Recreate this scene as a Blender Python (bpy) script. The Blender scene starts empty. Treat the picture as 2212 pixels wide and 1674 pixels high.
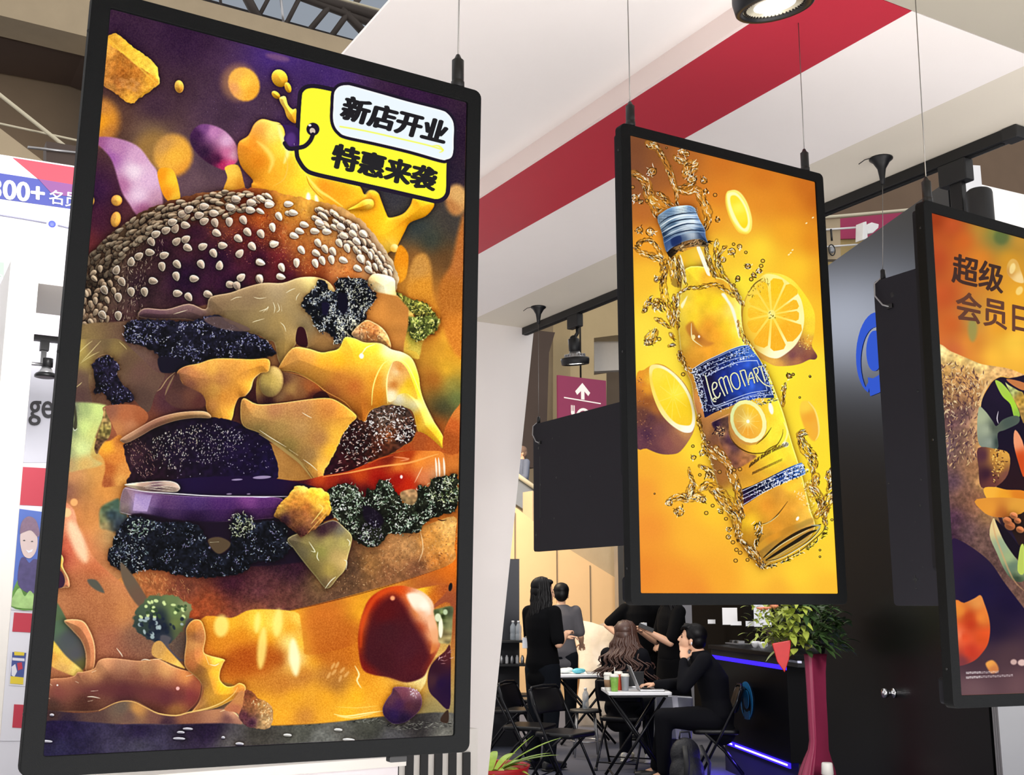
import bpy, bmesh, math, random
import numpy as np
from mathutils import Vector, Matrix

random.seed(7)
sc = bpy.context.scene
COL = sc.collection
R = math.radians

# ---------------------------------------------------------------- camera
F_PX, W_PX, H_PX, HORIZON, CAM_Z, AZ = 2400.0, 2212.0, 1674.0, 1300.0, 1.5, R(30)
PITCH = math.atan((HORIZON - H_PX / 2) / F_PX)
cam = bpy.data.objects.new('camera', bpy.data.cameras.new('camera'))
COL.objects.link(cam)
cam.location = (0, 0, CAM_Z)
cam.rotation_euler = (math.pi / 2 + PITCH, 0, -AZ)
cam.data.sensor_width = 36.0
cam.data.sensor_fit = 'HORIZONTAL'
cam.data.lens = 36.0 * F_PX / W_PX
cam.data.clip_start = .05; cam.data.clip_end = 200
sc.camera = cam

# ---------------------------------------------------------------- world, exposure
sc.view_settings.view_transform = 'Standard'
sc.view_settings.look = 'None'
sc.view_settings.exposure = 0.0
sc.view_settings.gamma = 1.0
sc.view_settings.use_curve_mapping = False
world = bpy.data.worlds.new('hall_daylight'); sc.world = world; world.use_nodes = True
world.node_tree.nodes['Background'].inputs[0].default_value = (1.0, .975, .955, 1)
world.node_tree.nodes['Background'].inputs[1].default_value = 1.0


def lamp(name, kind, loc, power, color=(1, 1, 1), size=.5, target=None, spot=None, sy=None, blend=.5):
    d = bpy.data.lights.new(name, kind); d.energy = power; d.color = color
    if kind == 'AREA':
        d.size = size
        if sy:
            d.shape = 'RECTANGLE'; d.size_y = sy
    elif kind == 'SPOT':
        d.spot_size = R(spot); d.spot_blend = blend; d.shadow_soft_size = size
    else:
        d.shadow_soft_size = size
    o = bpy.data.objects.new(name, d); COL.objects.link(o); o.location = loc
    if target is not None:
        o.rotation_euler = (Vector(target) - Vector(loc)).to_track_quat('-Z', 'Y').to_euler()
    return o


# added unseen area lights standing in for the hall lighting, warmer over the far wall
lamp('unseen_hall_fill', 'AREA', (1.0, -2.6, 4.2), 1700, (1, .98, .97), 2.5, (1.6, 1.7, 0))  # added behind the camera; bounces off the floor to brighten the canopy
lamp('unseen_hall_fill', 'AREA', (6.0, 8.0, 5.6), 60, (1, .95, .88), 3.0, (6.2, 9.0, 0))
lamp('unseen_hall_fill', 'AREA', (5.0, 13.0, 6.0), 1300, (1, .80, .55), 3.0, (6.5, 17.5, 1.0))
lamp('unseen_hall_fill', 'AREA', (4.6, 9.6, 4.35), 38, (.78, .84, 1), .8, (4.95, 4.5, 3.1))  # unseen panel added for the bluish glow reflected in the black partition
lamp('unseen_hall_fill', 'AREA', (9.5, 4.6, 4.6), 120, (1, .98, .95), 2.0, (9.5, 5.6, 1.0))

# ---------------------------------------------------------------- measuring helpers (photo pixel -> point on a plane of the place)
_h = Vector((math.sin(AZ), math.cos(AZ), 0)); _r = Vector((math.cos(AZ), -math.sin(AZ), 0)); _z = Vector((0, 0, 1))
_fw = _h * math.cos(PITCH) + _z * math.sin(PITCH); _up = -_h * math.sin(PITCH) + _z * math.cos(PITCH)
C0 = Vector((0, 0, CAM_Z))


def ray(px, py):
    return _fw + _r * ((px - W_PX / 2) / F_PX) + _up * ((H_PX / 2 - py) / F_PX)


def onY(px, py, c):
    d = ray(px, py); return C0 + d * (c / d.y)


def onX(px, py, c):
    d = ray(px, py); return C0 + d * (c / d.x)


def onZ(px, py, c):
    d = ray(px, py); return C0 + d * ((c - CAM_Z) / d.z)


def onF(px, py, f):
    d = ray(px, py); return C0 + d * (f / d.dot(_h))


def onV(px, py, p0, az):
    d = ray(px, py); n = Vector((math.cos(R(az)), -math.sin(R(az)), 0))
    return C0 + d * (Vector((p0[0], p0[1], 0)).dot(n) / d.dot(n))


def proj(p):
    v = Vector(p) - C0; k = v.dot(_fw)
    return (W_PX / 2 + F_PX * v.dot(_r) / k, H_PX / 2 - F_PX * v.dot(_up) / k)


# ---------------------------------------------------------------- materials
def hx(s):
    v = [int(s[i:i + 2], 16) / 255 for i in (0, 2, 4)]
    return tuple(c / 12.92 if c <= .04045 else ((c + .055) / 1.055) ** 2.4 for c in v) + (1,)


MATS = {}


def mat(name, col, rough=.6, metal=0., var=.06, scale=8., bump=0., bscale=60., coat=0., alpha=1., trans=0., spec=None):
    if name in MATS:
        return MATS[name]
    m = bpy.data.materials.new(name); m.use_nodes = True; nt = m.node_tree; N = nt.nodes; Lk = nt.links
    b = N['Principled BSDF']
    b.inputs['Roughness'].default_value = rough; b.inputs['Metallic'].default_value = metal
    tc = N.new('ShaderNodeTexCoord'); nz = N.new('ShaderNodeTexNoise'); nz.inputs['Scale'].default_value = scale; nz.inputs['Detail'].default_value = 5
    Lk.new(tc.outputs['Object'], nz.inputs['Vector'])
    mx = N.new('ShaderNodeMixRGB'); c = hx(col)
    mx.inputs[1].default_value = tuple(x * (1 - var) for x in c[:3]) + (1,)
    mx.inputs[2].default_value = tuple(min(1, x * (1 + var)) for x in c[:3]) + (1,)
    Lk.new(nz.outputs['Fac'], mx.inputs[0]); Lk.new(mx.outputs[0], b.inputs['Base Color'])
    if bump:
        n2 = N.new('ShaderNodeTexNoise'); n2.inputs['Scale'].default_value = bscale; n2.inputs['Detail'].default_value = 6
        Lk.new(tc.outputs['Object'], n2.inputs['Vector'])
        bp = N.new('ShaderNodeBump'); bp.inputs['Strength'].default_value = bump; bp.inputs['Distance'].default_value = .01
        Lk.new(n2.outputs['Fac'], bp.inputs['Height']); Lk.new(bp.outputs[0], b.inputs['Normal'])
    if coat:
        b.inputs['Coat Weight'].default_value = coat
    if alpha < 1:
        b.inputs['Alpha'].default_value = alpha
    if trans:
        b.inputs['Transmission Weight'].default_value = trans
    if spec is not None:
        b.inputs['Specular IOR Level'].default_value = spec
    MATS[name] = m
    return m


def glow(name, col, k=1.0):
    if name in MATS:
        return MATS[name]
    m = bpy.data.materials.new(name); m.use_nodes = True; nt = m.node_tree
    nt.nodes.remove(nt.nodes['Principled BSDF'])
    e = nt.nodes.new('ShaderNodeEmission'); e.inputs[0].default_value = hx(col); e.inputs[1].default_value = k
    nt.links.new(e.outputs[0], nt.nodes['Material Output'].inputs[0])
    MATS[name] = m
    return m


# ---------------------------------------------------------------- mesh helpers
def tag(o, label=None, cat=None, group=None, kind=None):
    if label: o['label'] = label
    if cat: o['category'] = cat
    if group: o['group'] = group
    if kind: o['kind'] = kind
    return o


def thing(name, label, cat, loc=(0, 0, 0), rz=0., group=None, rot=None):
    o = bpy.data.objects.new(name, None); COL.objects.link(o); o.empty_display_size = .1
    o.location = loc; o.rotation_euler = rot if rot else (0, 0, rz)
    return tag(o, label, cat, group)


def copy_tree(o, parent=None):
    c = o.copy(); COL.objects.link(c)
    if parent: c.parent = parent
    for ch in list(o.children):
        copy_tree(ch, c)
    return c


class MB:
    def __init__(s):
        s.v = []; s.f = []; s.sm = []

    def add(s, vs, fs, smooth=False):
        n = len(s.v); s.v += [tuple(v) for v in vs]
        for f in fs:
            s.f.append([i + n for i in f]); s.sm.append(smooth)
        return s

    def box(s, a, b, M=None):
        x0, y0, z0 = a; x1, y1, z1 = b
        v = [Vector(p) for p in ((x0, y0, z0), (x1, y0, z0), (x1, y1, z0), (x0, y1, z0), (x0, y0, z1), (x1, y0, z1), (x1, y1, z1), (x0, y1, z1))]
        if M is not None:
            v = [M @ p for p in v]
        return s.add(v, [(3, 2, 1, 0), (4, 5, 6, 7), (0, 1, 5, 4), (1, 2, 6, 5), (2, 3, 7, 6), (3, 0, 4, 7)])

    def tube(s, pts, rad, seg=10, closed=False, sy=1.):
        pts = [Vector(p) for p in pts]; n = len(pts)
        rad = rad if isinstance(rad, (list, tuple)) else [rad] * n
        up = None; rings = []
        for i, p in enumerate(pts):
            t = ((pts[(i + 1) % n] if (closed or i < n - 1) else p) - (pts[i - 1] if (closed or i > 0) else p))
            t = t.normalized() if t.length > 1e-9 else Vector((0, 0, 1))
            if up is None:
                up = Vector((0, 0, 1)) if abs(t.z) < .9 else Vector((1, 0, 0))
            sx = t.cross(up)
            sx = sx.normalized() if sx.length > 1e-6 else t.orthogonal().normalized()
            up = sx.cross(t).normalized()
            rr = rad[i] if isinstance(rad[i], (tuple, list)) else (rad[i], rad[i] * sy)
            rings.append([p + sx * math.cos(2 * math.pi * k / seg) * rr[0] + up * math.sin(2 * math.pi * k / seg) * rr[1] for k in range(seg)])
        vs = [q for rg in rings for q in rg]; fs = []
        for i in range(n if closed else n - 1):
            j = (i + 1) % n
            for k in range(seg):
                fs.append((i * seg + k, i * seg + (k + 1) % seg, j * seg + (k + 1) % seg, j * seg + k))
        if not closed:
            fs.append(tuple(range(seg))[::-1]); fs.append(tuple((n - 1) * seg + k for k in range(seg)))
        return s.add(vs, fs, True)

    def lathe(s, prof, c=(0, 0, 0), seg=28, M=None):
        vs = []; fs = []
        for r, z in prof:
            for k in range(seg):
                a = 2 * math.pi * k / seg; p = Vector((c[0] + r * math.cos(a), c[1] + r * math.sin(a), c[2] + z))
                vs.append(M @ p if M is not None else p)
        for i in range(len(prof) - 1):
            for k in range(seg):
                fs.append((i * seg + k, i * seg + (k + 1) % seg, (i + 1) * seg + (k + 1) % seg, (i + 1) * seg + k))
        fs.append(tuple(range(seg))[::-1]); fs.append(tuple((len(prof) - 1) * seg + k for k in range(seg)))
        return s.add(vs, fs, True)

    def ell(s, c, r, M=None, nu=14, nv=10):
        vs = []; fs = []; c = Vector(c)
        for j in range(1, nv):
            t = math.pi * j / nv
            for k in range(nu):
                a = 2 * math.pi * k / nu
                p = Vector((r[0] * math.sin(t) * math.cos(a), r[1] * math.sin(t) * math.sin(a), r[2] * math.cos(t)))
                vs.append(c + (M @ p if M is not None else p))
        tp = Vector((0, 0, r[2])); bt = -tp
        vs.append(c + (M @ tp if M is not None else tp)); vs.append(c + (M @ bt if M is not None else bt))
        T_, B_ = len(vs) - 2, len(vs) - 1
        for j in range(nv - 2):
            for k in range(nu):
                fs.append((j * nu + k, (j + 1) * nu + k, (j + 1) * nu + (k + 1) % nu, j * nu + (k + 1) % nu))
        for k in range(nu):
            fs.append((T_, k, (k + 1) % nu)); fs.append((B_, (nv - 2) * nu + (k + 1) % nu, (nv - 2) * nu + k))
        return s.add(vs, fs, True)

    def prism(s, pts, ext, smooth=False):
        """planar outline (3-D points) given thickness along ext"""
        ext = Vector(ext); n = len(pts); a = [Vector(p) for p in pts]; b = [p + ext for p in a]
        nrm = Vector((0, 0, 0))
        for i in range(n):
            nrm += a[i].cross(a[(i + 1) % n])
        if nrm.dot(ext) > 0:
            a = a[::-1]; b = b[::-1]
        s.add(a + b, [tuple(range(n)), tuple(range(2 * n - 1, n - 1, -1))])
        m = len(s.v) - 2 * n
        for i in range(n):
            j = (i + 1) % n
            s.f.append([m + i, m + n + i, m + n + j, m + j]); s.sm.append(smooth)
        return s

    def build(s, name, m, parent=None, bev=0., label=None, remesh=0., smooth=0):
        me = bpy.data.meshes.new(name); me.from_pydata(s.v, [], s.f)
        me.polygons.foreach_set('use_smooth', s.sm); me.materials.append(m); me.update()
        o = bpy.data.objects.new(name, me); COL.objects.link(o)
        if remesh:
            md = o.modifiers.new('r', 'REMESH'); md.mode = 'VOXEL'; md.voxel_size = remesh; md.use_smooth_shade = True
            if smooth:
                md = o.modifiers.new('s', 'SMOOTH'); md.iterations = smooth; md.factor = .5
            dg = bpy.context.evaluated_depsgraph_get(); dg.update()
            nm = bpy.data.meshes.new_from_object(o.evaluated_get(dg)); o.modifiers.clear(); o.data = nm; nm.name = name
        if bev:
            md = o.modifiers.new('bevel', 'BEVEL'); md.width = bev; md.segments = 3; md.limit_method = 'ANGLE'; md.angle_limit = R(40)
        if parent is not None:
            o.parent = parent
        if label:
            o['label'] = label
        return o


def rrect(x0, z0, x1, z1, r, n=5, y=0.):
    out = []
    for cx, cz, a0 in ((x1 - r, z0 + r, -90), (x1 - r, z1 - r, 0), (x0 + r, z1 - r, 90), (x0 + r, z0 + r, 180)):
        for i in range(n + 1):
            a = R(a0 + 90 * i / n); out.append(Vector((cx + r * math.cos(a), y, cz + r * math.sin(a))))
    return out


def slab(name, pts, ext, m, parent=None, **k):
    return MB().prism(pts, ext).build(name, m, parent, **k)


def text_mesh(name, body, m, parent, o, ex, ey, bold=.0, nrm=(0, -1, 0), lift=.0004, label=None, heavy=0.):
    """flat lettering stretched over the parallelogram o + ex*u + ey*v"""
    cu = bpy.data.curves.new(name, 'FONT'); cu.body = body; cu.offset = bold; cu.resolution_u = 4
    t = bpy.data.objects.new(name, cu); COL.objects.link(t)
    dg = bpy.context.evaluated_depsgraph_get(); dg.update()
    me = bpy.data.meshes.new_from_object(t.evaluated_get(dg)); bpy.data.objects.remove(t)
    n = len(me.vertices)
    a = np.zeros(n * 3); me.vertices.foreach_get('co', a); a = a.reshape(-1, 3)
    lo = a.min(0); hi = a.max(0); u = (a[:, 0] - lo[0]) / (hi[0] - lo[0]); v = (a[:, 1] - lo[1]) / (hi[1] - lo[1])
    p = np.array(o)[None] + u[:, None] * np.array(ex)[None] + v[:, None] * np.array(ey)[None] + np.array(nrm)[None] * lift
    if heavy:      # extra weight: the same strokes shifted a little each way
        tri = []
        for f in me.polygons:
            tri.append(tuple(f.vertices))
        exn = np.array(ex) / np.linalg.norm(ex); eyn = np.array(ey) / np.linalg.norm(ey); vs = []; fs = []
        for k, (a_, b_) in enumerate(((0, 0), (1, 0), (-1, 0), (0, 1), (0, -1), (.7, .7), (-.7, .7), (.7, -.7), (-.7, -.7))):
            n0 = len(vs) * 1
            vs += list(p + exn * heavy * a_ + eyn * heavy * b_ * .6 + np.array(nrm) * k * 2e-6); fs += [tuple(i + n0 for i in f) for f in tri]
        me = bpy.data.meshes.new(name); me.from_pydata([tuple(q) for q in vs], [], fs); me.materials.append(m); me.update()
    else:
        me.vertices.foreach_set('co', p.ravel().astype(np.float32)); me.materials.clear(); me.materials.append(m); me.update()
    ob = bpy.data.objects.new(name, me); COL.objects.link(ob); ob.parent = parent
    if label: ob['label'] = label
    return ob
# ================================================================ setting
M_white = mat('painted_white_panel', 'efe9e6', .55, var=.015)
M_beige = mat('shaded_soffit_panel', 'd9d1c2', .6, var=.015)  # soffit shade put into this beige; the shelf board reuses it
M_red = mat('red_vinyl_stripe', 'b4283a', .5, var=.02)
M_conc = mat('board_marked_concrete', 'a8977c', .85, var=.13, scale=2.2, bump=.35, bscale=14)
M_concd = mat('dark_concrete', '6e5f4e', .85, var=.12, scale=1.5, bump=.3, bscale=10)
M_brown = mat('gap_shade_brown', '4a3b33', .6, var=.08, scale=3)  # brown of the vent louvers; elsewhere it paints the shade in gaps
M_carpet = mat('charcoal_carpet', '474a58', .8, var=.08, scale=30, bump=.2, bscale=300, spec=.3)
M_lfloor = mat('pale_bounce_floor', 'e2e0de', .6, var=.02)
M_black = mat('black_satin_panel', '050506', .33, var=.1, spec=.35)
M_alu = mat('brushed_aluminium', 'b8b8ba', .35, .9, var=.05)
M_blk = mat('black_metal', '121214', .42, .2, var=.1)
M_blkp = mat('black_plastic', '141416', .55, var=.08)
M_chrome = mat('chrome', 'd0d0d4', .15, 1.0, var=.02)


def struct(name, pts, ext, m, parent=None, label=None, **k):
    o = slab(name, pts, ext, m, parent, **k)
    if parent is None:
        tag(o, label, None, None, 'structure')
    return o


V = lambda x, y, z: Vector((x, y, z))
CZ = 2.86
def hz(x0, y0, x1, y1, z):
    return [V(x0, y0, z), V(x1, y0, z), V(x1, y1, z), V(x0, y1, z)]
# booth canopy: raised white field, red stripe, white band, soffit with shade in its colour
struct('ceiling', hz(.972, 1.602, 1.717, 4.75, CZ + .062), (0, 0, .008), M_white, label='white raised canopy panel over the displays')
struct('trim_1', hz(1.717, 1.602, 2.007, 4.75, CZ), (0, 0, .12), M_red, label='red stripe running the length of the canopy')
struct('trim_2', hz(2.007, 1.602, 2.478, 4.75, CZ), (0, 0, .12), M_white, label='white band between red stripe and beige soffit')
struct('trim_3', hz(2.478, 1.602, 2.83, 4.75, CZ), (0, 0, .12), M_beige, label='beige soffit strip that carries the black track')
struct('trim_4', hz(-1.2, -1.2, 2.83, 1.6, CZ), (0, 0, .12), mat('shaded_canopy_panel', 'aba597', .7, var=.015), label='beige canopy panel nearest the camera')  # darker tone is shade, put into the panel colour
struct('trim_5', [V(1.705, 1.602, CZ), V(1.717, 1.602, CZ), V(1.717, 4.75, CZ), V(1.705, 4.75, CZ)], (0, 0, .062), mat('shaded_white_edge', 'eddcd6', .55, var=.01), label='pale pink step edge beside the red stripe')  # pinkish shade of the white step, put into its colour
# tapering white end wall under the canopy
struct('wall_far', [V(2.255, 4.70, 0), V(2.50, 4.70, 0), V(2.842, 4.70, CZ), V(2.40, 4.70, CZ), V(2.255, 4.70, CZ - .5)], (0, .12, 0), M_white, label='tapering white end wall at the back of the booth')
# floors
struct('floor', hz(-14, -6, 45, 45, -.06), (0, 0, .06), M_carpet, label='dark grey carpet of the hall')
struct('trim_6', hz(-3.5, -3.0, 3.3, 4.9, 0), (0, 0, .02), M_lfloor, label='pale raised floor of the booth')  # unseen; its pale colour bounces light up to the canopy

# --- far hall: concrete structure seen above and between the booths
def ypoly(px, c):
    return [onY(x, y, c) for x, y in px]
struct('wall_back', ypoly([(-700, -700), (1900, -700), (1900, 300), (900, 30), (797, 97), (435, 0), (180, -70), (-700, -300)], 30), (0, .5, 0), mat('skylight_frame_dark', '3c342f', .7))
struct('trim_7', ypoly([(-60, -260), (180, -190), (435, 0), (797, 97), (830, 110), (1700, 340), (1700, 470), (830, 520), (240, 340), (240, 92), (0, 33), (-60, 20)], 20), (0, .8, 0), M_conc, label='concrete gallery front above the displays')
sky = struct('window_1', ypoly([(435, -8), (797, 92), (905, -30), (905, -160), (435, -160)], 29), (0, .05, 0), glow('overcast_skylight', 'a3abb6', .8), label='skylight glazing high above the hall')
for x0, y0, x1, y1, w in ((520, -30, 560, 46, 17), (470, -40, 478, 14, 5), (610, -60, 560, 34, 8), (660, -30, 618, 52, 9), (740, -20, 668, 66, 12), (780, -10, 716, 78, 12), (640, -10, 800, 50, 14), (730, 10, 800, 86, 16), (560, -40, 900, 60, 22)):
    a, b = onY(x0, y0, 28), onY(x1, y1, 28)
    MB().tube([a, b], w * 28 / 2444 * .7, 6).build('roof_truss_bar', mat('skylight_frame_dark', '3c342f', .7), sky)
a, b = onY(744, 0, 26), onY(860, 32, 26)
pr = MB().tube([onY(640, -28, 26), onY(862, 33, 26)], .035, 8).build('handrail', mat('cream_pipe', 'c9c0a6', .5)); tag(pr, 'pale pipe rail crossing in front of the skylight, high above the hall', 'rail')
pr = MB().tube([onY(606, -10, 25.8), onY(612, 46, 25.8)], .035, 8).build('rail_post', M_alu); tag(pr, 'slim grey post standing in front of the skylight', 'post')
struct('trim_8', ypoly([(-60, 20), (0, 33), (180, 75), (260, 95), (260, 150), (179, 118), (0, 83), (-60, 70)], 21), (0, 1.5, 0), M_brown, label='dark recess under the gallery front')  # recess shade painted as a solid dark slab
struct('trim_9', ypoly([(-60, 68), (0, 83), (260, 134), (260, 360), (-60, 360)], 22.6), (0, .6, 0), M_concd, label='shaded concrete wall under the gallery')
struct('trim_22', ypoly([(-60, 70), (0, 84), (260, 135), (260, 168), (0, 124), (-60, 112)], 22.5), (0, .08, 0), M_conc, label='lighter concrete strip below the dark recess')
vent = thing('air_vent', 'dark recessed air vent in the concrete wall left of the burger display', 'vent', onY(150, 134, 22.38))
P0 = onY(150, 134, 22.38)
MB().box((-.27, -.02, -.17), (.27, .1, .17)).build('grille', M_blk, vent)
for i in range(5):
    MB().box((-.25, -.04, -.13 + i * .06), (.25, -.02, -.11 + i * .06)).build('louver', M_brown, vent)
for nm, p, w, c, lb in (('handrail', ((-60, 157), (0, 205), (158, 330), (200, 363)), 9, 16, 'thick sloping beige stair rail left of the burger display'),
                        ('handrail', ((-60, 254), (0, 267), (170, 304), (240, 320)), 5, 16.5, 'thin beige rail crossing under the sloping stair rail')):
    o = MB().tube([onY(x, y, c) for x, y in p], w / 2 * c / 2444, 8).build(nm, mat('cream_pipe', 'c9c0a6', .5)); tag(o, lb, 'rail')
struct('trim_10', ypoly([(-80, 215), (0, 277), (104, 356), (160, 420), (-80, 420)], 15), (0, .4, 0), M_conc, label='concrete stair side left of the burger display')
tag(MB().tube([onY(60, 318, 15.78), onY(200, 334, 15.78)], .02, 6).build('handrail', M_alu), 'thin grey rail just above the blue and red banner', 'rail')
struct('trim_11', ypoly([(100, 305), (260, 330), (260, 420), (100, 400)], 15.8), (0, .3, 0), M_brown, label='dark gap behind the stair rail')  # dark slab painted for the shade in the gap

# far hall between the end wall and the bottle display
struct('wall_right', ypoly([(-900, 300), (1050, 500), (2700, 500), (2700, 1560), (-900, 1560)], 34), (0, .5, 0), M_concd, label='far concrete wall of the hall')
struct('trim_12', ypoly([(1148, 640), (1236, 640), (1236, 1000), (1228, 1210), (1110, 1210), (1120, 1000), (1186, 760), (1198, 700)], 30), (0, 1.2, 0), M_conc, label='ribbed concrete pillar left of the food sign')
struct('trim_13', ypoly([(1232, 560), (1420, 560), (1420, 724), (1330, 724), (1283, 730), (1283, 810), (1310, 806), (1310, 1000), (1232, 1000)], 28), (0, 1.0, 0), mat('light_concrete', 'bda982', .85, var=.12, scale=1.5, bump=.3, bscale=12), label='pale concrete beam and pier behind the food sign')
struct('trim_14', ypoly([(1284, 732), (1420, 716), (1420, 795), (1284, 802)], 29.5), (0, .4, 0), mat('white_parapet', 'd6d2cc', .6), label='white parapet band in the concrete opening')
struct('trim_15', ypoly([(1146, 712), (1199, 718), (1186, 762), (1181, 930), (1160, 1010), (1110, 1010), (1132, 930)], 25), (0, .3, 0), M_brown, label='dark bronze cladding beside the pillar')  # slab colour stands for the shadow between the columns
M_wood = mat('warm_plaster', 'dcb98c', .8, var=.06, scale=3, bump=.12, bscale=20)
lw = struct('trim_16', [onY(x, y, 15) for x, y in ((1020, 1040), (1120, 1100), (1222, 1182), (1336, 1252))] + [V(onY(1336, 1252, 15).x, 15, 0), V(onY(1020, 1040, 15).x, 15, 0)], (0, .4, 0), M_wood, label='warm plastered wall under the escalator')
for px in (1112, 1203, 1275):
    q = onY(px, 1300, 15); top = onY(px, 1106 + (px - 1120) * .7, 15).z
    MB().box((q.x - .008, 14.99, .02), (q.x + .008, 15.0, max(1.2, top - .05))).build('panel_joint', M_concd, lw)
struct('trim_17', [onY(x, y, 15.2) for x, y in ((1150, 1060), (1345, 1120), (1345, 1262), (1222, 1182), (1150, 1130))], (0, .3, 0), M_conc, label='concrete flank above the warm wall')
q = onY(1342, 1300, 14.6)
struct('trim_18', [V(q.x - .05, 14.6, 0), V(q.x + .06, 14.6, 0), V(q.x + .06, 14.6, 3.2), V(q.x - .05, 14.6, 3.2)], (0, .1, 0), M_alu, label='grey post at the right end of the warm wall')
# escalator the man rides
esc = thing('escalator', 'escalator flank with pale sloping handrail, seen behind the white end wall', 'escalator', onY(1130, 1080, 17))
E0 = onY(1130, 1080, 17)
MB().prism([onY(x, y, 17) - E0 for x, y in ((1070, 995), (1124, 1034), (1200, 1088), (1200, 1150), (1150, 1112), (1070, 1060))], (0, .06, 0)).build('side_panel', mat('grey_glass', '8b8f95', .2, .3), esc)
MB().tube([onY(x, y, 16.95) - E0 for x, y in ((1060, 985), (1122, 1030), (1210, 1092))], .045, 8).build('handrail', mat('cream_pipe', 'c9c0a6', .5), esc)
MB().prism([onY(x, y, 17.1) - E0 for x, y in ((1070, 1058), (1150, 1110), (1210, 1152), (1210, 1172), (1150, 1130), (1070, 1078))], (0, .8, 0)).build('step_base', M_conc, esc)
MB().prism([onY(x, y, 17.3) - E0 for x, y in ((1090, 1060), (1130, 1090))] + [V(.0, .3, -E0.z), V(-.3, .3, -E0.z)], (0, .5, 0)).build('support_pier', M_conc, esc)

# hall ceiling, top right
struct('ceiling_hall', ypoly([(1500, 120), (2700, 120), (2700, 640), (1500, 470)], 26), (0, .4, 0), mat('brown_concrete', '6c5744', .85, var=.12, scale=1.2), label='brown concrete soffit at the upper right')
for nm, p, w, c, lb, mm in (('conduit', ((1700, 476), (1785, 469), (1943, 455), (1990, 450)), 9, 14.96, 'upper thick cream pipe right of the bottle display', mat('cream_pipe', 'c9c0a6', .5)),
                            ('conduit', ((1700, 502), (1785, 496), (1868, 490)), 6, 14.96, 'middle white pipe that ends at the white clamp', mat('white_pipe', 'e6e6e6', .4)),
                            ('conduit', ((1700, 536), (1785, 533), (1852, 528)), 5, 14.96, 'lower thin white pipe right of the bottle display', mat('white_pipe', 'e6e6e6', .4))):
    o = MB().tube([onY(x, y, c) for x, y in p], w / 2 * c / 2444 * 1.1, 8).build(nm, mm); tag(o, lb, 'pipe')
cl = thing('pipe_clamp', 'white clamp fitting at the end of the middle white pipe', 'clamp', onY(1880, 495, 14.75))
Q = onY(1880, 495, 14.75)
def loc(px, py, c, o): return onY(px, py, c) - o
MB().prism([loc(x, y, 14.75, Q) for x, y in ((1865, 480), (1872, 478), (1875, 515), (1864, 518))], (0, .2, 0)).build('jaw', mat('white_pipe', 'e6e6e6', .4), cl, bev=.01)
MB().prism([loc(x, y, 14.75, Q) for x, y in ((1872, 486), (1884, 480), (1899, 484), (1898, 492), (1886, 503), (1875, 505))], (0, .12, 0)).build('head', mat('white_pipe', 'e6e6e6', .4), cl, bev=.015)
struct('trim_19', ypoly([(1780, 474), (1815, 472), (1816, 560), (1780, 560)], 15), (0, .2, 0), M_conc, label='concrete post behind the pipes')
struct('trim_20', ypoly([(1700, 500), (1960, 480), (1960, 600), (1700, 640)], 16.5), (0, .2, 0), mat('ochre_wall', 'a08a58', .8, var=.1), label='ochre wall behind the pipes')
bn = MB().prism(ypoly([(1816, 472), (1960, 458), (1960, 512), (1816, 516)], 16.44), (0, .06, 0)).build('fabric_banner', mat('magenta_fabric', '9a2050', .7, var=.15, scale=2)); tag(bn, 'magenta fabric banner behind the pipes at upper right', 'banner')
ws = thing('work_lamp', 'small round work lamp hanging between the lower pipes', 'lamp', onY(1797, 540, 14.9))
Q = onY(1797, 540, 14.9)
MB().tube([loc(1795, 495, 14.9, Q), loc(1797, 520, 14.9, Q)], .02, 8).build('stem', M_blk, ws)
MB().tube([Vector((math.cos(a) * .085, 0, math.sin(a) * .11)) for a in np.linspace(0, 6.28, 17)[:-1]], .012, 6, True).build('guard_ring', M_blk, ws)
MB().ell((0, 0, 0), (.05, .05, .07)).build('bulb', mat('grey_glass', '8b8f95', .2, .3), ws)

# --- bright neighbouring stand at the right
rb = struct('wall_stand', [onY(x, y, 6.6) for x, y in ((2058, 384), (2212, 420), (2420, 470))] + [V(onY(2420, 470, 6.6).x, 6.6, 0), V(onY(2058, 384, 6.6).x + .25, 6.6, 0)], (0, .1, 0), mat('bright_white_wall', 'f6f3ee', .5, var=.01), label='bright white wall of the neighbouring stand')
ldg = thing('wall_shelf', 'pale shelf against the white wall, bottom right corner', 'shelf', onY(2190, 1655, 6.2))
Q = onY(2190, 1655, 6.2)
a = onY(2140, 1643, 6.2) - Q; b = onY(2330, 1690, 6.2) - Q
MB().prism([a, V(b.x, a.y, a.z), V(b.x, a.y, a.z - .05), V(a.x, a.y, a.z - .05)], (0, .38, 0)).build('shelf_board', M_beige, ldg, bev=.004)
MB().prism([V(a.x, a.y + .02, a.z - .05), V(b.x, a.y + .02, a.z - .05), V(b.x, a.y + .02, -Q.z), V(a.x, a.y + .02, -Q.z)], (0, .3, 0)).build('front_panel', M_white, ldg)
q = onY(2205, 1650, 6.25)
bx = MB().box((-.09, -.06, 0), (.12, .06, .045)).build('storage_tin', mat('dark_olive_metal', '3b3a2c', .4)); bx.location = (q.x, 6.3, Q.z + a.z + .001); tag(bx, 'flat dark box lying on the pale shelf, bottom right corner', 'box')

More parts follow.
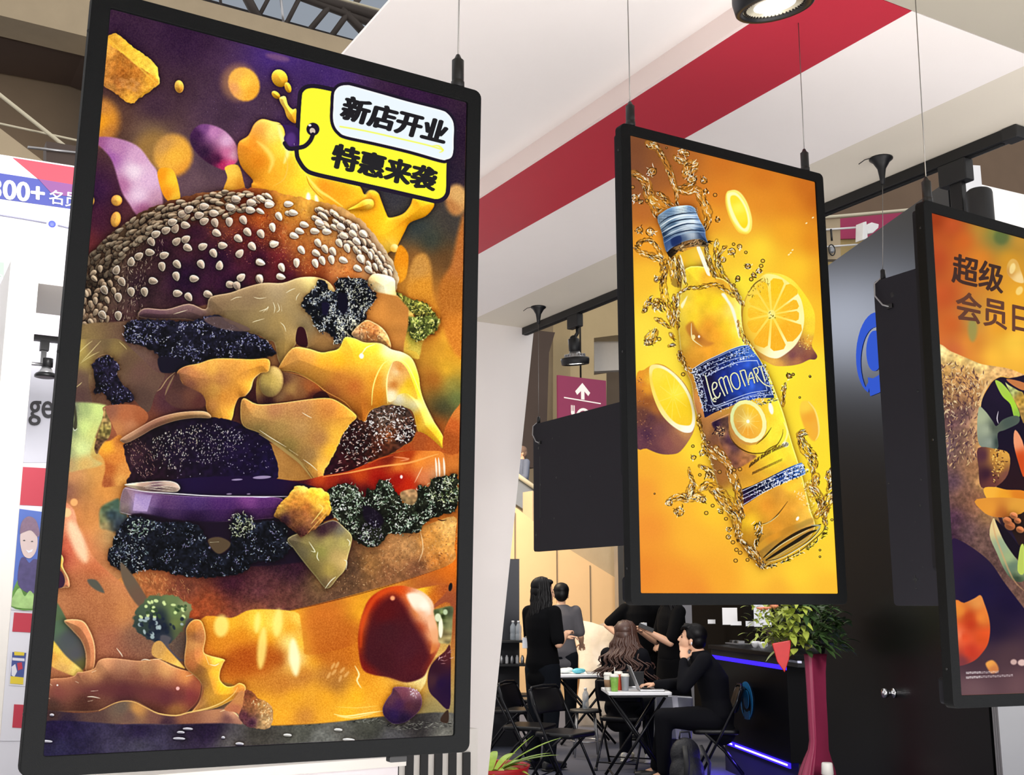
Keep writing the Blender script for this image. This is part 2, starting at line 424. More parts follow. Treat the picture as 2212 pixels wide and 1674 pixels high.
# ================================================================ black partition with logo, door knob, aluminium edge
BW0, BWA = (4.91, 4.32), 22
t_ = Vector((math.sin(R(BWA)), math.cos(R(BWA)), 0)); n_ = Vector((math.cos(R(BWA)), -math.sin(R(BWA)), 0))
BB = Vector((BW0[0], BW0[1], 0))
bw = struct('wall_black', [BB + t_ * -.86, BB + t_ * 1.05, BB + t_ * 1.05 + _z * 3.6, BB + t_ * -.86 + _z * 3.6], n_ * .12, M_black, label='tall black partition wall with a blue round logo')
M_logo = glow('blue_logo_light', '3a5fd8', .9)
def arc_poly(c, r0, r1, a0, a1, n=24):
    P = []
    for i in range(n + 1):
        a = R(a0 + (a1 - a0) * i / n); P.append(c + t_ * (-math.cos(a) * r1) + _z * (math.sin(a) * r1))
    for i in range(n, -1, -1):
        a = R(a0 + (a1 - a0) * i / n); rr = r0 if not callable(r0) else r0(i / n); P.append(c + t_ * (-math.cos(a) * rr) + _z * (math.sin(a) * rr))
    return P
LC = onV(1890, 763, BW0, BWA) - n_ * .001
lg = MB()
def logo(mb, c, s):
    # ring open at the lower side, tapering to a point; inner disc; short tail
    n = 30; out = []; inn = []
    for i in range(n + 1):
        a = R(-62 + 300 * i / n); w = .36 * math.sin(math.pi * min(1, i / n * .52 + .0 if i < 0 else (1 - i / n) * .95 + .06)) ** .8 if i > 0 else .34
        out.append((-math.cos(a), math.sin(a))); inn.append((-math.cos(a) * (1 - w), math.sin(a) * (1 - w)))
    for poly in (out + inn[::-1],):
        m = len(out)
        for i in range(m - 1):
            q = [out[i], out[i + 1], inn[i + 1], inn[i]]
            mb.prism([c + t_ * (-x * s) + _z * (z * s) for x, z in q], -n_ * .004)
    disc = [(.42 * math.cos(R(a)), .06 + .5 * math.sin(R(a))) for a in range(0, 360, 15)]
    mb.prism([c + t_ * (-x * s) + _z * (z * s) for x, z in disc], -n_ * .004)
    tail = [(-.42, -.52), (-.15, -.6), (.15, -.58), (.42, -.5), (.42, -.95), (.1, -1.0), (-.35, -1.0)]
    mb.prism([c + t_ * (-x * s) + _z * (z * s) for x, z in tail], -n_ * .004)
logo(lg, LC, .235); lg.build('round_logo', M_logo, bw)
KP = onV(1932, 1497, BW0, BWA) - n_ * .001
kb = MB(); Mk = Matrix.Translation(KP) @ (-n_).to_track_quat('Z', 'Y').to_matrix().to_4x4()
kb.lathe([(.026, 0), (.026, .008), (.012, .012), (.012, .03), (.02, .036), (.027, .05), (.024, .066), (.008, .072)], (0, 0, 0), 20, Mk)
kb.build('door_knob', M_chrome, bw)
pe = BB + t_ * -.885
al = MB()
for i, (w, d) in enumerate(((.02, .02), (.018, .012), (.016, .02))):
    p = pe + t_ * (-.018 * i)
    al.prism([p, p - t_ * .015, p - t_ * .015 + _z * 3.66, p + _z * 3.66], n_ * (.14) if i != 1 else n_ * .13)
tag(al.build('aluminium_profile', M_alu), 'upright aluminium profile on the right edge of the black partition', 'profile')
# ---------------------------------------------------------------- picture painter
# The displays show artwork; each picture is computed here as brush strokes on a
# numpy canvas (no files), then laid flat into the display's own picture plane.
CROPS = {'A': (0, 0, 1.993), 'B': (540, 0, 1.993), 'C': (0, 820, 1.961), 'D': (540, 820, 1.961),
         'a': (160, 390, 5.027), 'b': (560, 390, 5.027), 'c': (120, 690, 4.65), 'd': (560, 690, 4.649),
         'e': (120, 1020, 4.65), 'f': (560, 1020, 4.649), 'g': (70, 1340, 4.514), 'h': (500, 1330, 4.424),
         'i': (190, 0, 3.986), 'k': (1355, 290, 5.074), 'l': (1370, 580, 5.579), 'm': (1560, 560, 5.58),
         'n': (1370, 840, 3.984), 'o': (1500, 740, 5.231), 'p': (1540, 1000, 5.579),
         'q': (1990, 450, 3.72), 'r': (1820, 640, 3.64), 's': (2000, 1100, 3.637), 't': (600, 150, 5.267),
         '.': (0, 0, 1.0)}


def hexc(s):
    return np.array([int(s[i:i + 2], 16) / 255. for i in (0, 2, 4)], np.float32)


def PT(cr, s):
    ox, oy, k = CROPS[cr]
    a = np.array([[float(v) for v in q.split(',')[:2]] for q in s.split()], np.float32)
    return a / k + np.array([ox, oy], np.float32)


def CL(cr, s):
    if len(s) == 6:
        return hexc(s)
    ox, oy, k = CROPS[cr]
    out = []
    for q in s.split():
        x, y, c = q.split(',')
        out.append((float(x) / k + ox, float(y) / k + oy, hexc(c)))
    return out


def rsz(a, h, w):
    ys = np.clip((np.arange(h) + .5) * a.shape[0] / h - .5, 0, a.shape[0] - 1)
    xs = np.clip((np.arange(w) + .5) * a.shape[1] / w - .5, 0, a.shape[1] - 1)
    y0 = np.floor(ys).astype(int); x0 = np.floor(xs).astype(int)
    y1 = np.minimum(y0 + 1, a.shape[0] - 1); x1 = np.minimum(x0 + 1, a.shape[1] - 1)
    fy = (ys - y0).astype(np.float32); fx = (xs - x0).astype(np.float32)
    if a.ndim == 3:
        fy = fy[:, None, None]; fx = fx[None, :, None]
    else:
        fy = fy[:, None]; fx = fx[None, :]
    t = a[y0][:, x0] * (1 - fx) + a[y0][:, x1] * fx
    u = a[y1][:, x0] * (1 - fx) + a[y1][:, x1] * fx
    return t * (1 - fy) + u * fy


def crom(p, n=4, closed=True):
    m = len(p); out = []
    for i in range(m if closed else m - 1):
        if closed:
            a, b, c, d = p[i - 1], p[i], p[(i + 1) % m], p[(i + 2) % m]
        else:
            a, b, c, d = p[max(i - 1, 0)], p[i], p[i + 1], p[min(i + 2, m - 1)]
        for j in range(n):
            t = j / n
            out.append(.5 * (2 * b + (c - a) * t + (2 * a - 5 * b + 4 * c - d) * t * t + (3 * b - a - 3 * c + d) * t ** 3))
    if not closed:
        out.append(p[-1])
    return np.array(out, np.float32)


class Canvas:
    def __init__(s, x0, y0, x1, y1, seed=1):
        s.x0, s.y0, s.w, s.h = x0, y0, x1 - x0, y1 - y0
        s.a = np.zeros((s.h, s.w, 3), np.float32)
        s.rng = np.random.RandomState(seed)
        s.nc = {}

    def nz(s, sc):
        """smooth noise -1..1 with feature size sc"""
        if sc not in s.nc:
            g = s.rng.rand(int(s.h / sc) + 2, int(s.w / sc) + 2).astype(np.float32)
            n = rsz(g, s.h, s.w) if sc > 1 else g[:s.h, :s.w]
            s.nc[sc] = (n - n.mean()) / (n.std() + 1e-6) * .5
        return s.nc[sc]

    def box(s, p, pad):
        xa = int(max(0, np.floor(p[:, 0].min() - pad - s.x0))); xb = int(min(s.w, np.ceil(p[:, 0].max() + pad - s.x0) + 1))
        ya = int(max(0, np.floor(p[:, 1].min() - pad - s.y0))); yb = int(min(s.h, np.ceil(p[:, 1].max() + pad - s.y0) + 1))
        return xa, xb, ya, yb

    def sdf(s, p, pad, closed=True, width=None):
        xa, xb, ya, yb = s.box(p, pad)
        if xb - xa < 1 or yb - ya < 1:
            return None
        h, w = yb - ya, xb - xa
        st = 1 if h * w < 30000 else (2 if h * w < 160000 else 3)
        hh, ww = max(1, h // st), max(1, w // st)
        X = ((np.arange(ww) + .5) * w / ww + xa + s.x0).astype(np.float32)[None, :]
        Y = ((np.arange(hh) + .5) * h / hh + ya + s.y0).astype(np.float32)[:, None]
        D = np.full((hh, ww), 1e9, np.float32); ins = np.zeros((hh, ww), bool)
        m = len(p)
        for i in range(m if closed else m - 1):
            ax, ay = p[i]; bx, by = p[(i + 1) % m]
            ex, ey = bx - ax, by - ay
            L = ex * ex + ey * ey
            if L < 1e-9:
                continue
            t = np.clip(((X - ax) * ex + (Y - ay) * ey) / L, 0, 1)
            dx = X - ax - ex * t; dy = Y - ay - ey * t
            d = dx * dx + dy * dy
            if width is not None:      # tapered stroke: distance minus local radius
                r = width[i] + (width[i + 1] - width[i]) * t
                d = np.sqrt(d) - r
            D = np.minimum(D, d)
            if closed:
                c = ((ay > Y) != (by > Y)) & (X < ex * (Y - ay) / (ey if abs(ey) > 1e-9 else 1e-9) + ax)
                ins ^= c
        if width is not None:
            D = -D
        else:
            D = np.sqrt(D); D = np.where(ins, D, -D)
        if st > 1:
            D = rsz(D, h, w)
        return (slice(ya, yb), slice(xa, xb)), D

    def idw(s, sl, cols, pw=3.0):
        h = sl[0].stop - sl[0].start; w = sl[1].stop - sl[1].start
        st = 6 if h * w > 4000 else 3
        hh, ww = max(2, h // st), max(2, w // st)
        X = ((np.arange(ww) + .5) * w / ww + sl[1].start + s.x0).astype(np.float32)[None, :]
        Y = ((np.arange(hh) + .5) * h / hh + sl[0].start + s.y0).astype(np.float32)[:, None]
        W = 0; A = 0; c0 = max(16., .0009 * min(h * w, 400000))
        for x, y, c in cols:
            k = 1 / (((X - x) ** 2 + (Y - y) ** 2) + c0) ** (pw / 2)
            W = W + k; A = A + k[:, :, None] * c
        return rsz((A / W[:, :, None]).astype(np.float32), h, w)

    def fill(s, sl, D, cols, f, al=1, gr=0, bev=None, rim=None, tex=None):
        c = s.idw(sl, cols) if isinstance(cols, list) else np.broadcast_to(cols, D.shape + (3,)).astype(np.float32)
        if bev is not None:
            amp, wd, lx, ly = bev
            gy, gx = np.gradient(D) if min(D.shape) > 1 else (0 * D, 0 * D)
            c = c + (amp * -(gx * lx + gy * ly) * np.exp(-np.abs(D) / wd))[:, :, None] * (np.array([1, .92, .8], np.float32))
        if tex is not None:
            for sc, am in tex:
                c = c * (1 + am * s.nz(sc)[sl])[:, :, None]
        if gr:
            c = c + .5 * gr * s.nz(1.6)[sl][:, :, None] * np.array([1, .9, .6], np.float32)
        if rim is not None:
            rc, rw, ra = rim
            k = np.exp(-((D - rw * .6) / rw) ** 2) * ra
            c = c * (1 - k[:, :, None]) + hexc(rc) * k[:, :, None]
        if (bev is not None or rim is not None) and D.size > 2500 and f < 5:
            # contact shade around the piece, broad roundness inside it
            k = np.where(D < 0, np.exp(D / 6.) * .42 * al * min(1, D.size / 9000.), 0)[:, :, None]
            s.a[sl] = s.a[sl] * (1 - k * np.array([.75, .9, 1], np.float32))
            gy, gx = np.gradient(D)
            g = np.clip(-(gx * .45 - gy * .75), -1, 1) * np.exp(-np.clip(D, 0, 99) / 20.)
            c = c * (1 + .34 * g[:, :, None])
        m = (np.clip(D / f + .5, 0, 1))
        m = (m * m * (3 - 2 * m) * al)[:, :, None]
        s.a[sl] = s.a[sl] * (1 - m) + c * m

    def S(s, cr, pts, cols, f=1.5, sm=1, al=1, gr=0, bev=None, rim=None, tex=None, wob=None):
        p = PT(cr, pts) if isinstance(pts, str) else pts
        if sm:
            p = crom(p, 4)
        r = s.sdf(p, f + 2 if (bev is None and rim is None) or f >= 5 else 26)
        if r is None:
            return
        sl, D = r
        if wob:
            D = D + s.nz(wob[0])[sl] * wob[1]
        s.fill(sl, D, CL(cr, cols) if isinstance(cols, str) else cols, f, al, gr, bev, rim, tex)

    def E(s, cx, cy, rx, ry, ang, cols, f=1.5, **k):
        t = np.linspace(0, 2 * np.pi, 20, endpoint=False)
        a = np.radians(ang)
        p = np.stack([cx + rx * np.cos(t) * np.cos(a) - ry * np.sin(t) * np.sin(a),
                      cy + rx * np.cos(t) * np.sin(a) + ry * np.sin(t) * np.cos(a)], 1).astype(np.float32)
        s.S('.', p, hexc(cols) if isinstance(cols, str) else cols, f, sm=0, **k)

    def L(s, cr, pts, col, w=1., f=1.2, al=1., taper=True, sm=1):
        p = PT(cr, pts) if isinstance(pts, str) else pts
        if sm and len(p) > 2:
            p = crom(p, 3, False)
        n = len(p); t = np.linspace(0, 1, n)
        wd = w * (np.sin(np.pi * np.clip(t, .04, .96)) ** .6 if taper else np.ones(n))
        r = s.sdf(p, w + f + 1, False, wd)
        if r is None:
            return
        s.fill(r[0], r[1], hexc(col) if isinstance(col, str) else col, f, al)

    def inside(s, p, n):
        x0, y0 = p.min(0); x1, y1 = p.max(0); out = []
        while len(out) < n:
            q = s.rng.rand(n * 2, 2) * [x1 - x0, y1 - y0] + [x0, y0]
            ins = np.zeros(len(q), bool)
            for i in range(len(p)):
                ax, ay = p[i - 1]; bx, by = p[i]
                if abs(by - ay) < 1e-9:
                    continue
                ins ^= ((ay > q[:, 1]) != (by > q[:, 1])) & (q[:, 0] < (bx - ax) * (q[:, 1] - ay) / (by - ay) + ax)
            out += list(q[ins])
        return np.array(out[:n])

    def curls(s, cr, pts, n, cols, size=5, w=.8, al=.9, curl=2.2, flow=None, clump=None):
        """many short curly strokes inside an outline: kale leaves, crumb, char"""
        p = crom(PT(cr, pts) if isinstance(pts, str) else pts, 3)
        cs = [hexc(c) for c in cols.split()]
        for q in s.inside(p, n):
            if clump is not None:      # leave dark gaps between tufts
                v = s.nz(13)[int(np.clip(q[1] - s.y0, 0, s.h - 1)), int(np.clip(q[0] - s.x0, 0, s.w - 1))]
                if v < clump:
                    continue
            a = s.rng.rand() * 6.28 if flow is None else np.radians(flow) + s.rng.randn() * .35
            k = s.rng.randn() * curl; L = size * (.5 + s.rng.rand()); pp = [q]
            for j in range(4):
                pp.append(pp[-1] + np.array([math.cos(a), math.sin(a)]) * L / 4); a += k / 4
            s.L('.', np.array(pp, np.float32), cs[s.rng.randint(len(cs))], w * (.6 + .8 * s.rng.rand()), 1.0, al, True, 0)

    def kale(s, cr, pts, dark, cols, n, size=6, w=.9, f=2, wob=6):
        s.S(cr, pts, dark, f, wob=(5, wob * .35), tex=[(9, .35), (4, .3)], rim=('%02x%02x%02x' % tuple(int(v * 255) for v in dark), 1, .1))
        s.curls(cr, pts, int(n * 1.7), cols, size, w * 1.08, curl=3.4, clump=.0)
        s.curls(cr, pts, n // 4, cols, size * .6, w * .7, .7)

    def seed(s, x, y, L, ang, w=.62, col='b9a48c', rim='d8c8b0', dk='241018', al=1.):
        a = np.radians(ang); t = np.linspace(0, 2 * np.pi, 14, endpoint=False)
        r = 1 - .28 * (np.cos(t) > .9) * 0
        px = np.cos(t) * L * r; py = np.sin(t) * L * w * 1.12 * (1 - .22 * np.cos(t) - .16 * np.cos(t) ** 3)
        p = np.stack([x + px * np.cos(a) - py * np.sin(a), y + px * np.sin(a) + py * np.cos(a)], 1).astype(np.float32)
        s.S('.', p + np.array([-.8, 1.4], np.float32), hexc(dk), 3.0, sm=0, al=.75)
        s.S('.', p, hexc(col), 1.2, sm=0, gr=.05, rim=(rim, 1.1, .8 * al), bev=(.1, 3, .6, -.8))

    def finish(s, sharp=.5, con=1.1, sat=1.1):
        """unsharp mask, contrast and saturation of the finished picture"""
        b = s.a
        for ax in (0, 1):
            k = b.copy()
            for d, w in ((1, .7), (2, .45), (3, .2)):
                k = k + w * (np.roll(b, d, ax) + np.roll(b, -d, ax))
            b = k / (1 + 2 * 1.35)
        a = s.a + sharp * (s.a - b)
        g = a.mean(2, keepdims=True); a = g + (a - g) * sat
        s.a = ((a - .42) * con + .42).clip(0, 1)
        return s

    def rect(s, quad, W, H):
        """lay the canvas flat: quad = photo corners TL,TR,BR,BL of the picture"""
        src = [(0, 0), (1, 0), (1, 1), (0, 1)]; A = []; b = []
        for (u, v), (x, y) in zip(src, quad):
            A.append([u, v, 1, 0, 0, 0, -u * x, -v * x]); b.append(x)
            A.append([0, 0, 0, u, v, 1, -u * y, -v * y]); b.append(y)
        h = np.linalg.solve(np.array(A, float), np.array(b, float))
        U, V = np.meshgrid((np.arange(W) + .5) / W, (np.arange(H) + .5) / H)
        k = h[6] * U + h[7] * V + 1
        X = (h[0] * U + h[1] * V + h[2]) / k - s.x0 - .5
        Y = (h[3] * U + h[4] * V + h[5]) / k - s.y0 - .5
        X = np.clip(X, 0, s.w - 1.001); Y = np.clip(Y, 0, s.h - 1.001)
        xi = X.astype(int); yi = Y.astype(int); fx = (X - xi)[:, :, None]; fy = (Y - yi)[:, :, None]
        a = s.a
        return ((a[yi, xi] * (1 - fx) + a[yi, xi + 1] * fx) * (1 - fy) +
                (a[yi + 1, xi] * (1 - fx) + a[yi + 1, xi + 1] * fx) * fy).clip(0, 1)
def paint_burger():
    c = Canvas(60, 0, 1030, 1660, 3)
    S, L, E_, K = c.S, c.L, c.E, c.kale
    full = "60,0 1030,0 1030,1660 60,1660"
    S('.', full, "260,100,38243a 400,80,3a243e 600,120,4b3272 700,150,472f66 900,220,3a2240 980,300,2f2034 240,260,5a3f34 "
      "340,230,46303f 470,240,4c3648 560,240,503a4e 620,300,40285a 200,420,3a1c40 210,470,4a2038 180,520,6a2c30 170,560,5a3030 "
      "280,480,5a3038 420,390,6a5058 450,340,5a4452 540,330,5a3a50 330,290,7a6048 960,380,2e2436 850,420,3c3a40 900,490,3c4444 "
      "930,520,3a423c 980,480,4a4440 960,560,6a4a2c 990,640,a05a24 900,560,8a5a2c 880,620,c08030 940,700,b8682a 900,650,d08a34 "
      "985,760,f0a830 970,720,f8b83a 965,800,e8b030 975,830,8a8440 985,860,6a7a48 940,820,b06426 960,880,3c4030 950,920,a85a24 "
      "985,960,c06028 990,1000,d88038 980,1230,d87020 960,1300,9a5034 175,750,b09848 180,860,8a7460 160,900,8a9a70 190,920,d0d878 "
      "190,960,cfd680 150,980,b8b070 160,1020,d09060 140,1060,7a5048 150,1120,d88a50 210,1010,d89850 230,950,e0963a 250,1020,e8a050 "
      "230,1060,d89048 200,1120,d89050 250,1150,b09060 150,1180,e07858 180,1220,d08050 110,1330,5a6040 140,1380,626052 170,1420,5a5050 "
      "300,1400,686058 380,1400,5a4c48 260,1350,a87850 120,1440,e8b840 150,1480,d8a850 105,1540,6a4038 300,1480,a06840 350,1440,b86a38 "
      "500,1400,f0a828 600,1340,f8b830 700,1330,c87028 740,1400,c86a24 800,1330,f0a828 650,1490,f0a828 800,1520,e89c28 700,1560,f0a830 "
      "930,1550,9a8a58 860,1500,f0b040 120,1590,302a44 300,1590,3a3450 450,1590,4a4450 600,1590,66665e 800,1600,6c6a60 940,1590,76726a "
      "200,1625,4a4858 500,1625,6a6468 800,1625,807c72", 1, sm=0, gr=.05, tex=[(40, .05), (12, .03)])
    # sparkle dust in the purple
    for q in c.inside(np.array([[480, 90], [1000, 240], [1000, 300], [640, 330], [430, 300]], float), 130):
        c.E(q[0], q[1], .6, .6, 0, 'b8a0d0', 1, al=.5)
    # --- floating pieces, top
    S('i', "240,285 380,400 520,500 600,580 620,715 530,790 370,895 220,790 105,700 120,360",
      "240,300,e8b040 200,420,e8a840 140,600,c8803a 330,420,f0b030 450,520,f8c840 560,640,f0b438 600,720,f8c048 300,560,c87c28 "
      "330,700,a8662c 250,700,a86a30 420,720,b87028 380,860,f0b040 480,800,e8a838 250,780,c88a40 180,700,b87838", 2, sm=0, gr=.1,
      bev=(.12, 6, .6, -.8), wob=(6, 1.2), tex=[(7, .1)])
    S('i', "240,285 380,400 520,500 598,580 560,652 420,560 300,458 200,395 140,345", "250,310,ecb044 350,400,f4bc40 450,480,f8c848 560,600,fcd050 200,360,e8a83c", 2, gr=.1, wob=(6, 1), tex=[(7, .08)])
    S('i', "140,345 200,395 300,458 420,560 560,652 604,720 470,800 372,893 220,790 108,700 118,500", "160,420,e0a048 150,600,c8843c 300,520,b87430 300,640,a86428 400,640,c07830 250,700,b06c34 420,740,c0803c 540,700,e8a438 380,860,e8a83c 500,770,e0a03c 200,740,c08440", 2.5, gr=.12, wob=(5, 1), tex=[(6, .12)])
    L('i', "180,330 300,455 420,560 560,690 600,720", 'f8cc50', 2, 3, .5)
    L('i', "300,470 240,600 130,690", 'b87028', 2, 4, .4)
    for x, y in [(330, 700), (380, 690), (420, 720), (350, 750), (300, 730), (400, 770), (290, 690)]:
        q = PT('i', "%d,%d" % (x, y))[0]; c.E(q[0], q[1], 6, 5, 20, 'd89858', 5, al=.5, gr=.1)
    c.E(387, 187, 10, 14, -8, CL('.', "383,182,f0c060 390,195,b87828 387,187,e8a840"), 2, gr=.1, rim=('e8b050', 1.5, .6))
    c.E(516, 178, 38, 40, 0, 'c8905a', 22, al=.5)
    c.E(527, 182, 33, 38, -30, CL('.', "527,180,fcc84a 510,165,f0b050 545,200,f0a838 505,190,e8a060"), 7, gr=.08)
    c.E(600, 124, 26, 7, 12, 'a87888', 10, al=.45)
    for a_ in [(604, 169, 17, 20, -30), (622, 189, 7, 12, -20), (596, 205, 11, 7, 40)]:
        c.E(*a_, 'f8b838', 1.5, gr=.04, bev=(.2, 7, -.4, -.9), rim=('3a2038', -.6, .3))
    S('i', "1650,840 1700,830 1722,900 1760,940 1795,942 1792,1060 1720,1020 1690,940 1655,880", "1700,860,fcd060 1740,960,fcc040 1780,1020,f0a030", 1.5, gr=.05, bev=(.15, 6, -.5, -.8))
    for q in ((193, 434, 11, 13), (166, 447, 14, 12), (250, 474, 11, 17), (252, 433, 12, 12)):
        c.E(*q, 10, CL('.', '%f,%f,d89a50 %f,%f,f8b850' % (q[0] - 5, q[1] - 6, q[0] + 4, q[1] + 3)), 2, gr=.08, rim=('c07830', 1.5, .5))
    c.E(216, 262, 42, 50, 0, CL('.', "215,262,e89a28 215,230,c08040 240,290,b87838"), 26, gr=.08)
    c.E(335, 325, 45, 40, 0, 'a07840', 34, al=.8, gr=.06)
    c.E(374, 335, 42, 46, 0, CL('.', "378,340,f0b040 350,310,c89450 400,370,e09838"), 16, gr=.08)
    S('.', "197,300 240,296 295,314 325,350 342,378 352,448 330,455 299,466 279,440 262,412 243,350 222,322",
      "210,310,9a5a88 250,320,b880a8 300,340,d0a0c0 290,370,e8d0dc 320,390,d8b0cc 300,420,e0c0d4 340,430,c090a8 310,455,a8648c 262,400,b07098 240,340,a060a0", 6, gr=.07)
    S('.', "340,372 358,362 378,374 390,432 372,440 352,420", "350,380,f09820 372,385,ffc838 380,430,fcc840 360,420,e89020", 3, gr=.05)
    S('.', "428,271 453,269 486,283 511,314 514,346 491,364 478,366 441,346 416,318 411,292",
      "415,310,3c2440 425,290,44244a 440,330,38203c 450,350,3c1c38 470,345,441c3c 440,276,7a4880 460,285,c080b0 490,305,d8a8c8 505,335,d8a0b8 490,330,c87098 480,355,b83060 500,355,e05080", 5, gr=.06)
    S('.', "486,361 514,357 526,391 526,414 484,414 491,384", "500,370,f8c850 495,400,f0b040 520,400,d89030", 2.5, gr=.06)
    # --- yellow splash behind the bun
    S('.', "549,268 566,257 589,262 604,266 614,280 620,310 640,330 660,360 690,372 769,396 787,420 799,411 816,416 824,434 834,460 "
      "842,470 870,462 886,444 896,424 930,430 938,440 934,452 918,468 886,481 874,501 862,525 854,539 838,546 820,560 700,520 560,440 543,402 546,389 519,356 514,311 536,293",
      "566,275,e8a048 590,290,fcd868 600,320,f8c840 540,310,e88c28 560,350,e88a20 550,390,f09a28 590,380,f8b030 620,360,f8b430 650,400,ffd030 "
      "670,420,ffe050 640,430,f8c040 700,400,e88a20 740,410,f09a20 780,440,fcb828 800,430,f8a828 820,460,f8b020 830,500,fcc028 850,500,f8b828 860,475,e8941c "
      "900,450,f8b020 925,440,fcb428 800,480,fcb020 760,450,f8b830 845,530,f8c850", 2.2, gr=.06, bev=(.16, 7, -.5, -.8), rim=('c06818', 1.2, .35))
    L('.', "660,376 672,392 690,412 712,426 740,446", 'ffe870', 3, 4, .8)
    L('.', "662,380 668,398 684,418 700,432", 'c07018', 1, 1.5, .7)
    L('i', "1460,1220 1540,1290 1590,1380 1560,1480", 'ffe070', 5, 9, .7)
    L('i', "1640,1090 1670,1180 1720,1300 1690,1400", 'fff0a0', 5, 8, .8)
    L('i', "1700,1340 1720,1420 1690,1540 1600,1600", 'f0c050', 1.4, 3, .8)
    c.E(666, 428, 5, 12, 0, 'ffffe8', 6); c.E(684, 432, 4, 11, -12, 'ffffe0', 6)
    S('b', "960,320 1060,260 1150,205 1230,210 1240,280 1170,320 1060,330", "1200,250,ffd050 1100,290,f0a020 1000,310,f8b028", 3, gr=.04, bev=(.2, 5, -.4, -.8))
    L('b', "1150,150 1190,110 1250,110 1300,150", 'ffe070', 1.2, 3, .6)
    c.E(852, 536, 9, 9, 0, CL('.', "855,532,fff0a0 848,540,e8b040"), 3)
    c.E(986, 432, 24, 34, 0, CL('.', "990,425,d8a868 975,445,b87c48"), 14, gr=.08)
    S('.', "862,530 880,545 882,570 876,600 860,610 850,575", "870,560,e8901c 862,590,f0a028", 5, gr=.08)
    S('.', "886,580 900,552 920,550 932,580 936,640 960,700 900,720 880,640", "905,580,c89048 915,620,d89030 900,680,d8882c", 12, gr=.1)
    S('.', "990,500 1004,480 1004,760 960,720 950,620 975,570", "995,560,b87038 975,640,b8702c 985,720,d88430", 14, gr=.1)
    # --- bun crown
    bun = ("158,740 165,650 175,602 190,560 212,530 240,505 264,489 292,466 334,446 388,428 440,416 500,410 545,406 590,412 640,425 700,437 "
           "742,450 782,478 812,512 836,545 850,568 862,600 856,618 842,700 760,690 690,640 600,640 470,670 300,700 260,720 200,740")
    S('.', bun, "170,640,857462 190,600,96836c 200,680,7c6a58 230,560,8e7c66 250,620,5c4a40 270,520,8a7860 300,560,3a2426 300,620,2e1a26 "
      "330,480,7a5c40 350,530,301428 400,460,8a5030 420,500,3a1830 400,600,2a1030 470,560,2e1030 470,440,c08a58 520,450,b8562a 560,470,c06028 540,510,5a1c28 "
      "560,560,3a1030 600,500,a0502c 620,450,f0a838 660,450,f0b048 640,500,d08038 600,560,70242c 620,600,4a142c 660,540,c07034 680,590,a04a24 700,500,e8a858 "
      "740,480,f4c078 740,540,e09850 780,520,f8d8a8 800,560,ecc090 760,590,d8803c 830,560,fce8c0 850,600,f8e0b0 800,610,ecb070 180,720,7a6048 250,700,4a2c30 500,620,301030", 2, gr=.05,
      wob=(7, 2), tex=[(14, .08), (5, .06)])
    # crumbly crust lines
    c.curls('b', "40,300 400,260 900,420 1250,700 1180,980 700,1000 300,980 200,800 0,520", 900, 'f0b060 7a2c14 e8a050 a04818 f8c888', 5, .5, .55)
    c.curls('b', "700,300 1000,420 1350,780 1480,1000 1250,1030 900,560", 160, 'fff0d8 a86838 f8dcb8 7a4020', 9, .7, .7, .6, 45)
    c.curls('a', "1500,380 2200,200 2200,620 1900,700 1500,600", 500, 'c86838 5a1820 e88848 803018', 3.5, .5, .6)
    c.curls('a', "1450,560 2200,560 2210,900 1700,860", 160, 'c87868 8a4050 e0a080', 2.2, .5, .7)
    c.curls('a', "560,620 1000,640 800,1000 700,1480 260,1480 300,1000", 420, 'b8a68e 8a7864 1e1014 cdbba2', 6, .6, .8, .6, 95)
    c.curls('a', "60,900 500,620 560,700 440,1100 260,1500 60,1500", 380, '5a4a3c b4a28a 4a3a30 9c8a74', 8, .8, .7, 1, 110)
    # seeds: dense rows along the crown rim, then single ones on the dark dome
    rim_pts = crom(np.array([(178, 640), (184, 600), (198, 560), (222, 530), (254, 506), (286, 482), (328, 458), (380, 440), (440, 426), (500, 420), (550, 416)], np.float32), 6, False)
    for row in range(5):
        for i in range(0, len(rim_pts) - 1):
            if c.rng.rand() < .28:
                continue
            d = rim_pts[i + 1] - rim_pts[i]; ang = math.degrees(math.atan2(d[1], d[0])); n_ = np.array([-d[1], d[0]]) / (np.hypot(*d) + 1e-6)
            q = rim_pts[i] + n_ * (row * 9.5 - 1) * (1 if i > 20 else 1.3) + c.rng.randn(2) * 3
            g = .55 + .45 * i / len(rim_pts)
            col = hexc('d2c0a4') * (g * (.85 + .25 * c.rng.rand())); hx = ''.join('%02x' % int(v * 255) for v in col.clip(0, 1))
            c.seed(q[0], q[1], 8 + c.rng.rand() * 3, ang + c.rng.randn() * 14, .42, hx, hx, '2a1c18', .5)
    for q in c.inside(np.array([[168, 640], [200, 590], [250, 560], [262, 620], [235, 700], [165, 730]], float), 46):
        c.seed(q[0], q[1], 8.5, 100 + c.rng.randn() * 30, .55, '9a8872', 'a89680', '2a201c', .6)
    arc = crom(np.array([(560, 420), (620, 436), (690, 452), (740, 474), (785, 506), (820, 548), (846, 592)], np.float32), 7, False)
    for row in range(4):
        for i in range(len(arc) - 1):
            if c.rng.rand() < (.72 if i < 14 else .30) + .08 * row:
                continue
            d = arc[i + 1] - arc[i]; n_ = np.array([-d[1], d[0]]) / (np.hypot(*d) + 1e-6)
            q = arc[i] + n_ * (row * 11 + 2) + c.rng.randn(2) * 2.5
            c.seed(q[0], q[1], 9.5 + c.rng.rand() * 2, math.degrees(math.atan2(d[1], d[0])) + 8 + c.rng.randn() * 10, .45, 'f0dcc0', 'fff4e0', '5a3018', .6)
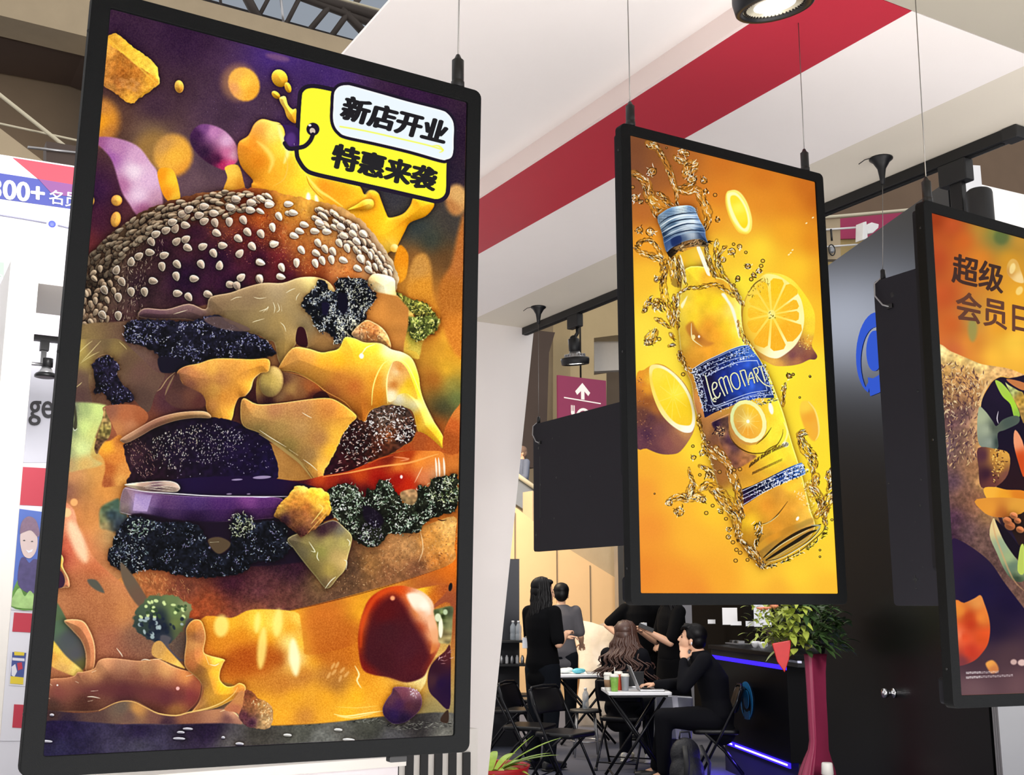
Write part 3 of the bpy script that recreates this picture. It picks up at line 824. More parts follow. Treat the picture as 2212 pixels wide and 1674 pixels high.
    for s_ in ("1115,660,-40 1215,635,-35 1235,730,30 1400,715,-25 1615,705,0 1515,790,60 1800,790,-50 1120,910,50 1380,910,60 1580,920,-80 955,935,80 "
               "1110,1040,75 1305,1065,0 860,1090,10 765,1210,80 1125,1225,0 1245,1265,55 1455,1235,20 1700,1130,10 1770,1145,70 1815,1050,-40 2010,1070,90 2020,890,20 "
               "1100,520,-60 1210,485,10 1000,540,-25 705,820,-35 620,880,-80 825,780,5 980,810,-20 840,665,60 890,580,-25 1530,460,70 1685,450,90 1840,430,60 "
               "1885,560,50 1785,630,40 1550,570,30 2030,580,60 2170,690,10 1935,715,50 1415,440,-25 520,1100,60 330,1190,60 480,1270,80 310,1460,50 480,1470,85 "
               "460,970,-70 620,1210,80 1360,375,-12 1520,355,5 1415,280,-8 1180,360,-20 1760,200,4 1925,240,0 1915,320,5 1700,290,5 1250,310,-25 1070,450,-15").split():
        x, y, g = [float(v) for v in s_.split(',')]; q = PT('a', "%f,%f" % (x, y))[0]
        t = min(1, max(0, (q[0] - 230) / 300)); hx = ''.join('%02x' % int(v * 255) for v in (hexc('8c7c6a') * (1 - t) + hexc('c4b09c') * t))
        c.seed(q[0], q[1], 10.5, g, .66, hx, 'dccbb6', '1c0a18')
    for s_ in ("215,390,60 145,510,75 370,350,10 490,480,15 440,550,20 380,600,20 605,550,8 735,555,5 165,690,-20 460,755,55 640,680,60 715,745,60 620,790,35 "
               "800,770,60 785,860,75 685,870,65 610,900,70 870,680,60 955,735,70 920,600,25 890,500,30 405,895,90 245,945,65 235,1045,15 15,890,20 10,1070,75 "
               "915,865,25 1070,955,30 1030,510,55 1020,580,40 1130,580,40 1060,660,40 1190,970,45 655,460,20 320,255,0 110,240,10 110,265,5 1100,850,60").split():
        x, y, g = [float(v) for v in s_.split(',')]; q = PT('b', "%f,%f" % (x, y))[0]
        c.seed(q[0], q[1], 10.5, g, .58, 'e2cdb4', 'f6e6d0', '401c14')
    # --- right side of crown: melting cream cheese
    S('b', "1180,1080 1260,1010 1460,1060 1480,1200 1560,1290 1640,1380 1680,1490 1640,1540 1560,1659 1180,1659 1150,1400 1260,1250 1200,1150",
      "1250,1100,f8d898 1400,1100,fff0b8 1350,1180,fff4c8 1300,1300,f0c080 1450,1400,fce090 1650,1500,f8d870 1300,1500,c88a48 1400,1600,d89848 1500,1350,f8d880 1220,1350,d09858", 3, gr=.07, bev=(.1, 6, .3, -.8))
    K('b', "1480,1220 1550,1240 1640,1290 1800,1330 1900,1440 1940,1540 1900,1659 1760,1659 1600,1640 1590,1560 1690,1500 1660,1440 1580,1360",
      hexc('6a6a30'), 'd0c860 e8e080 b8b050 3a4420 485028', 170, 6, 1.0, 3)
    S('d', "1500,0 1800,0 1790,80 1700,160 1640,240 1600,380 1480,330 1330,250 1440,150", "1600,60,8a8a40 1700,60,c8c060 1540,200,a8a040 1450,240,e8b848 1560,330,d8c050 1640,180,c89a40", 5, gr=.1)
    K('d', "1500,-20 1790,-20 1780,70 1660,190 1560,200 1480,90", hexc('5c6430'), 'd0cc70 e8e490 9aa050 28341c', 110, 6, 1.1, 4)
    S('d', "1300,200 1380,130 1440,170 1440,280 1580,330 1590,400 1360,320", "1400,230,fce078 1340,210,e8a848 1500,330,e8c048", 4, gr=.06)
    # --- shadowed middle: film, dark band
    S('.', "140,720 300,690 560,640 860,640 870,780 900,900 560,960 270,960 150,900", "180,760,8a7448 200,860,6a4c3c 300,760,6a5248 250,800,6c5444 330,800,664a44 "
      "360,870,503038 400,900,48262c 450,860,5a3830 560,860,3a1820 300,900,7a4838 620,880,5a2c20 720,860,6a3018 160,800,94845a 280,930,a86040 330,930,8a4c30 "
      "560,780,b08050 800,720,d08a40 700,760,c08a50", 5, gr=.04, tex=[(20, .06)])
    S('c', "180,230 480,200 640,200 800,330 1000,520 1100,560 1000,760 930,930 800,820 700,700 620,560 600,430 500,350 380,420 330,620 360,860 140,820 150,560",
      "230,300,b8a058 300,400,a08c50 400,280,80684c 240,600,6c5448 230,760,5c4440 600,290,8a7448 720,420,6a5240 850,520,6e5046 980,620,6a5044 880,760,5a443c 500,240,746044", 3, gr=.03)
    for p_ in ("180,390 300,270 370,215", "265,420 350,330 455,215", "250,440 350,370 440,325", "640,225 680,260 715,300", "195,690 240,655 265,630"):
        L('c', p_, 'd8c88c', .9, 1.2, .8)
    L('c', "375,430 430,375 500,350 560,375 600,420", 'b89c78', .8, 1.2, .8)
    K('c', "370,500 380,430 500,360 590,400 640,480 620,560 680,660 760,720 780,820 700,830 600,860 540,820 480,740 390,740 400,640", hexc('1c1826'), '8a88b8 b8b8d8 5a5878 34325a', 110, 4, .6)
    S('c', "120,870 200,830 500,860 490,960 420,1130 350,1360 470,1450 300,1500 60,1480", "150,900,6a6c60 160,1100,8a9470 300,900,a8b878 420,900,cfe088 300,1080,cfe08a 260,1300,d8e498 380,1130,d0d480 130,1340,a0a878 120,1440,b89868 300,1450,d8b068", 7, gr=.07)
    S('c', "160,820 195,850 215,980 215,1080 195,1110 175,1080 190,980 170,900", "190,1000,4a4838", 3)
    L('c', "175,1085 192,1115 218,1095", 'e8ecd0', .9, 1.2, .9)
    S('c', "495,870 800,860 930,960 870,1070 660,1190 600,1120 560,1040 500,960", "550,920,96604a 700,960,b46c46 850,980,a8603c 760,1080,c08058 620,1100,c08050", 2.5, gr=.04)
    S('c', "490,880 520,960 560,1060 540,1180 470,1250 420,1350 390,1290 430,1130 470,1000", "500,960,a88858 480,1120,98884c 450,1250,6a4c38", 2.5, tex=[(4, .35)])
    S('c', "500,1240 560,1210 640,1160 690,1230 720,1420 770,1560 830,1659 600,1674 470,1674 500,1500 480,1400 430,1330", "540,1270,f8b038 620,1250,d88840 600,1400,d8843a 680,1500,d89048 540,1500,b86430 660,1620,e8a858 520,1640,a85c34", 5, gr=.08)
    # sauce film draping over the crown
    S('.', "299,684 311,666 359,668 408,656 444,668 454,642 498,632 532,620 570,611 610,611 649,599 690,600 720,620 740,680 735,740 728,756 693,763 665,754 663,746 661,718 652,708 643,714 641,738 "
      "633,756 624,789 612,796 600,775 592,740 575,735 560,725 520,715 480,705 440,700 400,690 340,690",
      "330,678,5a4048 400,672,6a5050 430,685,5a4444 470,660,80684c 500,690,8a7450 540,640,8a7254 560,690,9c8458 600,630,a08a68 600,700,a88c58 640,640,a88e60 680,610,dcc880 690,660,b89a58 620,760,a8884c 700,740,a87c48 670,690,a89068 720,700,7a6458",
      2, gr=.04, bev=(.12, 5, -.4, -.8), rim=('c8b088', 1.4, .5))
    for p_ in ("1935,1540 1975,1525 2065,1500", "2050,1430 2085,1400 2110,1370 2090,1420", "1700,1300 1760,1270 1820,1265", "1080,1450 1150,1430 1230,1405", "1950,1265 2010,1280 2085,1270"):
        L('a', p_, 'ecdcb8', .8, 1.2, .85)
    for p_ in ("150,1320 170,1380 160,1440", "200,1330 220,1400 190,1430", "240,1360 245,1420", "400,1300 410,1260 440,1220", "0,1420 60,1400 100,1380", "230,1540 270,1580 290,1640", "290,1220 340,1190 390,1170"):
        L('b', p_, 'f4e8c4', .8, 1.2, .85)
    # kale under the crown, left
    K('.', "268,720 272,700 300,690 340,690 400,694 440,686 470,680 500,700 530,716 575,735 590,752 592,768 540,775 470,778 440,788 400,800 360,802 350,780 330,758 300,745 272,738",
      hexc('191824'), '9a9cc0 c8c8dc 5c5c80 32324e 7878a0', 650, 5.5, .65, 3)
    S('.', "345,770 400,778 408,790 385,802 362,806 345,800", "375,790,1c1828", 3)
    S('.', "440,690 470,683 500,692 540,710 520,716 470,708", hexc('6a5450'), 4, al=.8)
    # black kale on the right
    S('.', "642,711 652,706 660,716 664,748 640,742", hexc('3a1420'), 1.5)
    kr = "640,1070 700,1080 740,1130 760,1190 830,1200 820,1100 900,1050 1060,1060 1170,1080 1190,1150 1270,1240 1240,1330 1170,1410 1160,1500 1080,1600 1060,1700 960,1750 830,1780 800,1700 720,1650 650,1640 600,1550 540,1450 460,1370 490,1280 560,1210 620,1150"
    K('b', kr, hexc('14161e'), 'a8aca8 d0d4c4 707888 e8e8d8 3c4454', 760, 6, .8, 2.5)
    S('b', "860,1230 950,1240 960,1400 900,1450 850,1330", hexc('141224'), 6)
    S('b', "680,1330 760,1340 740,1450 690,1450", hexc('1a1630'), 5)
    c.curls('b', "830,1500 1000,1480 1080,1600 980,1740 850,1700", 120, 'e8e8c8 f4f0d0 383828', 7, .8, .9, 1.2, 80)
    c.curls('b', "850,1060 1180,1080 1260,1250 1150,1420 980,1380 960,1200", 180, 'f0f0e0 a8a890 1a1a1c', 6, .7, .9, 3.5)
    # nut + slices right of it
    S('d', "930,130 1060,10 1150,30 1240,90 1300,180 1320,290 1200,240 1050,220 960,180", "1050,60,c88a50 1150,120,b87440 1000,160,d8a878 1240,160,e8b878 1290,250,f0b060 1120,180,c88048", 2, gr=.06, tex=[(4, .18)], rim=('f8e0b0', 1.5, .4))
    c.curls('d', "980,60 1200,60 1220,200 1000,190", 40, '9a4c28 f0d0a0 e8c090', 6, .7, .8)
    # --- cheese slice 1 (right, folded)
    S('d', "330,290 480,290 620,330 700,320 800,290 860,180 960,190 1060,230 1220,240 1330,300 1440,330 1540,400 1600,560 1620,700 1660,830 1740,1000 1840,1160 1860,1260 1830,1295 1740,1230 1640,1150 1590,1120 1540,930 1440,880 1300,860 1180,890 1110,930 1050,1060 1020,1030 970,960 820,840 700,790 620,690 480,590 350,530 210,510 200,470",
      "350,400,c88e48 500,360,d89a48 640,420,f0a830 850,240,f8d040 800,400,fcb428 1000,360,fcc430 1150,300,fcd038 1280,330,fff0a0 1200,420,fcc838 450,480,d09040 620,560,c88838 800,600,c87c34 "
      "950,680,c87030 1050,850,c07028 1030,980,b86820 720,720,a86030 1180,600,e89828 1220,750,e89020 1200,850,e08a20 1400,340,fff0a0 1500,450,f8e060 1580,600,fcd838 1600,750,f8c828 1500,700,fcd028 "
      "1400,800,fffae0 1550,850,fff4c0 1680,980,fce870 1600,1000,f8b028 1700,1150,fcb028 1820,1250,fcc030 1340,620,f8e890", 1.8, gr=.07, bev=(.1, 4, .3, -.8), rim=('f8d880', 1.5, .35))
    S('d', "1290,560 1330,440 1400,420 1470,480 1530,600 1590,800 1480,740 1390,760 1370,800 1300,830 1280,740", "1310,600,f0c078 1330,760,f8e8c0 1400,500,d88838 1420,600,e8b060 1380,520,f8d8a0 1500,650,e8b828 1460,720,fcd038 1350,650,c87c38", 2.5, gr=.06)
    L('d', "1130,860 1140,700 1180,560 1250,440 1330,400", 'fcf080', 1.6, 2, .9)
    L('d', "1290,840 1280,700 1290,560 1340,430", 'fff4a0', 1.6, 2, .9)
    L('d', "1330,410 1400,400 1490,460 1560,600 1640,800 1750,1010", 'fcf4a0', 1.3, 2, .6)
    L('d', "1000,370 1040,330 1080,280 1160,250", 'fff8d0', 1.3, 2, .8); c.E(781, 769, 5, 6, 0, 'fffce8', 3)
    L('d', "200,515 400,555 560,640 680,730 860,830 960,950 1040,1050", 'e8a050', 1, 1.5, .7)
    # shadowed pocket between slices
    S('d', "-10,560 -10,860 200,830 420,800 600,770 700,800 680,740 620,700 560,640 400,570 220,520 180,540", "60,640,b89c50 160,620,c0a860 200,760,8a6848 320,700,a8804a 420,720,8a5c38 500,680,a05c30 600,660,a85828 100,830,3c1c24 300,800,7c5034 560,780,4a2020 250,600,6a4438 640,770,3a181c", 2.5, gr=.05)
    c.E(586, 824, 26, 34, 10, CL('.', "585,820,c0a458 570,850,98804c 600,800,c8ac68"), 4, gr=.06, rim=('8a6a48', 2, .5))
    S('d', "540,770 620,720 690,760 700,800 620,790 560,800", hexc('3a1818'), 3)
    # cheese drip, centre left
    S('c', "1220,530 1300,470 1440,440 1560,400 1700,390 1960,400 2140,400 2140,520 2060,540 1990,600 1960,700 1900,770 1840,790 1800,880 1780,980 1740,1060 1690,1080 1600,1040 1540,970 1510,880 1500,800 1420,740 1300,680 1260,620",
      "1280,520,a8704c 1400,560,b87848 1480,600,b87c48 1460,480,d89c50 1560,500,d8a048 1650,600,b87c44 1800,450,c88c40 1900,520,d89440 2050,480,d89238 2000,560,f0a838 1950,680,fcb840 1850,740,e09438 1700,780,d08a38 1600,700,d09848 1560,880,c88848 1680,950,e0a040 1700,1050,e08a38 1760,960,f8b840 1350,650,98604a", 1.8, gr=.08, rim=('f0b868', 1.3, .4), bev=(.14, 4, .7, .2))
    L('c', "2050,545 1990,600 1960,700 1900,775", 'fcd890', 1, 1.5, .8)
    S('c', "1230,540 1270,640 1380,700 1480,760 1500,870 1340,900 1200,880 1100,800 1150,700", "1250,640,4e3430 1350,760,6a4438 1450,820,5c3430 1200,800,5a3c38", 4, gr=.03)
    L('c', "1200,530 1120,600 1060,690 1020,720", 'b8a070', 1, 1.5, .8); L('c', "1190,560 1130,680 1100,760", '98825c', 2, 2, .7)
    # patty, left
    S('c', "690,1300 700,1240 900,1130 1100,1040 1300,990 1500,980 1760,1010 1950,1100 2139,1210 2139,1674 820,1674 760,1540 710,1420",
      "800,1350,38222c 1000,1200,1e1420 1200,1300,20142a 1500,1100,1c1028 1500,1400,1e122a 1800,1300,1e1230 1900,1500,1c1030 1000,1550,281624 2100,1500,1c1234", 2.5, wob=(5, 1), tex=[(6, .2)])
    c.curls('c', "960,1200 1350,1060 1480,1080 1330,1400 1250,1480 1050,1480", 240, 'd8c8b8 a89888 f0e4d4 6a5a58', 3.5, .7, .9, 1, 100)
    c.curls('c', "1420,1070 1800,1080 1880,1250 1650,1400 1400,1420", 190, 'd0c4c0 a89898 f0e8e0', 3, .65, .9, 1, 110)
    c.curls('c', "700,1240 900,1220 1000,1500 900,1600 780,1480", 130, '9a7a6c 6a4a44 c8a898', 4, .7, .8, 1, 70)
    c.curls('c', "1700,1100 2139,1250 2139,1500 1600,1560 1000,1600 1300,1450", 110, '9a90a8 c8c0d0 5a5070', 2.5, .6, .8)
    # cheese slice 2: band over patty + front flap
    S('c', "655,1200 800,1110 1000,1000 1200,940 1400,920 1520,930 1560,990 1400,990 1200,1020 1000,1090 860,1170 720,1240 665,1230", "700,1210,a0785c 1000,1060,8a604c 1300,970,94704e 1500,960,a8845c", 1.8, gr=.03, rim=('c8a888', 1, .5), bev=(.1, 4, 0, -1))
    S('d', "-160,790 -20,850 200,840 500,800 700,790 820,840 930,920 980,980 930,1040 850,1150 780,1300 700,1450 640,1580 610,1620 560,1610 480,1500 400,1420 280,1320 150,1230 0,1140 -160,1070 -190,920",
      "-100,850,c08848 0,950,b88c50 150,900,a8744c 400,900,b07c4c 400,1100,b88c54 200,1100,b08c50 600,1200,b07c48 500,1350,a8804c 700,900,c07c3c 850,950,d89038 900,1020,f0b040 800,1150,f0b440 730,1320,f8b838 650,1500,fcc050 590,1590,e09848 300,1270,a08448 0,1120,a0844c", 1.8, gr=.08, rim=('fcd880', 1.3, .4))
    for p_ in ("0,1110 120,1190 270,1280", "300,1305 390,1365", "440,1405 520,1460 585,1520", "430,935 480,965 530,990"):
        L('d', p_, 'f8e8c8', .9, 1.2, .85)
    L('d', "0,1150 150,1240 300,1350 420,1450 540,1610", 'a89058', 3, 2.5, .8)
    S('d', "1850,1150 1920,980 2000,870 2030,870 2030,1300 1860,1340", "1950,1050,c8642c 1990,950,d8823c 1900,1200,a85424", 3, gr=.08)
    # --- second patty right
    S('d', "970,1000 1060,1040 1120,920 1290,860 1430,870 1510,920 1560,1040 1570,1120 1530,1220 1440,1270 1330,1350 1100,1440 900,1530 700,1560 650,1540 760,1340 860,1130",
      "900,1200,2c1418 1000,1250,241014 1100,1100,38201c 1250,1000,5a4a40 1400,950,4a3830 1300,1150,8a5030 1450,1150,2c1c1c 900,1450,3a1418 750,1480,2c101c 1200,1300,4a2418", 2, tex=[(5, .3)], wob=(5, 1.5))
    c.curls('d', "1130,920 1430,880 1560,1050 1520,1200 1380,1240 1200,1200 1100,1050", 330, 'fff4ec d8c8bc f8e8dc 201014 8a6050', 6, .9, .95, 2.4)
    c.curls('d', "960,1010 1120,1060 1250,1250 1100,1400 880,1380 800,1250", 210, 'e8d4c8 b89080 201014 f4e4d8', 5, .8, .9, 2.4)
    c.curls('d', "760,1430 1100,1380 1000,1500 700,1550", 26, 'd8a098 e8c0b0', 7, 1, .8, .8, -15)
    S('d', "1580,1130 1680,1160 1830,1290 1850,1340 1440,1320 1340,1350 1450,1270 1540,1220", "1600,1220,a85428 1750,1280,b85c28 1450,1310,a84820", 3, gr=.07)
    # --- ketchup/tomato slice
    S('d', "-60,1660 100,1600 400,1620 640,1570 900,1520 1100,1440 1330,1350 1500,1320 1700,1320 1850,1345 1870,1560 1850,1720 1700,1810 1560,1830 1300,1790 1000,1800 600,1720 200,1700",
      "100,1640,3a1430 400,1640,4a1428 700,1620,a02c18 640,1590,c85020 1000,1560,c04818 1300,1400,7c2414 1500,1360,a83c14 1400,1470,e07c30 1600,1420,f09038 1750,1350,e88c38 1200,1600,a81c10 900,1680,7a141c 1400,1600,a01810 1500,1650,c02c10 1350,1750,c02008 1650,1600,d88050 1780,1600,e0a070 1850,1600,e0a060 1050,1750,5c141c", 2, gr=.05)
    L('d', "640,1580 900,1540 1200,1480 1500,1440 1700,1380 1800,1350", 'f8b060', 2, 2.5, .8)
    L('d', "1350,1380 1500,1400 1420,1420", 'f0a070', 1.6, 2.5, .8); L('d', "1100,1450 1200,1400 1350,1360", 'c85828', 1.6, 2.5, .8)
    for x in (1770, 1800, 1850):
        L('d', "%d,1390 %d,1480 %d,1590" % (x, x + 8, x + 12), 'fcecd8', 2.2, 2, .9)
    L('d', "1640,1480 1600,1560 1560,1640", 'f8c8a0', 1, 1.5, .8); c.E(867, 1030, 3, 4, 0, 'f8d8d0', 2)
    # --- dark sauce and onion ring, left
    S('.', "380,1035 560,1030 700,1060 720,1120 560,1140 300,1130 290,1060", "400,1050,24143c 560,1060,221238 700,1090,3c1430 480,1080,241238", 3)
    for p_ in ((512, 1036, 12, 2), (566, 1031, 20, 3.5), (495, 1067, 6, 1.8), (537, 1067, 4, 1.5)):
        c.E(*p_, -3, 'a898b8', 2, al=.85)
    S('e', "640,380 660,230 700,150 800,160 930,200 1200,230 1600,250 2180,250 2300,300 2300,440 2100,470 1700,500 1300,520 1000,500 850,450 700,420",
      "700,250,8a7078 690,360,94807c 870,300,a48cb8 830,360,a890c0 940,280,6c5078 1100,320,52365e 1400,320,48305e 1700,330,48285a 1950,300,6a3a70 2100,330,502a5c 1400,460,301a40 1900,460,301840 1050,440,38244a", 2, gr=.05, rim=('c8b4c0', 1, .3))
    S('e', "800,215 970,230 920,395 775,385", "870,300,a890c0 830,340,b8a0c8", 2, sm=0, gr=.06)
    S('e', "690,125 850,100 1100,85 1210,105 1250,150 1240,180 1180,200 900,195 800,165", "750,135,e0c8a8 900,120,a08474 1150,110,a89080 1220,160,b8a090 1000,160,685058", 1.5, rim=('e8d8c0', 1, .6))
    for p_ in ("880,150 1000,120 1190,110", "900,160 1020,175 1180,190", "900,150 1060,150 1180,170", "960,165 1100,140 1190,150"):
        L('e', p_, 'e0d0bc', .9, 1.3, .9); L('e', p_.replace('1', '1'), '4a3438', .3, 1, .4)
    L('e', "700,160 900,195 1200,215 1600,240 2139,245 2500,240", 'e8dce8', 1.3, 1.6, .95)
    L('e', "650,400 760,430 850,450", 'd8c8d0', .9, 1.3, .8)
    L('f', "-60,250 60,250 115,245", 'd0c8e8', 1.4, 1.8, .9)
    # --- lower bun
    S('.', "246,1262 300,1230 420,1200 600,1170 700,1160 800,1150 900,1140 980,1115 984,1150 982,1180 978,1215 900,1245 780,1280 640,1315 520,1338 440,1340 350,1320 280,1290",
      "270,1260,c08048 330,1260,a8643c 400,1270,7a4434 450,1310,9a4c2c 420,1330,a8502c 560,1270,5c3438 500,1200,301828 600,1200,2c1828 600,1310,6c4038 500,1250,401c2c 560,1330,8a5038 700,1250,8a6c44 720,1290,684a38 760,1230,584030 "
      "800,1220,94683c 850,1200,b07c4c 880,1180,c08c58 840,1240,8a5c3c 930,1160,c88840 960,1180,e0a050 970,1140,f0b868 900,1230,7c5038 640,1220,381c2c 700,1200,2c1828 950,1210,c87c38", 2, gr=.07, tex=[(5, .1), (12, .08)])
    c.curls('f', "900,900 1200,700 1640,600 1960,440 1950,850 1400,1060 700,1240 800,1050", 420, 'd8a878 5a3424 e8c090 805030', 4, .6, .55)
    c.curls('e', "780,1000 1000,1010 1300,1080 1300,1300 950,1200", 140, 'f0b878 8a4c2c e0a060', 7, .6, .5, .6, 70)
    L('f', "1610,560 1640,700 1640,800 1600,900", 'f4d0a0', 1.1, 1.5, .8)
    L('f', "1790,470 1830,485 1880,480", '3a2018', 1.2, 1.5, .9)
    L('.', "416,1342 440,1343 530,1336 640,1316 780,1282 900,1246 965,1222", '5a2c1c', 1.2, 1.5, .7)
    # --- kale, lower row
    S('.', "285,1110 400,1125 560,1125 640,1110 700,1130 690,1200 600,1220 480,1225 330,1230 280,1180", hexc('221628'), 6)
    S('e', "440,400 470,340 560,290 640,270 650,400 720,430 700,560 600,600 520,580 450,560 440,470", "500,340,5c6c50 620,320,4c6454 560,430,3c4c54 640,520,3a4450 480,540,a08c60 460,480,88885a", 8, tex=[(6, .15)])
    K('e', "600,620 700,480 800,440 960,480 1060,500 1400,520 1500,650 1560,780 1700,830 1760,720 1760,560 1800,430 1900,430 2000,500 2139,480 2300,520 2330,640 2340,800 2200,900 2000,900 1900,1000 1700,1040 1500,1060 1200,1030 1100,990 900,980 760,1020 600,960 530,880 540,780 580,720",
      hexc('161820'), '7c88a0 b8c4cc 4a5468 8a84a8 343a50', 620, 5, .65, 3)
    c.curls('e', "760,500 950,480 1000,600 760,620", 70, 'b8ccb8 7c9484 dce8d8', 6, .7)
    c.curls('e', "540,760 900,640 900,1000 620,960", 130, 'a8b8bc 68787c d8e0e0', 4.5, .65)
    c.curls('e', "1760,430 1960,430 2000,600 1780,640", 110, 'c8d0a8 e8ecc8 8a9470', 6, .8)
    S('e', "1530,680 1640,650 1750,700 1740,760 1650,820 1580,780", "1640,720,5a4a38", 4); L('e', "1550,705 1640,700", 'c8c0a0', .9, 1.4)
    K('f', "680,200 780,130 900,110 1000,180 1060,250 1080,160 1150,180 1200,90 1290,80 1340,150 1430,260 1450,310 1560,290 1600,140 1700,140 1750,60 1900,30 1990,30 1985,360 1860,420 1720,470 1640,540 1600,600 1420,620 1300,620 1240,700 1180,740 1100,750 960,690 880,600 780,480 720,400 700,300",
      hexc('1e2018'), '98b098 d0dcc0 5c7058 e8f0d8 40503c', 1100, 6, .75, 2.5)
    S('f', "1060,330 1200,400 1250,500 1180,560 1080,500 1040,420", hexc('1c1224'), 8, al=.9)
    c.curls('f', "720,160 1000,180 1040,340 820,420 700,320", 130, 'e8f0dc a8bca0 20281c', 7, .9, .95, 3.5)
    c.curls('f', "1700,100 1985,40 1985,300 1700,260", 110, 'f0f4c8 c8d09c 4c5c30', 7, .8, .9, 2.5)
    c.curls('f', "1100,480 1230,560 1200,740 1000,660", 80, '98909c d8d0dc 5a5468', 4, .8)
    S('f', "1420,200 1560,170 1590,250 1540,330 1440,290", "1500,220,c09468 1480,270,88704c", 4, tex=[(5, .2)])
    # lettuce-green piece under the nugget
    S('f', "290,660 540,560 740,480 860,560 930,640 920,740 890,850 860,980 790,1060 680,1170 560,1040 460,920 340,760",
      "350,680,70644c 480,700,8a7c4c 640,580,38202c 740,520,3c2830 820,580,6a6454 700,700,a89858 850,700,b8a860 620,800,98904c 780,850,b89c60 850,900,c8a868 700,980,b09850 560,940,8a7848 420,800,7c7050 680,1120,88704c 880,640,8a7c50",
      2, gr=.05, rim=('d8d090', 1.3, .45))
    for p_ in ("500,700 540,760 560,800 520,790", "880,670 910,700 900,740", "590,800 580,850 600,890", "850,880 880,900 870,980", "660,1170 720,1090 770,1050", "270,700 330,750"):
        L('f', p_, 'f4f0cc', 1.1, 1.4, .85)
    S('f', "150,410 200,330 300,220 380,135 480,150 500,160 620,160 690,220 710,300 720,400 640,480 560,570 480,620 410,650 360,600 260,520 170,460",
      "200,370,b88c3c 300,260,e8a840 380,170,f4b850 450,160,f8c058 350,300,c88038 420,280,d89038 540,200,f8c438 640,220,fcd040 680,290,d89c2c 560,280,f8bc40 620,350,f8c850 680,370,e8a838 350,420,8a5434 260,470,4a2c38 450,420,a8683c 520,500,9c6440 430,600,5c3430 600,420,c07c38 480,350,b86c30",
      2, gr=.09, wob=(5, 1.5), tex=[(6, .1)], bev=(.1, 5, .5, -.8))
    L('f', "600,320 640,360 600,420 520,520", 'fce080', 1.2, 1.6, .8); L('f', "700,370 640,440 560,530 480,620", 'e8b868', 1, 1.4, .7)
    # --- below: glowing amber, tomato, splashes
    S('h', "-300,40 0,20 200,-60 600,-40 660,60 690,280 710,370 900,350 1200,250 1240,0 1500,-180 2080,-300 1900,-60 2090,-120 2090,300 1950,400 1880,520 1820,700 1500,1010 900,1020 380,1050 200,800 0,650 -300,560",
      "0,60,f8b430 100,200,e08a20 250,60,ffd848 420,80,ffe060 560,100,f0a028 640,30,fcd860 660,260,fcc038 560,260,ffe890 600,420,fff0b0 600,520,fcd060 330,240,f8a820 300,330,b85a18 150,400,b8541c 450,420,a8541c 40,450,c06820 300,500,c87428 "
      "800,160,c86420 950,120,c06020 850,300,b87028 1000,260,e89424 1150,100,e8901c 1150,300,e08c20 800,430,f4ac30 700,560,d8882c 900,560,b87830 500,640,c88030 760,640,f8b030 1000,640,a87034 600,780,f0a828 300,760,f8b02c 900,800,f4a828 1200,780,fcb428 1400,800,fcb030 "
      "500,900,fcb030 700,950,c88438 900,930,f0a830 1100,920,fcbc30 1300,950,f0b040 -100,300,e8902c -200,400,d87828 1600,-150,fcb428 1800,-260,fcc830 1300,-60,e88c20 1950,-180,c86820 2030,-230,b0582c 1850,640,f0d890 1900,750,fce898 2040,50,a89058", 4, gr=.09)
    for x, y, rx, ry, cl, al in ((745, 1395, 70, 55, 'bc6420', .75), (540, 1425, 70, 30, 'b05418', .75), (610, 1470, 60, 22, 'c47830', .6), (690, 1462, 60, 16, 'b87838', .6), (700, 1350, 40, 30, 'c87028', .6),
                                 (640, 1520, 60, 14, 'e09a30', .5), (560, 1490, 50, 20, 'c88030', .6), (850, 1500, 60, 14, 'e0962c', .5), (470, 1380, 18, 30, 'd08020', .6), (790, 1430, 26, 60, 'e08a20', .5)):
        c.E(x, y, rx, ry, -8, cl, 46, al=al, gr=.1)
    for p_ in ((566, 1400, 10, 45), (600, 1345, 10, 30), (556, 1345, 7, 22), (478, 1352, 16, 24)):
        c.E(*p_, 5, 'ffe880', 12, al=.8)
    c.E(636, 1420, 11, 40, -5, 'fff4c0', 12, al=.9)
    for x, y in ((970, 480), (1010, 470), (1060, 520), (1100, 560), (930, 570), (1040, 600), (980, 540)):
        q = PT('h', "%d,%d" % (x, y))[0]; c.E(q[0], q[1], 3, 8, 20 + x % 40, 'e8b068', 4, al=.7)
    L('h', "1180,480 1220,560 1200,620 1240,690", 'fce8a8', 2, 2.5, .9)
    L('h', "400,1048 800,1035 1200,1000 1450,960", 'c07820', 1.5, 2, .8)
    L('h', "980,940 1100,960 1300,930 1450,910", 'fff0a0', 1.6, 2.5, .9); L('h', "1010,960 1150,975 1350,935", 'ffe8a0', 1.2, 2, .8)
    L('h', "1000,870 1200,880 1400,860", 'ffd870', 1, 2, .6)
    # dark tomato (blurred) with lit right side
    S('f', "1400,1140 1500,1150 1640,1200 1740,1300 1760,1420 1780,1560 1820,1700 1790,1800 1700,1960 1640,2060 1480,2110 1300,2060 1130,2030 1030,1960 990,1700 1020,1480 1100,1280 1250,1170",
      "1250,1200,c84818 1400,1180,d85018 1150,1300,b02c10 1050,1500,c05020 1030,1700,a8380c 1200,1500,58181c 1300,1700,4c2024 1300,1900,48202c 1400,1400,7c1814 1480,1300,e07038 1600,1280,f8e0c0 1640,1360,fcecd0 1560,1420,d88048 1700,1450,f0b890 1600,1560,b85430 1750,1650,e8a070 1700,1750,c86838 1650,1850,98341c 1500,1900,5c1c20 1550,2040,4c1c28 1100,1900,802018", 5, gr=.05)
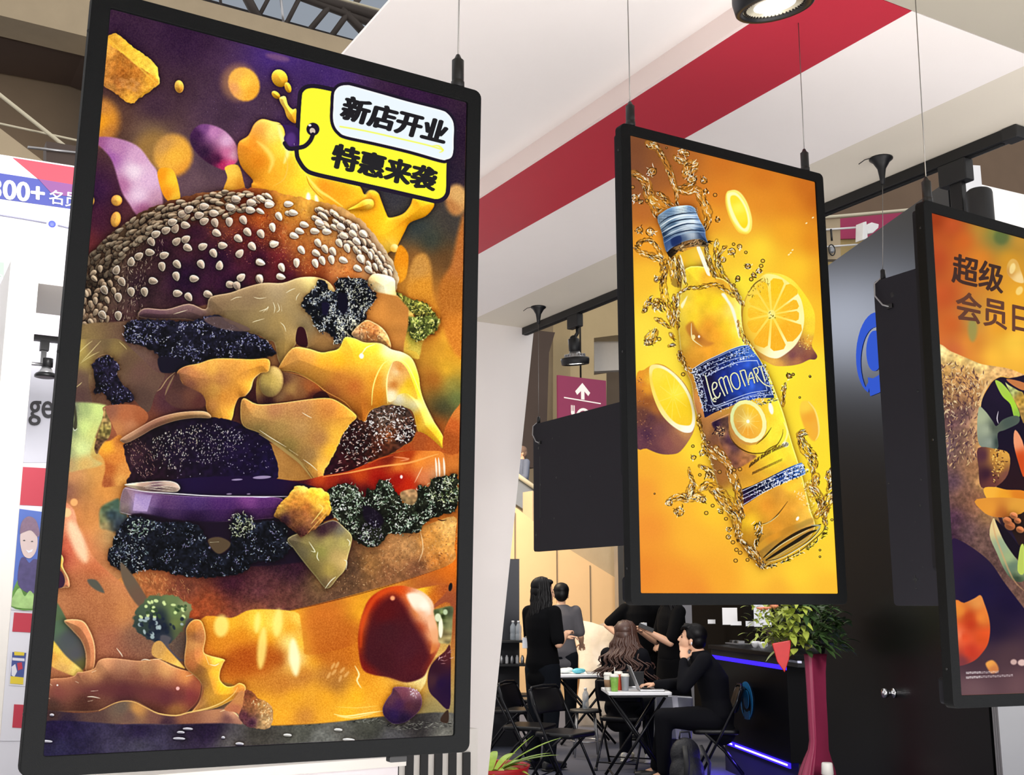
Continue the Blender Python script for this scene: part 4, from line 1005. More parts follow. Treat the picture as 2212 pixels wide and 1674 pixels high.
    S('f', "1180,1330 1330,1230 1440,1290 1560,1500 1680,1700 1720,1880 1600,2020 1450,2080 1250,2020 1090,1930 1040,1800 1080,1560", "1250,1400,5c181c 1300,1600,4a1e26 1500,1800,50202a 1200,1900,4a1c24 1600,1900,561e26", 26, sm=1, gr=.03)
    L('f', "1020,1750 1030,1560 1080,1400 1160,1270 1280,1190 1400,1160", 'd8501c', 5, 8, .7)
    S('f', "1480,1230 1600,1220 1700,1310 1720,1420 1660,1450 1560,1380", "1550,1290,fce8d0 1650,1350,fcf0dc 1620,1420,f0b088", 9, sm=1)
    S('f', "1700,1440 1760,1480 1800,1620 1790,1760 1720,1820 1740,1680 1700,1560", "1730,1500,f0b890 1770,1650,e8a878 1740,1780,d07840", 6, sm=1)
    c.E(848, 1292, 5, 5, 0, 'f8a070', 5)
    S('h', "2090,290 2040,340 1960,410 1900,490 1875,600 1890,720 1960,800 2080,890 2095,600", "1950,500,3a1c2c 2050,380,58282c 2000,650,2c183c 2060,700,2c1838 1920,620,4a2c34", 3)
    c.curls('h', "1960,420 2080,330 2080,440 1990,470", 12, 'd8b0b0 a87878', 8, .7, .8, .5, -20)
    S('f', "1750,1400 1800,1370 1940,1350 1940,1480 1920,1700 1860,1720 1800,1700 1800,1560", "1820,1400,7a8858 1850,1450,30381c 1900,1500,8a8c60 1860,1650,98885c 1910,1420,60684a", 5, tex=[(8, .3)])
    c.E(980 - 28, 1328 + 28, 5, 22, 0, 'fcf0d0', 4); c.E(946, 1334, 7, 9, 0, 'd8dcb8', 4); c.E(962, 1322, 5, 6, 0, 'b8c8a0', 4)
    c.E(973, 1268, 4, 9, 10, '1c1c20', 3)
    # --- left splashes
    S('.', "60,1060 150,1090 170,1140 200,1200 240,1240 300,1290 340,1340 380,1440 430,1500 300,1560 120,1560 60,1480 100,1460 110,1400 118,1320 60,1200",
      "120,1090,d87c58 160,1110,f0a880 180,1150,e8b088 190,1190,e89868 150,1180,d86c50 130,1200,b05040 200,1230,c87048 170,1260,c87850 220,1280,d08c58 180,1330,b87850 260,1320,c88450 230,1380,a8684c 200,1400,b87858 300,1380,806450 "
      "120,1280,c08458 190,1450,c07850 260,1440,a8624c 350,1440,8a6450 240,1500,b8744c 400,1500,a06048 330,1480,b07048 120,1500,a06848", 5, gr=.07)
    for x, y, rx, ry, cl, al in ((200, 1300, 50, 70, 'a86844', .6), (300, 1420, 70, 60, '8a5a48', .6), (230, 1440, 40, 60, 'a8684c', .6), (150, 1300, 30, 60, 'b0724c', .6), (350, 1370, 30, 40, '6c5848', .6)):
        c.E(x, y, rx, ry, -20, cl, 40, al=al, gr=.1)
    c.E(168, 1170, 14, 48, -22, 'fcd8b0', 16, al=.85, gr=.06)
    c.E(144, 1107, 10, 10, 0, 'fcc890', 5); c.E(160, 1085, 8, 8, 0, 'f8b070', 4)
    S('.', "260,1215 285,1240 320,1300 300,1310 268,1262", "280,1250,6c5c4c 300,1290,705848", 5)
    S('e', "320,1080 400,1080 450,1130 490,1210 420,1190 350,1140", hexc('5c5a50'), 5)
    S('e', "0,1290 60,1380 140,1540 200,1674 -60,1674 -60,1250", "40,1500,5c7050 100,1620,5c6458", 5)
    S('g', "150,130 80,60 250,0 330,0 400,110 490,210 515,300 520,430 480,500 440,500 300,330", "250,60,5a7058 350,180,54585a 430,330,58585c 470,430,6c6840", 5)
    S('g', "140,130 200,190 330,350 500,500 470,560 400,545 130,400", "170,200,e8c850 230,280,ecc858 330,400,f0c060 440,490,fce078 180,330,dc9848 300,460,d8a860", 5, gr=.08)
    S('g', "310,0 480,0 560,100 610,260 600,460 520,500 520,330 470,190 380,90", "380,60,c88c60 480,140,c88058 540,280,c07c54 570,420,c88458 450,60,b87850", 3, gr=.05, rim=('f0c890', 1.4, .6))
    S('e', "-60,940 -30,830 40,810 80,870 75,950 130,1060 140,1150 90,1160 40,1160 95,1080 50,970", "30,850,fcb858 50,920,f0a850 100,1060,c88060", 2, gr=.06, rim=('fcd890', 1.3, .5))
    S('e', "-60,960 0,970 60,1000 95,1090 60,1160 -60,1140", "20,1060,40283c", 2.5)
    c.E(126, 1167, 8, 9, 0, 'fcc468', 2, gr=.05, rim=('fce0a0', 1.2, .6))
    # floret of broccoli
    S('e', "790,1440 830,1360 930,1260 1050,1230 1200,1240 1320,1310 1370,1350 1350,1440 1290,1560 1240,1640 1150,1720 1050,1730 960,1700 860,1640 790,1560",
      "950,1280,5c6c4c 1150,1280,6c7c50 1300,1350,848a60 1200,1400,6c8050 900,1400,4c5c48 1000,1500,24283a 1100,1560,202636 900,1560,38443f 1200,1520,707c48 1250,1640,5c6444 1050,1450,2c343c 1000,1620,2c3240 1100,1680,343848", 5, wob=(6, 3))
    for i in range(60):
        q = c.inside(PT('e', "820,1400 1000,1260 1300,1320 1330,1450 1200,1620 1000,1700 850,1600"), 1)[0]
        up = q[1] < 1335
        c.E(q[0], q[1], 3 + c.rng.rand() * 3, 2.5 + c.rng.rand() * 2, c.rng.rand() * 90, ('d8e8a0' if c.rng.rand() < .5 else '3c5034') if up else ('a8b8b8' if c.rng.rand() < .4 else '242c3c'), 3, al=.85)
    S('g', "1250,150 1350,170 1330,260 1480,380 1490,120 1500,0 1560,-20 1560,20 1500,200 1480,400 1280,300", "1400,150,5c585c 1420,300,585058", 5, al=.9)
    # front cream wave
    S('g', "110,600 330,560 410,540 440,505 500,500 600,470 640,400 700,370 800,370 900,380 1050,395 1200,375 1280,400 1400,460 1600,520 1640,560 1640,700 1600,800 1500,900 1440,930 1300,930 1200,900 1100,840 1000,790 900,785 800,810 650,880 400,890 80,860",
      "150,620,a87050 300,600,b07850 250,700,8a4c44 500,600,8a5c44 600,500,b07c54 700,420,c08860 900,420,9c7054 1100,460,a07450 1300,480,c08c58 1500,560,c8844c 750,600,74483c 1000,560,805040 1200,620,8c5440 900,700,5c3438 1300,750,603038 1450,700,7c4038 "
      "1550,720,8a3c44 1200,860,704034 1400,880,a87040 500,780,5c3830 200,800,5c4038 1580,640,b86848", 3, gr=.05, rim=('e8b880', 1.2, .35))
    S('g', "1180,230 1250,200 1330,290 1450,420 1480,470 1300,400 1170,340", "1230,270,c89858 1350,340,e0a850 1450,440,fcd068", 3, gr=.08)
    S('g', "1480,380 1500,200 1500,80 1560,0 1640,0 1680,90 1690,180 1670,300 1720,340 1870,380 1860,420 1830,500 1830,580 1890,640 1960,640 2020,610 2080,650 2050,760 1950,780 1800,850 1600,900 1500,940 1560,880 1630,780 1650,640 1600,560 1500,470",
      "1560,80,c8803c 1600,160,9c6440 1560,240,d89858 1600,330,c87c48 1560,440,d07c48 1640,480,9c6838 1650,640,a87444 1700,420,c88c34 1800,400,fcc850 1780,500,f8b838 1720,700,c8903c 1650,800,b88448 1780,780,d89c38 1850,660,f4ac28 1900,720,f0a830 2020,650,d88c38 2040,720,c07c50", 2.5, gr=.07, rim=('f8d088', 1.3, .5))
    for x, y, rx, ry, cl, al in ((260, 1490, 90, 16, '643438', .7), (350, 1505, 50, 16, '6c383c', .6), (140, 1490, 40, 22, '7c4840', .6), (420, 1500, 14, 30, '7a3c34', .5)):
        c.E(x, y, rx, ry, 0, cl, 26, al=al)
    L('g', "1650,620 1660,700 1620,780 1560,860", '7c4034', 2, 5, .6)
    L('g', "650,880 800,810 900,788 1000,800 1100,850 1230,910 1400,930 1520,900 1700,860 1850,800 1960,720 2000,650", 'f8c878', 1.8, 2, .9)
    S('g', "100,880 400,900 650,885 800,815 900,790 1000,800 1100,850 1230,915 1400,935 1550,900 1750,870 1900,865 1980,900 2010,950 2030,1020 1700,1030 1300,1010 900,1010 100,1030",
      "200,950,4c3838 600,950,5c4440 880,850,6c5c50 1020,860,c89050 950,930,70544c 1200,950,7c5448 1500,940,946048 1800,900,b8805c 1900,960,78504c 1300,1010,48303c 300,1010,34283c 1950,900,d89c78", 4, gr=.04)
    L('g', "1830,890 1900,870 1970,900 2020,950", 'fcd098', 1.4, 1.8, .9)
    S('g', "1950,780 2020,700 2060,700 2060,800 2030,930 1990,900 1870,870", "2000,780,c88850 1980,860,b87050", 3, gr=.05)
    for p_ in ("1060,390 1100,380 1150,390", "160,610 190,635", "420,595 450,610", "570,690 640,685", "535,745 590,745 660,760", "540,790 590,780", "100,720 130,735", "110,765 170,760", "1180,380 1260,375", "820,270 860,320 880,355", "580,505 620,490", "1730,430 1780,440 1820,420", "1690,350 1720,430", "1500,545 1560,530"):
        L('g', p_, 'fce8c8', 1.1, 1.5, .9)
    c.E(384, 1487, 4, 4, 0, 'fcb0a8', 2); c.E(124, 1480, 2, 2, 0, 'f8e0d0', 1.5)
    # table top
    S('.', "70,1562 300,1566 480,1562 560,1568 700,1562 860,1545 1000,1548 1000,1660 60,1660", "120,1575,2a2040 300,1580,2e2440 450,1575,2c2038 560,1590,4a4640 650,1575,54544c 800,1565,4c4c44 900,1570,3c3838 960,1600,74726a 120,1610,34304c 300,1610,464250 500,1610,5c5858 700,1600,70706a 850,1600,5c5a5c 300,1635,504c60 700,1625,7a7874", 5, gr=.03, tex=[(14, .1), (3, .08)])
    c.curls('h', "380,1060 900,1040 1400,980 1500,1080 2060,1060 2060,1020 1500,1010", 160, '9a9a90 1c1c1c 6a6a60', 8, .6, .7, .3, -4)
    S('h', "1560,680 1720,690 1800,740 1822,820 1800,900 1720,980 1640,1025 1540,1030 1460,960 1445,880 1490,790 1530,740", "1520,800,5c3848 1650,750,6c3c48 1750,740,8a6468 1600,850,48284c 1550,950,382454 1700,850,58303c 1780,850,4c2c38 1650,980,2c1c3c", 2, gr=.04, rim=('8a7080', 1, .3))
    c.curls('h', "1700,700 1780,710 1770,780 1710,760", 22, 'e8d8e0 c0a8b8', 4, .7, .9)
    S('h', "130,720 190,720 260,790 330,820 390,880 400,940 390,1010 350,1080 250,1080 150,1060 80,990 75,930 110,850", "160,760,7c4430 220,790,9c5c34 300,850,c08c50 350,920,c89860 320,1000,c8a06c 180,900,8a5c3c 130,950,58303c 200,1020,48283c 280,1050,a08058 150,850,a06440", 2, gr=.07, tex=[(4, .15)], wob=(4, 1))
    c.curls('h', "200,800 330,830 390,930 340,1040 240,900", 70, 'f0d098 8a5c30 f8e0b0', 5, .7, .7)
    S('h', "2070,900 2010,960 2000,1010 2070,1020", hexc('403028'), 3)
    for x, y, w in ((536, 1141, 40), (78, 1224, 40), (1020, 1090, 40), (1120, 1185, 58)):
        q = PT('h', "%d,%d" % (x, y))[0]; c.E(q[0], q[1], w / 4.4, 3.4, 3, 'c8c4bc', 1.5, rim=('f0ece4', 1, .6)); c.E(q[0], q[1] + 4, w / 4.4, 1.4, 3, '30302c', 2, al=.6)
    for x, y, w in ((135, 1180, 62), (1515, 1058, 50), (1447, 1092, 38), (1430, 1153, 60), (2020, 1203, 40), (1860, 1142, 18), (190, 922, 22)):
        q = PT('g', "%d,%d" % (x, y))[0]; c.E(q[0], q[1], w / 4.5, 3, 2, 'a8a4b0', 1.5, rim=('e0dce4', 1, .6)); c.E(q[0], q[1] + 3.5, w / 4.5, 1.4, 2, '1c1828', 2, al=.6)
    # --- price tag
    def tag(pts, col, rim=None, w=0):
        p = PT('t', pts)
        if rim:
            q = crom(p, 4); r = c.sdf(q, w + 3)
            c.fill(r[0], r[1] + w, hexc(rim), 1.3)
        c.S('.', p, hexc(col), 1.3)
    dk = '2c2434'
    tag("275,300 290,255 330,222 400,212 500,225 700,270 1300,420 1800,560 1925,620 1925,800 1920,1100 1915,1350 1900,1420 1860,1460 1800,1475 1700,1455 1200,1340 700,1230 420,1165 330,1120 270,1040 240,960 245,800 260,500", 'fcec3c', dk, 9)
    for p_ in ("640,280 665,225 710,190 780,178 860,190 1200,285 1500,370 1850,460 1930,500 1985,570 2005,650 2002,800 1998,930 1975,1000 1920,1025 1850,1025 1500,925 1100,830 780,760 700,715 650,650 628,560 632,420",):
        tag(p_, 'dfe8ee', dk, 6.5)
    L('t', "710,650 1000,700 1400,790 1700,860 1880,915", 'e8ec60', 1.6, 2.5, .9, False)
    L('t', "1760,870 1830,870 1880,920 1840,945", 'ecec50', 2, 2.5, .8)
    c.E(*PT('t', "400,680")[0], 14, 14, 0, dk, 1.3); c.E(*PT('t', "395,700")[0], 6, 7, -30, 'c8b8a8', 1.5); c.E(*PT('t', "365,635")[0], 3.5, 2.5, 0, 'f0f0f0', 1)
    S('t', "-10,620 60,640 90,720 70,780 90,850 160,905 240,880 240,700 210,660 150,640", "150,800,4a2c68 100,700,40285c 200,750,3a2450", 2)
    L('t', "400,740 370,810 310,870 240,890 130,900 80,840", dk, 4.6, 1.3, 1, False)
    c.E(*PT('t', "150,790")[0], 10, 14, 10, '5c3c80', 8, al=.8)
    L('t', "185,840 190,865", 'e8e0f0', .8, 1)
    return c.finish(.55, 1.14, .98)
def paint_lemon():
    c = Canvas(1350, 280, 1830, 1300, 5)
    S, L, E_ = c.S, c.L, c.E
    S('.', "1350,280 1830,280 1830,1300 1350,1300", "1375,320,7a4a30 1375,360,7c4c34 1420,330,8a5430 1480,340,b0662c 1380,400,8a5434 1440,380,9c5c30 1560,350,cc7428 1650,380,d27826 1740,400,c86e22 1765,430,c0661e "
      "1560,420,de822a 1640,440,e48e2c 1700,440,e08828 1480,430,c87430 1390,460,b86a30 1450,460,d88030 1540,470,ec9e30 1600,480,f4b038 1700,500,f2a82c 1760,520,e08c24 1400,520,f0a030 1560,540,f8c838 1640,540,fcd83c "
      "1720,580,fcc834 1775,600,f0a82c 1400,600,f8c038 1450,640,fcdc40 1600,620,fce440 1700,680,fce03c 1780,700,f8bc30 1390,720,fcdc48 1420,780,fce448 1450,860,fce040 1700,800,fce43c 1760,800,fcdc3c 1790,860,f8d038 "
      "1390,860,f8c840 1500,960,fcd83c 1440,960,f8c038 1400,1000,f4ac38 1740,900,fce03c 1790,1000,fcdc38 1390,1060,f09c38 1460,1060,f8b838 1540,1100,fcc838 1400,1140,ee9436 1500,1160,f8b438 1390,1240,e88a32 1450,1250,ee9434 1560,1250,f4a834 "
      "1640,1240,fac43c 1720,1240,fcd03c 1800,1200,fcd03c 1680,1275,f4b038 1790,1270,f8bc38 1780,1120,fcdc3c 1500,1280,ec9034", 1, sm=0, gr=.012)
    W, D_, M = 'fff4c8', '3a2410', '9a6420'

    def water(cr, pts, w=10, n=60, col='e0a038', seedn=0):
        """splash tongue: translucent body, dark outline flecks and white glints"""
        p = crom(PT(cr, pts), 5, False)
        wd = w * (.35 + .65 * np.sin(np.linspace(.25, 2.9, len(p)))) * (1 + .3 * c.rng.randn(len(p)) * .5)
        r = c.sdf(p, w + 3, False, np.maximum(wd, 1))
        if r is None:
            return
        c.fill(r[0], r[1], hexc(col), 2.5, .4)
        c.fill(r[0], 1.2 - np.abs(r[1] - .6) + c.nz(4)[r[0]] * 1.2, hexc('6a4418'), 1.2, .45)
        for i in range(n):
            k = c.rng.randint(0, len(p) - 1); d = p[min(k + 1, len(p) - 1)] - p[max(k - 1, 0)]; d = d / (np.hypot(*d) + 1e-6)
            nn = np.array([-d[1], d[0]]); q = p[k] + nn * wd[k] * (c.rng.rand() * 1.8 - .9); ln = 4 + c.rng.rand() * 9
            b = q + d * ln * .5 + nn * c.rng.randn() * 1.5; e = q + d * ln + nn * c.rng.randn() * 1.8
            L('.', np.array([q, b, e], np.float32), [D_, W, M, '2a1c10', 'fffbe8', 'c88828'][c.rng.randint(6)], .35 + c.rng.rand() * .65, 1.0, .85)

    def bubble(x, y, r, n=None):
        c.E(x, y, r, r * .95, 20, 'd8a040', 1.4, al=.45)
        t = np.linspace(0, 6.6, 12)
        L('.', np.stack([x + r * np.cos(t), y + r * .9 * np.sin(t)], 1).astype(np.float32), D_, .75, 1.1, .85, False)
        if r > 4:
            c.curls('.', np.array([[x - r, y - r], [x + r, y - r], [x + r, y + r], [x - r, y + r]], np.float32) * .8 + np.array([x, y]) * .2, int(r * 2.2), 'fff4d0 3a2410 fffbe8 8a5a20', r * .9, .8, .9, 3)
        L('.', np.array([[x - r * .4, y - r * .5], [x, y - r * .6]], np.float32), 'fffbe8', .8, 1, .9)

    # citrus wheel, top right
    def halo(p, col, f, al):
        c.S('.', p, hexc(col), f, al=al)
    sl = PT('k', "1090,640 1130,615 1190,612 1250,650 1310,740 1350,850 1368,950 1360,1040 1330,1078 1280,1078 1220,1050 1160,960 1115,860 1085,740")
    halo(sl, 'fcf080', 3, 1); S('.', sl + np.array([-2, 3], np.float32), hexc('fae858'), 2, al=.6)
    S('k', "1100,650 1150,632 1200,645 1260,710 1310,800 1340,900 1345,990 1320,1060 1270,1060 1210,1010 1150,920 1110,800 1095,700", hexc('fffbb0'), 4)
    S('k', "1135,680 1180,670 1230,710 1285,800 1315,900 1320,980 1290,1030 1250,1010 1200,930 1155,830 1130,740", "1180,720,fce038 1220,800,fff058 1260,920,fce43c 1290,1000,fcd828", 3)
    # splash tongues behind the bottle
    water('k', "260,80 320,130 370,220 430,330 470,420 500,520 540,640 540,780", 7, 90)
    water('k', "220,90 260,130 290,120", 8, 24)
    water('k', "60,420 150,480 220,560 240,680 290,800 330,900", 10, 110)
    water('k', "260,700 330,760 420,800 370,860", 12, 30, 'f0b038')
    water('k', "320,640 380,680 440,740 470,770", 6, 40, 'b87828')
    water('k', "540,600 640,640 720,600 790,640 830,740 880,850 880,960 850,1040", 9, 130)
    water('k', "560,590 640,570 720,520 740,490", 6, 40); water('k', "520,250 590,290 640,310", 7, 40); water('k', "640,450 680,370 740,330", 13, 70)
    for x, y, r in ((270, 410, 10), (840, 510, 7), (963, 665, 4), (990, 940, 5), (135, 1050, 7), (250, 1070, 9), (700, 490, 9), (90, 700, 8), (60, 580, 4), (860, 625, 5), (600, 190, 8), (645, 215, 7),
                    (1145, 1285, 8), (1230, 1230, 5), (1300, 1295, 3), (1322, 1450, 5), (1050, 1375, 6), (130, 1200, 6), (320, 1590, 5), (1210, 1590, 5), (1165, 1205, 3), (150, 740, 5), (215, 730, 4), (430, 150, 2)):
        q = PT('k', "%d,%d" % (x, y))[0]; bubble(q[0], q[1], r)
    water('k', "70,1230 160,1300 260,1330 360,1380 400,1480", 7, 90); water('k', "130,1180 240,1160 330,1250 380,1350", 5, 60)
    water('k', "420,1380 400,1500 380,1620", 6, 40); water('k', "470,1300 480,1450 520,1640", 6, 60)
    water('k', "980,1160 970,1300 1000,1440 1060,1560 1120,1640", 7, 80, 'f0c840'); water('k', "1080,1230 1010,1320 990,1420", 4, 30)
    water('l', "380,30 350,200 380,400 430,560 460,680", 8, 110); water('l', "480,330 500,500 470,660", 6, 60)
    for p_, w in (("250,150 290,120", 4), ("110,520 150,440 200,360", 5), ("250,480 270,390 330,480", 9), ("250,600 330,640 410,700", 5), ("160,900 210,830 250,760", 12), ("430,780 460,830", 4), ("420,930 440,930", 4), ("570,1120 550,1040 600,990", 7), ("590,1000 640,960", 7)):
        water('l', p_, w, int(w * 5))
    for x, y, r in ((180, 890, 7), (150, 900, 5), (300, 850, 4), (130, 500, 5), (180, 420, 5), (270, 450, 8), (1410, 130, 4), (1450, 90, 4), (1510, 30, 5), (1250, 110, 4), (590, 1275, 4), (1200, 200, 3)):
        q = PT('l', "%d,%d" % (x, y))[0]; bubble(q[0], q[1], r)
    for x, y, r in ((310, 85, 6), (190, 220, 4), (350, 240, 4), (380, 190, 5), (440, 140, 5), (490, 20, 4), (470, 80, 4), (800, 1400, 5), (1060, 1415, 2), (760, 1500, 2), (745, 1560, 5), (860, 1390, 2)):
        q = PT('m', "%d,%d" % (x, y))[0]; bubble(q[0], q[1], r)
    # half lemon, right
    S('m', "520,170 620,165 740,190 860,260 980,400 1080,560 1120,700 1110,900 1080,1040 1140,1150 1140,1190 1110,1210 1050,1210 940,1260 800,1285 640,1285 540,1240 420,1170 330,1060 260,930 230,800 240,600 300,420 400,270",
      "800,220,fce850 1000,450,fce038 1080,650,fce03c 1080,850,fcd83c 1050,1000,f0b040 950,1100,8a5a50 850,1160,7a4850 1050,1130,9a6048 900,1230,b87850 1000,1180,8a5048 1120,1190,6a3c40 700,1260,e8a850 620,1240,f0b850 750,1200,a87850 300,1000,e8b038", 2, gr=.03)
    S('m', "500,190 600,180 700,210 800,280 880,370 950,480 985,640 985,780 950,920 880,1040 780,1130 680,1190 600,1190 520,1160 400,1080 300,960 250,820 250,620 300,450 390,300",
      "600,200,fff090 900,450,fff4b0 970,700,fff4a8 900,1000,fff4b8 600,660,fce060 700,700,fcdc58 500,600,fcd850 650,500,fce060 700,1160,fffbd0 300,900,f8c840 260,650,fcd840 400,300,f8d048", 2)
    ctr = PT('m', "595,665")[0]
    for a0, a1, r in ((-92, -68, 455), (-64, -38, 450), (-34, -12, 360), (-8, 15, 345), (19, 60, 430), (65, 92, 460), (97, 125, 430), (130, 165, 330), (170, 200, 300), (205, 235, 330), (240, 262, 420)):
        aa = np.radians(np.linspace(a0, a1, 6)); k = r / 5.58
        p = [ctr + 7 * np.array([math.cos(np.radians((a0 + a1) / 2)), math.sin(np.radians((a0 + a1) / 2))])] + [ctr + (k * (.96 if 0 < i < 5 else .88)) * np.array([math.cos(a), math.sin(a)]) for i, a in enumerate(aa)]
        S('.', np.array(p, np.float32), CL('m', "500,400,f8c830 650,350,fcc828 800,380,fcc42c 850,600,fcbc30 800,850,fab42c 650,950,f8b42c 500,900,fcb830 400,700,fcc434 450,550,fcd03c 600,660,fcd444"), 1.4, sm=0, gr=.03)
        for j in range(14):
            a = np.radians(a0 + (a1 - a0) * c.rng.rand()); r0 = k * (.25 + .6 * c.rng.rand()); dv = np.array([math.cos(a), math.sin(a)])
            L('.', np.array([ctr + dv * r0, ctr + dv * (r0 + 6)], np.float32), 'fce070' if j % 2 else 'e89820', .7, 1.1, .6)
    c.E(ctr[0], ctr[1], 8, 10, 0, 'fce880', 3); c.curls('m', "570,640 640,620 640,700 580,710", 9, '6a5020 f8f8e0 8a7020', 4, .8, .9)
    c.curls('m', "320,380 440,230 540,220 540,320 360,460", 40, 'b08028 f8d860 7a5a18', 6, .7, .8); L('m', "320,400 380,310 440,260 490,230", '4a3410', 1, 1.3, .8)
    c.curls('m', "940,940 1080,930 1060,1100 940,1060", 40, 'fce880 9a6830 e8b850', 3, .7, .8)
    # half lemon, left
    S('l', "20,1330 120,1220 220,1160 300,1150 400,1190 560,1330 660,1480 720,1674 730,1850 700,2000 560,2200 440,2240 300,2230 150,2170 20,2110", "60,1300,e89830 100,1400,d88430 60,1500,b06830 150,1600,98582c 100,1750,684038 200,1800,5c3840 "
      "300,1950,74484c 150,2000,503044 400,2100,8a5450 250,2200,6a4048 500,2050,9a6450 600,1950,c89058 60,2050,6a404c 180,1350,f0b838 150,1450,e89c30 260,1700,a86834", 2, gr=.03)
    c.curls('l', "30,1350 110,1380 200,1800 240,2100 60,2100", 60, 'c88a58 9a6858 4a2c38', 4, .7, .6)
    S('l', "190,1180 260,1155 360,1180 480,1260 600,1390 690,1560 730,1720 735,1860 700,1960 640,1980 560,1960 440,1880 330,1760 250,1600 200,1430 180,1280", "220,1200,ffe890 400,1180,fff8c8 600,1380,fffbc8 720,1700,fffbd0 640,1960,fffbe8 500,1930,fff4c8 350,1780,fce890 250,1600,fce068 190,1350,fcd858", 2)
    S('l', "230,1220 300,1200 400,1240 520,1350 620,1490 680,1640 700,1780 680,1880 600,1890 500,1860 400,1760 300,1600 240,1440 215,1310", "300,1260,f8e048 400,1400,fcdc38 500,1500,ffe84c 450,1650,fcd830 600,1700,f8d02c 600,1850,f8cc30 300,1500,fcd83c", 3, gr=.02)
    for a in range(0, 360, 36):
        dv = np.array([math.cos(math.radians(a + 60)) * .7, math.sin(math.radians(a + 60)) * 1.2]); q = PT('l', "470,1540")[0]
        L('.', np.array([q + dv * 6, q + dv * 44], np.float32), 'fff088', 1.4, 3, .5)
    # ---- bottle
    S('k', "520,1330 560,1310 860,1210 900,1320 950,1450 1020,1600 1100,1674 520,1674 530,1500", "600,1400,f8c030 700,1450,fcdc38 780,1350,f8c840 560,1450,8a6c30 880,1400,a8904c 900,1500,b89838 1000,1620,c88c28 700,1600,fcd838 560,1600,a88434", 2)
    body = ("620,0 900,-10 960,90 1080,130 1200,230 1280,380 1290,560 1320,780 1420,940 1600,1240 1690,1450 1800,1750 1900,2100 1980,2350 2050,2600 2120,2900 2180,3080 2150,3190 2050,3300 1700,3500 1560,3600 1490,3570 "
            "1290,3330 1190,3080 1110,2850 1000,2600 900,2250 800,1900 720,1640 690,1400 620,1230 560,1000 530,700 520,500 560,300")
    S('l', body, "700,100,fcd838 900,120,d89c30 1050,180,b08028 600,350,f8d850 800,350,fcd42c 1000,400,f8d828 700,600,fcd830 900,700,e8942c 800,850,d8883c 1000,800,e8982c 1100,700,f8d028 1150,850,f8c028 700,1000,f0a838 900,980,f4a430 700,1150,e89c34 600,900,f8d048 "
      "560,600,fcdc50 1200,500,f4dc78 1240,700,fce060 1300,900,fcd850 750,1700,e89858 850,2000,c88848 950,2050,6a4440 1000,2200,8a5438 950,2250,b87c40 1100,2400,a86c3c 1050,2550,b8743c 1200,2250,b87838 1350,2350,e8a030 1500,2200,fcd838 1650,2000,fce040 1500,1900,fcd838 1700,2300,fcdc38 "
      "1900,2500,e8a838 1150,2750,fcd838 1300,2900,e8942c 1450,2750,e8a834 1600,2850,e89430 1750,2700,d8943c 1850,2600,fcd038 1850,2900,e8a038 1200,3050,fcd82c 1400,3050,fcd030 1300,3250,e8a02c 1500,3200,c8882c 1700,3100,e09430 1900,3050,d8902c 1200,3350,e8a834 1350,3400,8a6428 1600,3350,a8803c 2000,3000,e8b848 2050,3150,b88c48 1250,3500,9a7830", 2.2, gr=.03,
      rim=('f8e8a0', 1.5, .5), tex=[(14, .05)])
    # shoulder glints, dark edge flecks
    S('l', "1050,310 1090,300 1140,380 1200,480 1240,620 1270,800 1260,830 1210,640 1160,480 1100,380", hexc('f4f4d8'), 4)
    S('l', "560,440 600,380 640,330 620,400 580,480", hexc('fff8d0'), 3, al=.8)
    S('k', "760,1240 800,1240 905,1520 890,1550 860,1510 790,1330", hexc('f8f4dc'), 2); S('k', "575,1340 600,1360 650,1600 620,1600", hexc('f0e8c8'), 2.5)
    S('l', "620,700 700,640 760,760 860,860 960,900 860,940 740,860 660,800", "680,700,b87030 760,830,a8682c 880,900,c88034", 8, al=.8)
    L('l', "690,660 690,780 710,860 820,940", 'fff4c0', 1.2, 1.5, .9); c.E(1510, 727, 2.5, 3, 0, 'fffbe0', 1.5); c.E(1498, 728, 4, 5, 0, 'f8dc90', 2)
    for p_, w, n in (("520,1340 540,1480 570,1640", 6, 60), ("560,1340 600,1500 640,1640", 4, 40), ("860,1230 900,1400 960,1560", 6, 60)):
        water('k', p_, w, n, 'b8a048')
    water('l', "540,300 640,240 780,230 900,200 1000,200 1100,260 1220,340 1280,400", 4, 80, 'd8a838'); water('l', "530,300 520,500 530,700", 4, 60, 'e8c048'); water('l', "1150,180 1230,300 1290,420", 5, 50, 'c8a868')
    water('l', "1250,620 1290,780 1340,880 1400,980", 4, 60, 'e8c878'); water('l', "560,1000 620,1180 680,1230", 5, 50)
    # neck ring and cap
    S('k', "430,1290 440,1250 560,1180 700,1140 820,1130 880,1180 880,1230 760,1230 600,1260 520,1320 470,1350", "460,1300,282018 600,1210,b08858 750,1160,c8a070 860,1190,6a5840 650,1240,8a6030", 1.5)
    c.curls('k', "440,1300 560,1200 860,1150 870,1210 700,1230 520,1310", 70, '201810 e8d8b0 181410 a88850', 9, .8, .9, .8, -20)
    S('k', "335,900 370,865 460,810 560,785 680,780 740,810 760,860 800,950 850,1040 860,1120 880,1190 800,1150 680,1160 560,1200 470,1260 430,1290 400,1200 390,1130 360,1020 335,960",
      "380,900,788ca0 450,850,5a7898 600,830,c8d8e0 700,810,5878a0 380,1000,b0c4d0 500,1000,506c88 600,950,c0d0d8 720,960,d8e4ec 780,920,6880a0 400,1100,283c58 500,1080,a8bcc8 650,1050,d0dce4 800,1050,304868 450,1180,48689c 520,1150,203460 600,1140,586c90 720,1110,d8e4f0 820,1100,485c84 440,1250,5870a0 860,1160,283c60", 1.5, rim=('a8bccc', 1, .4))
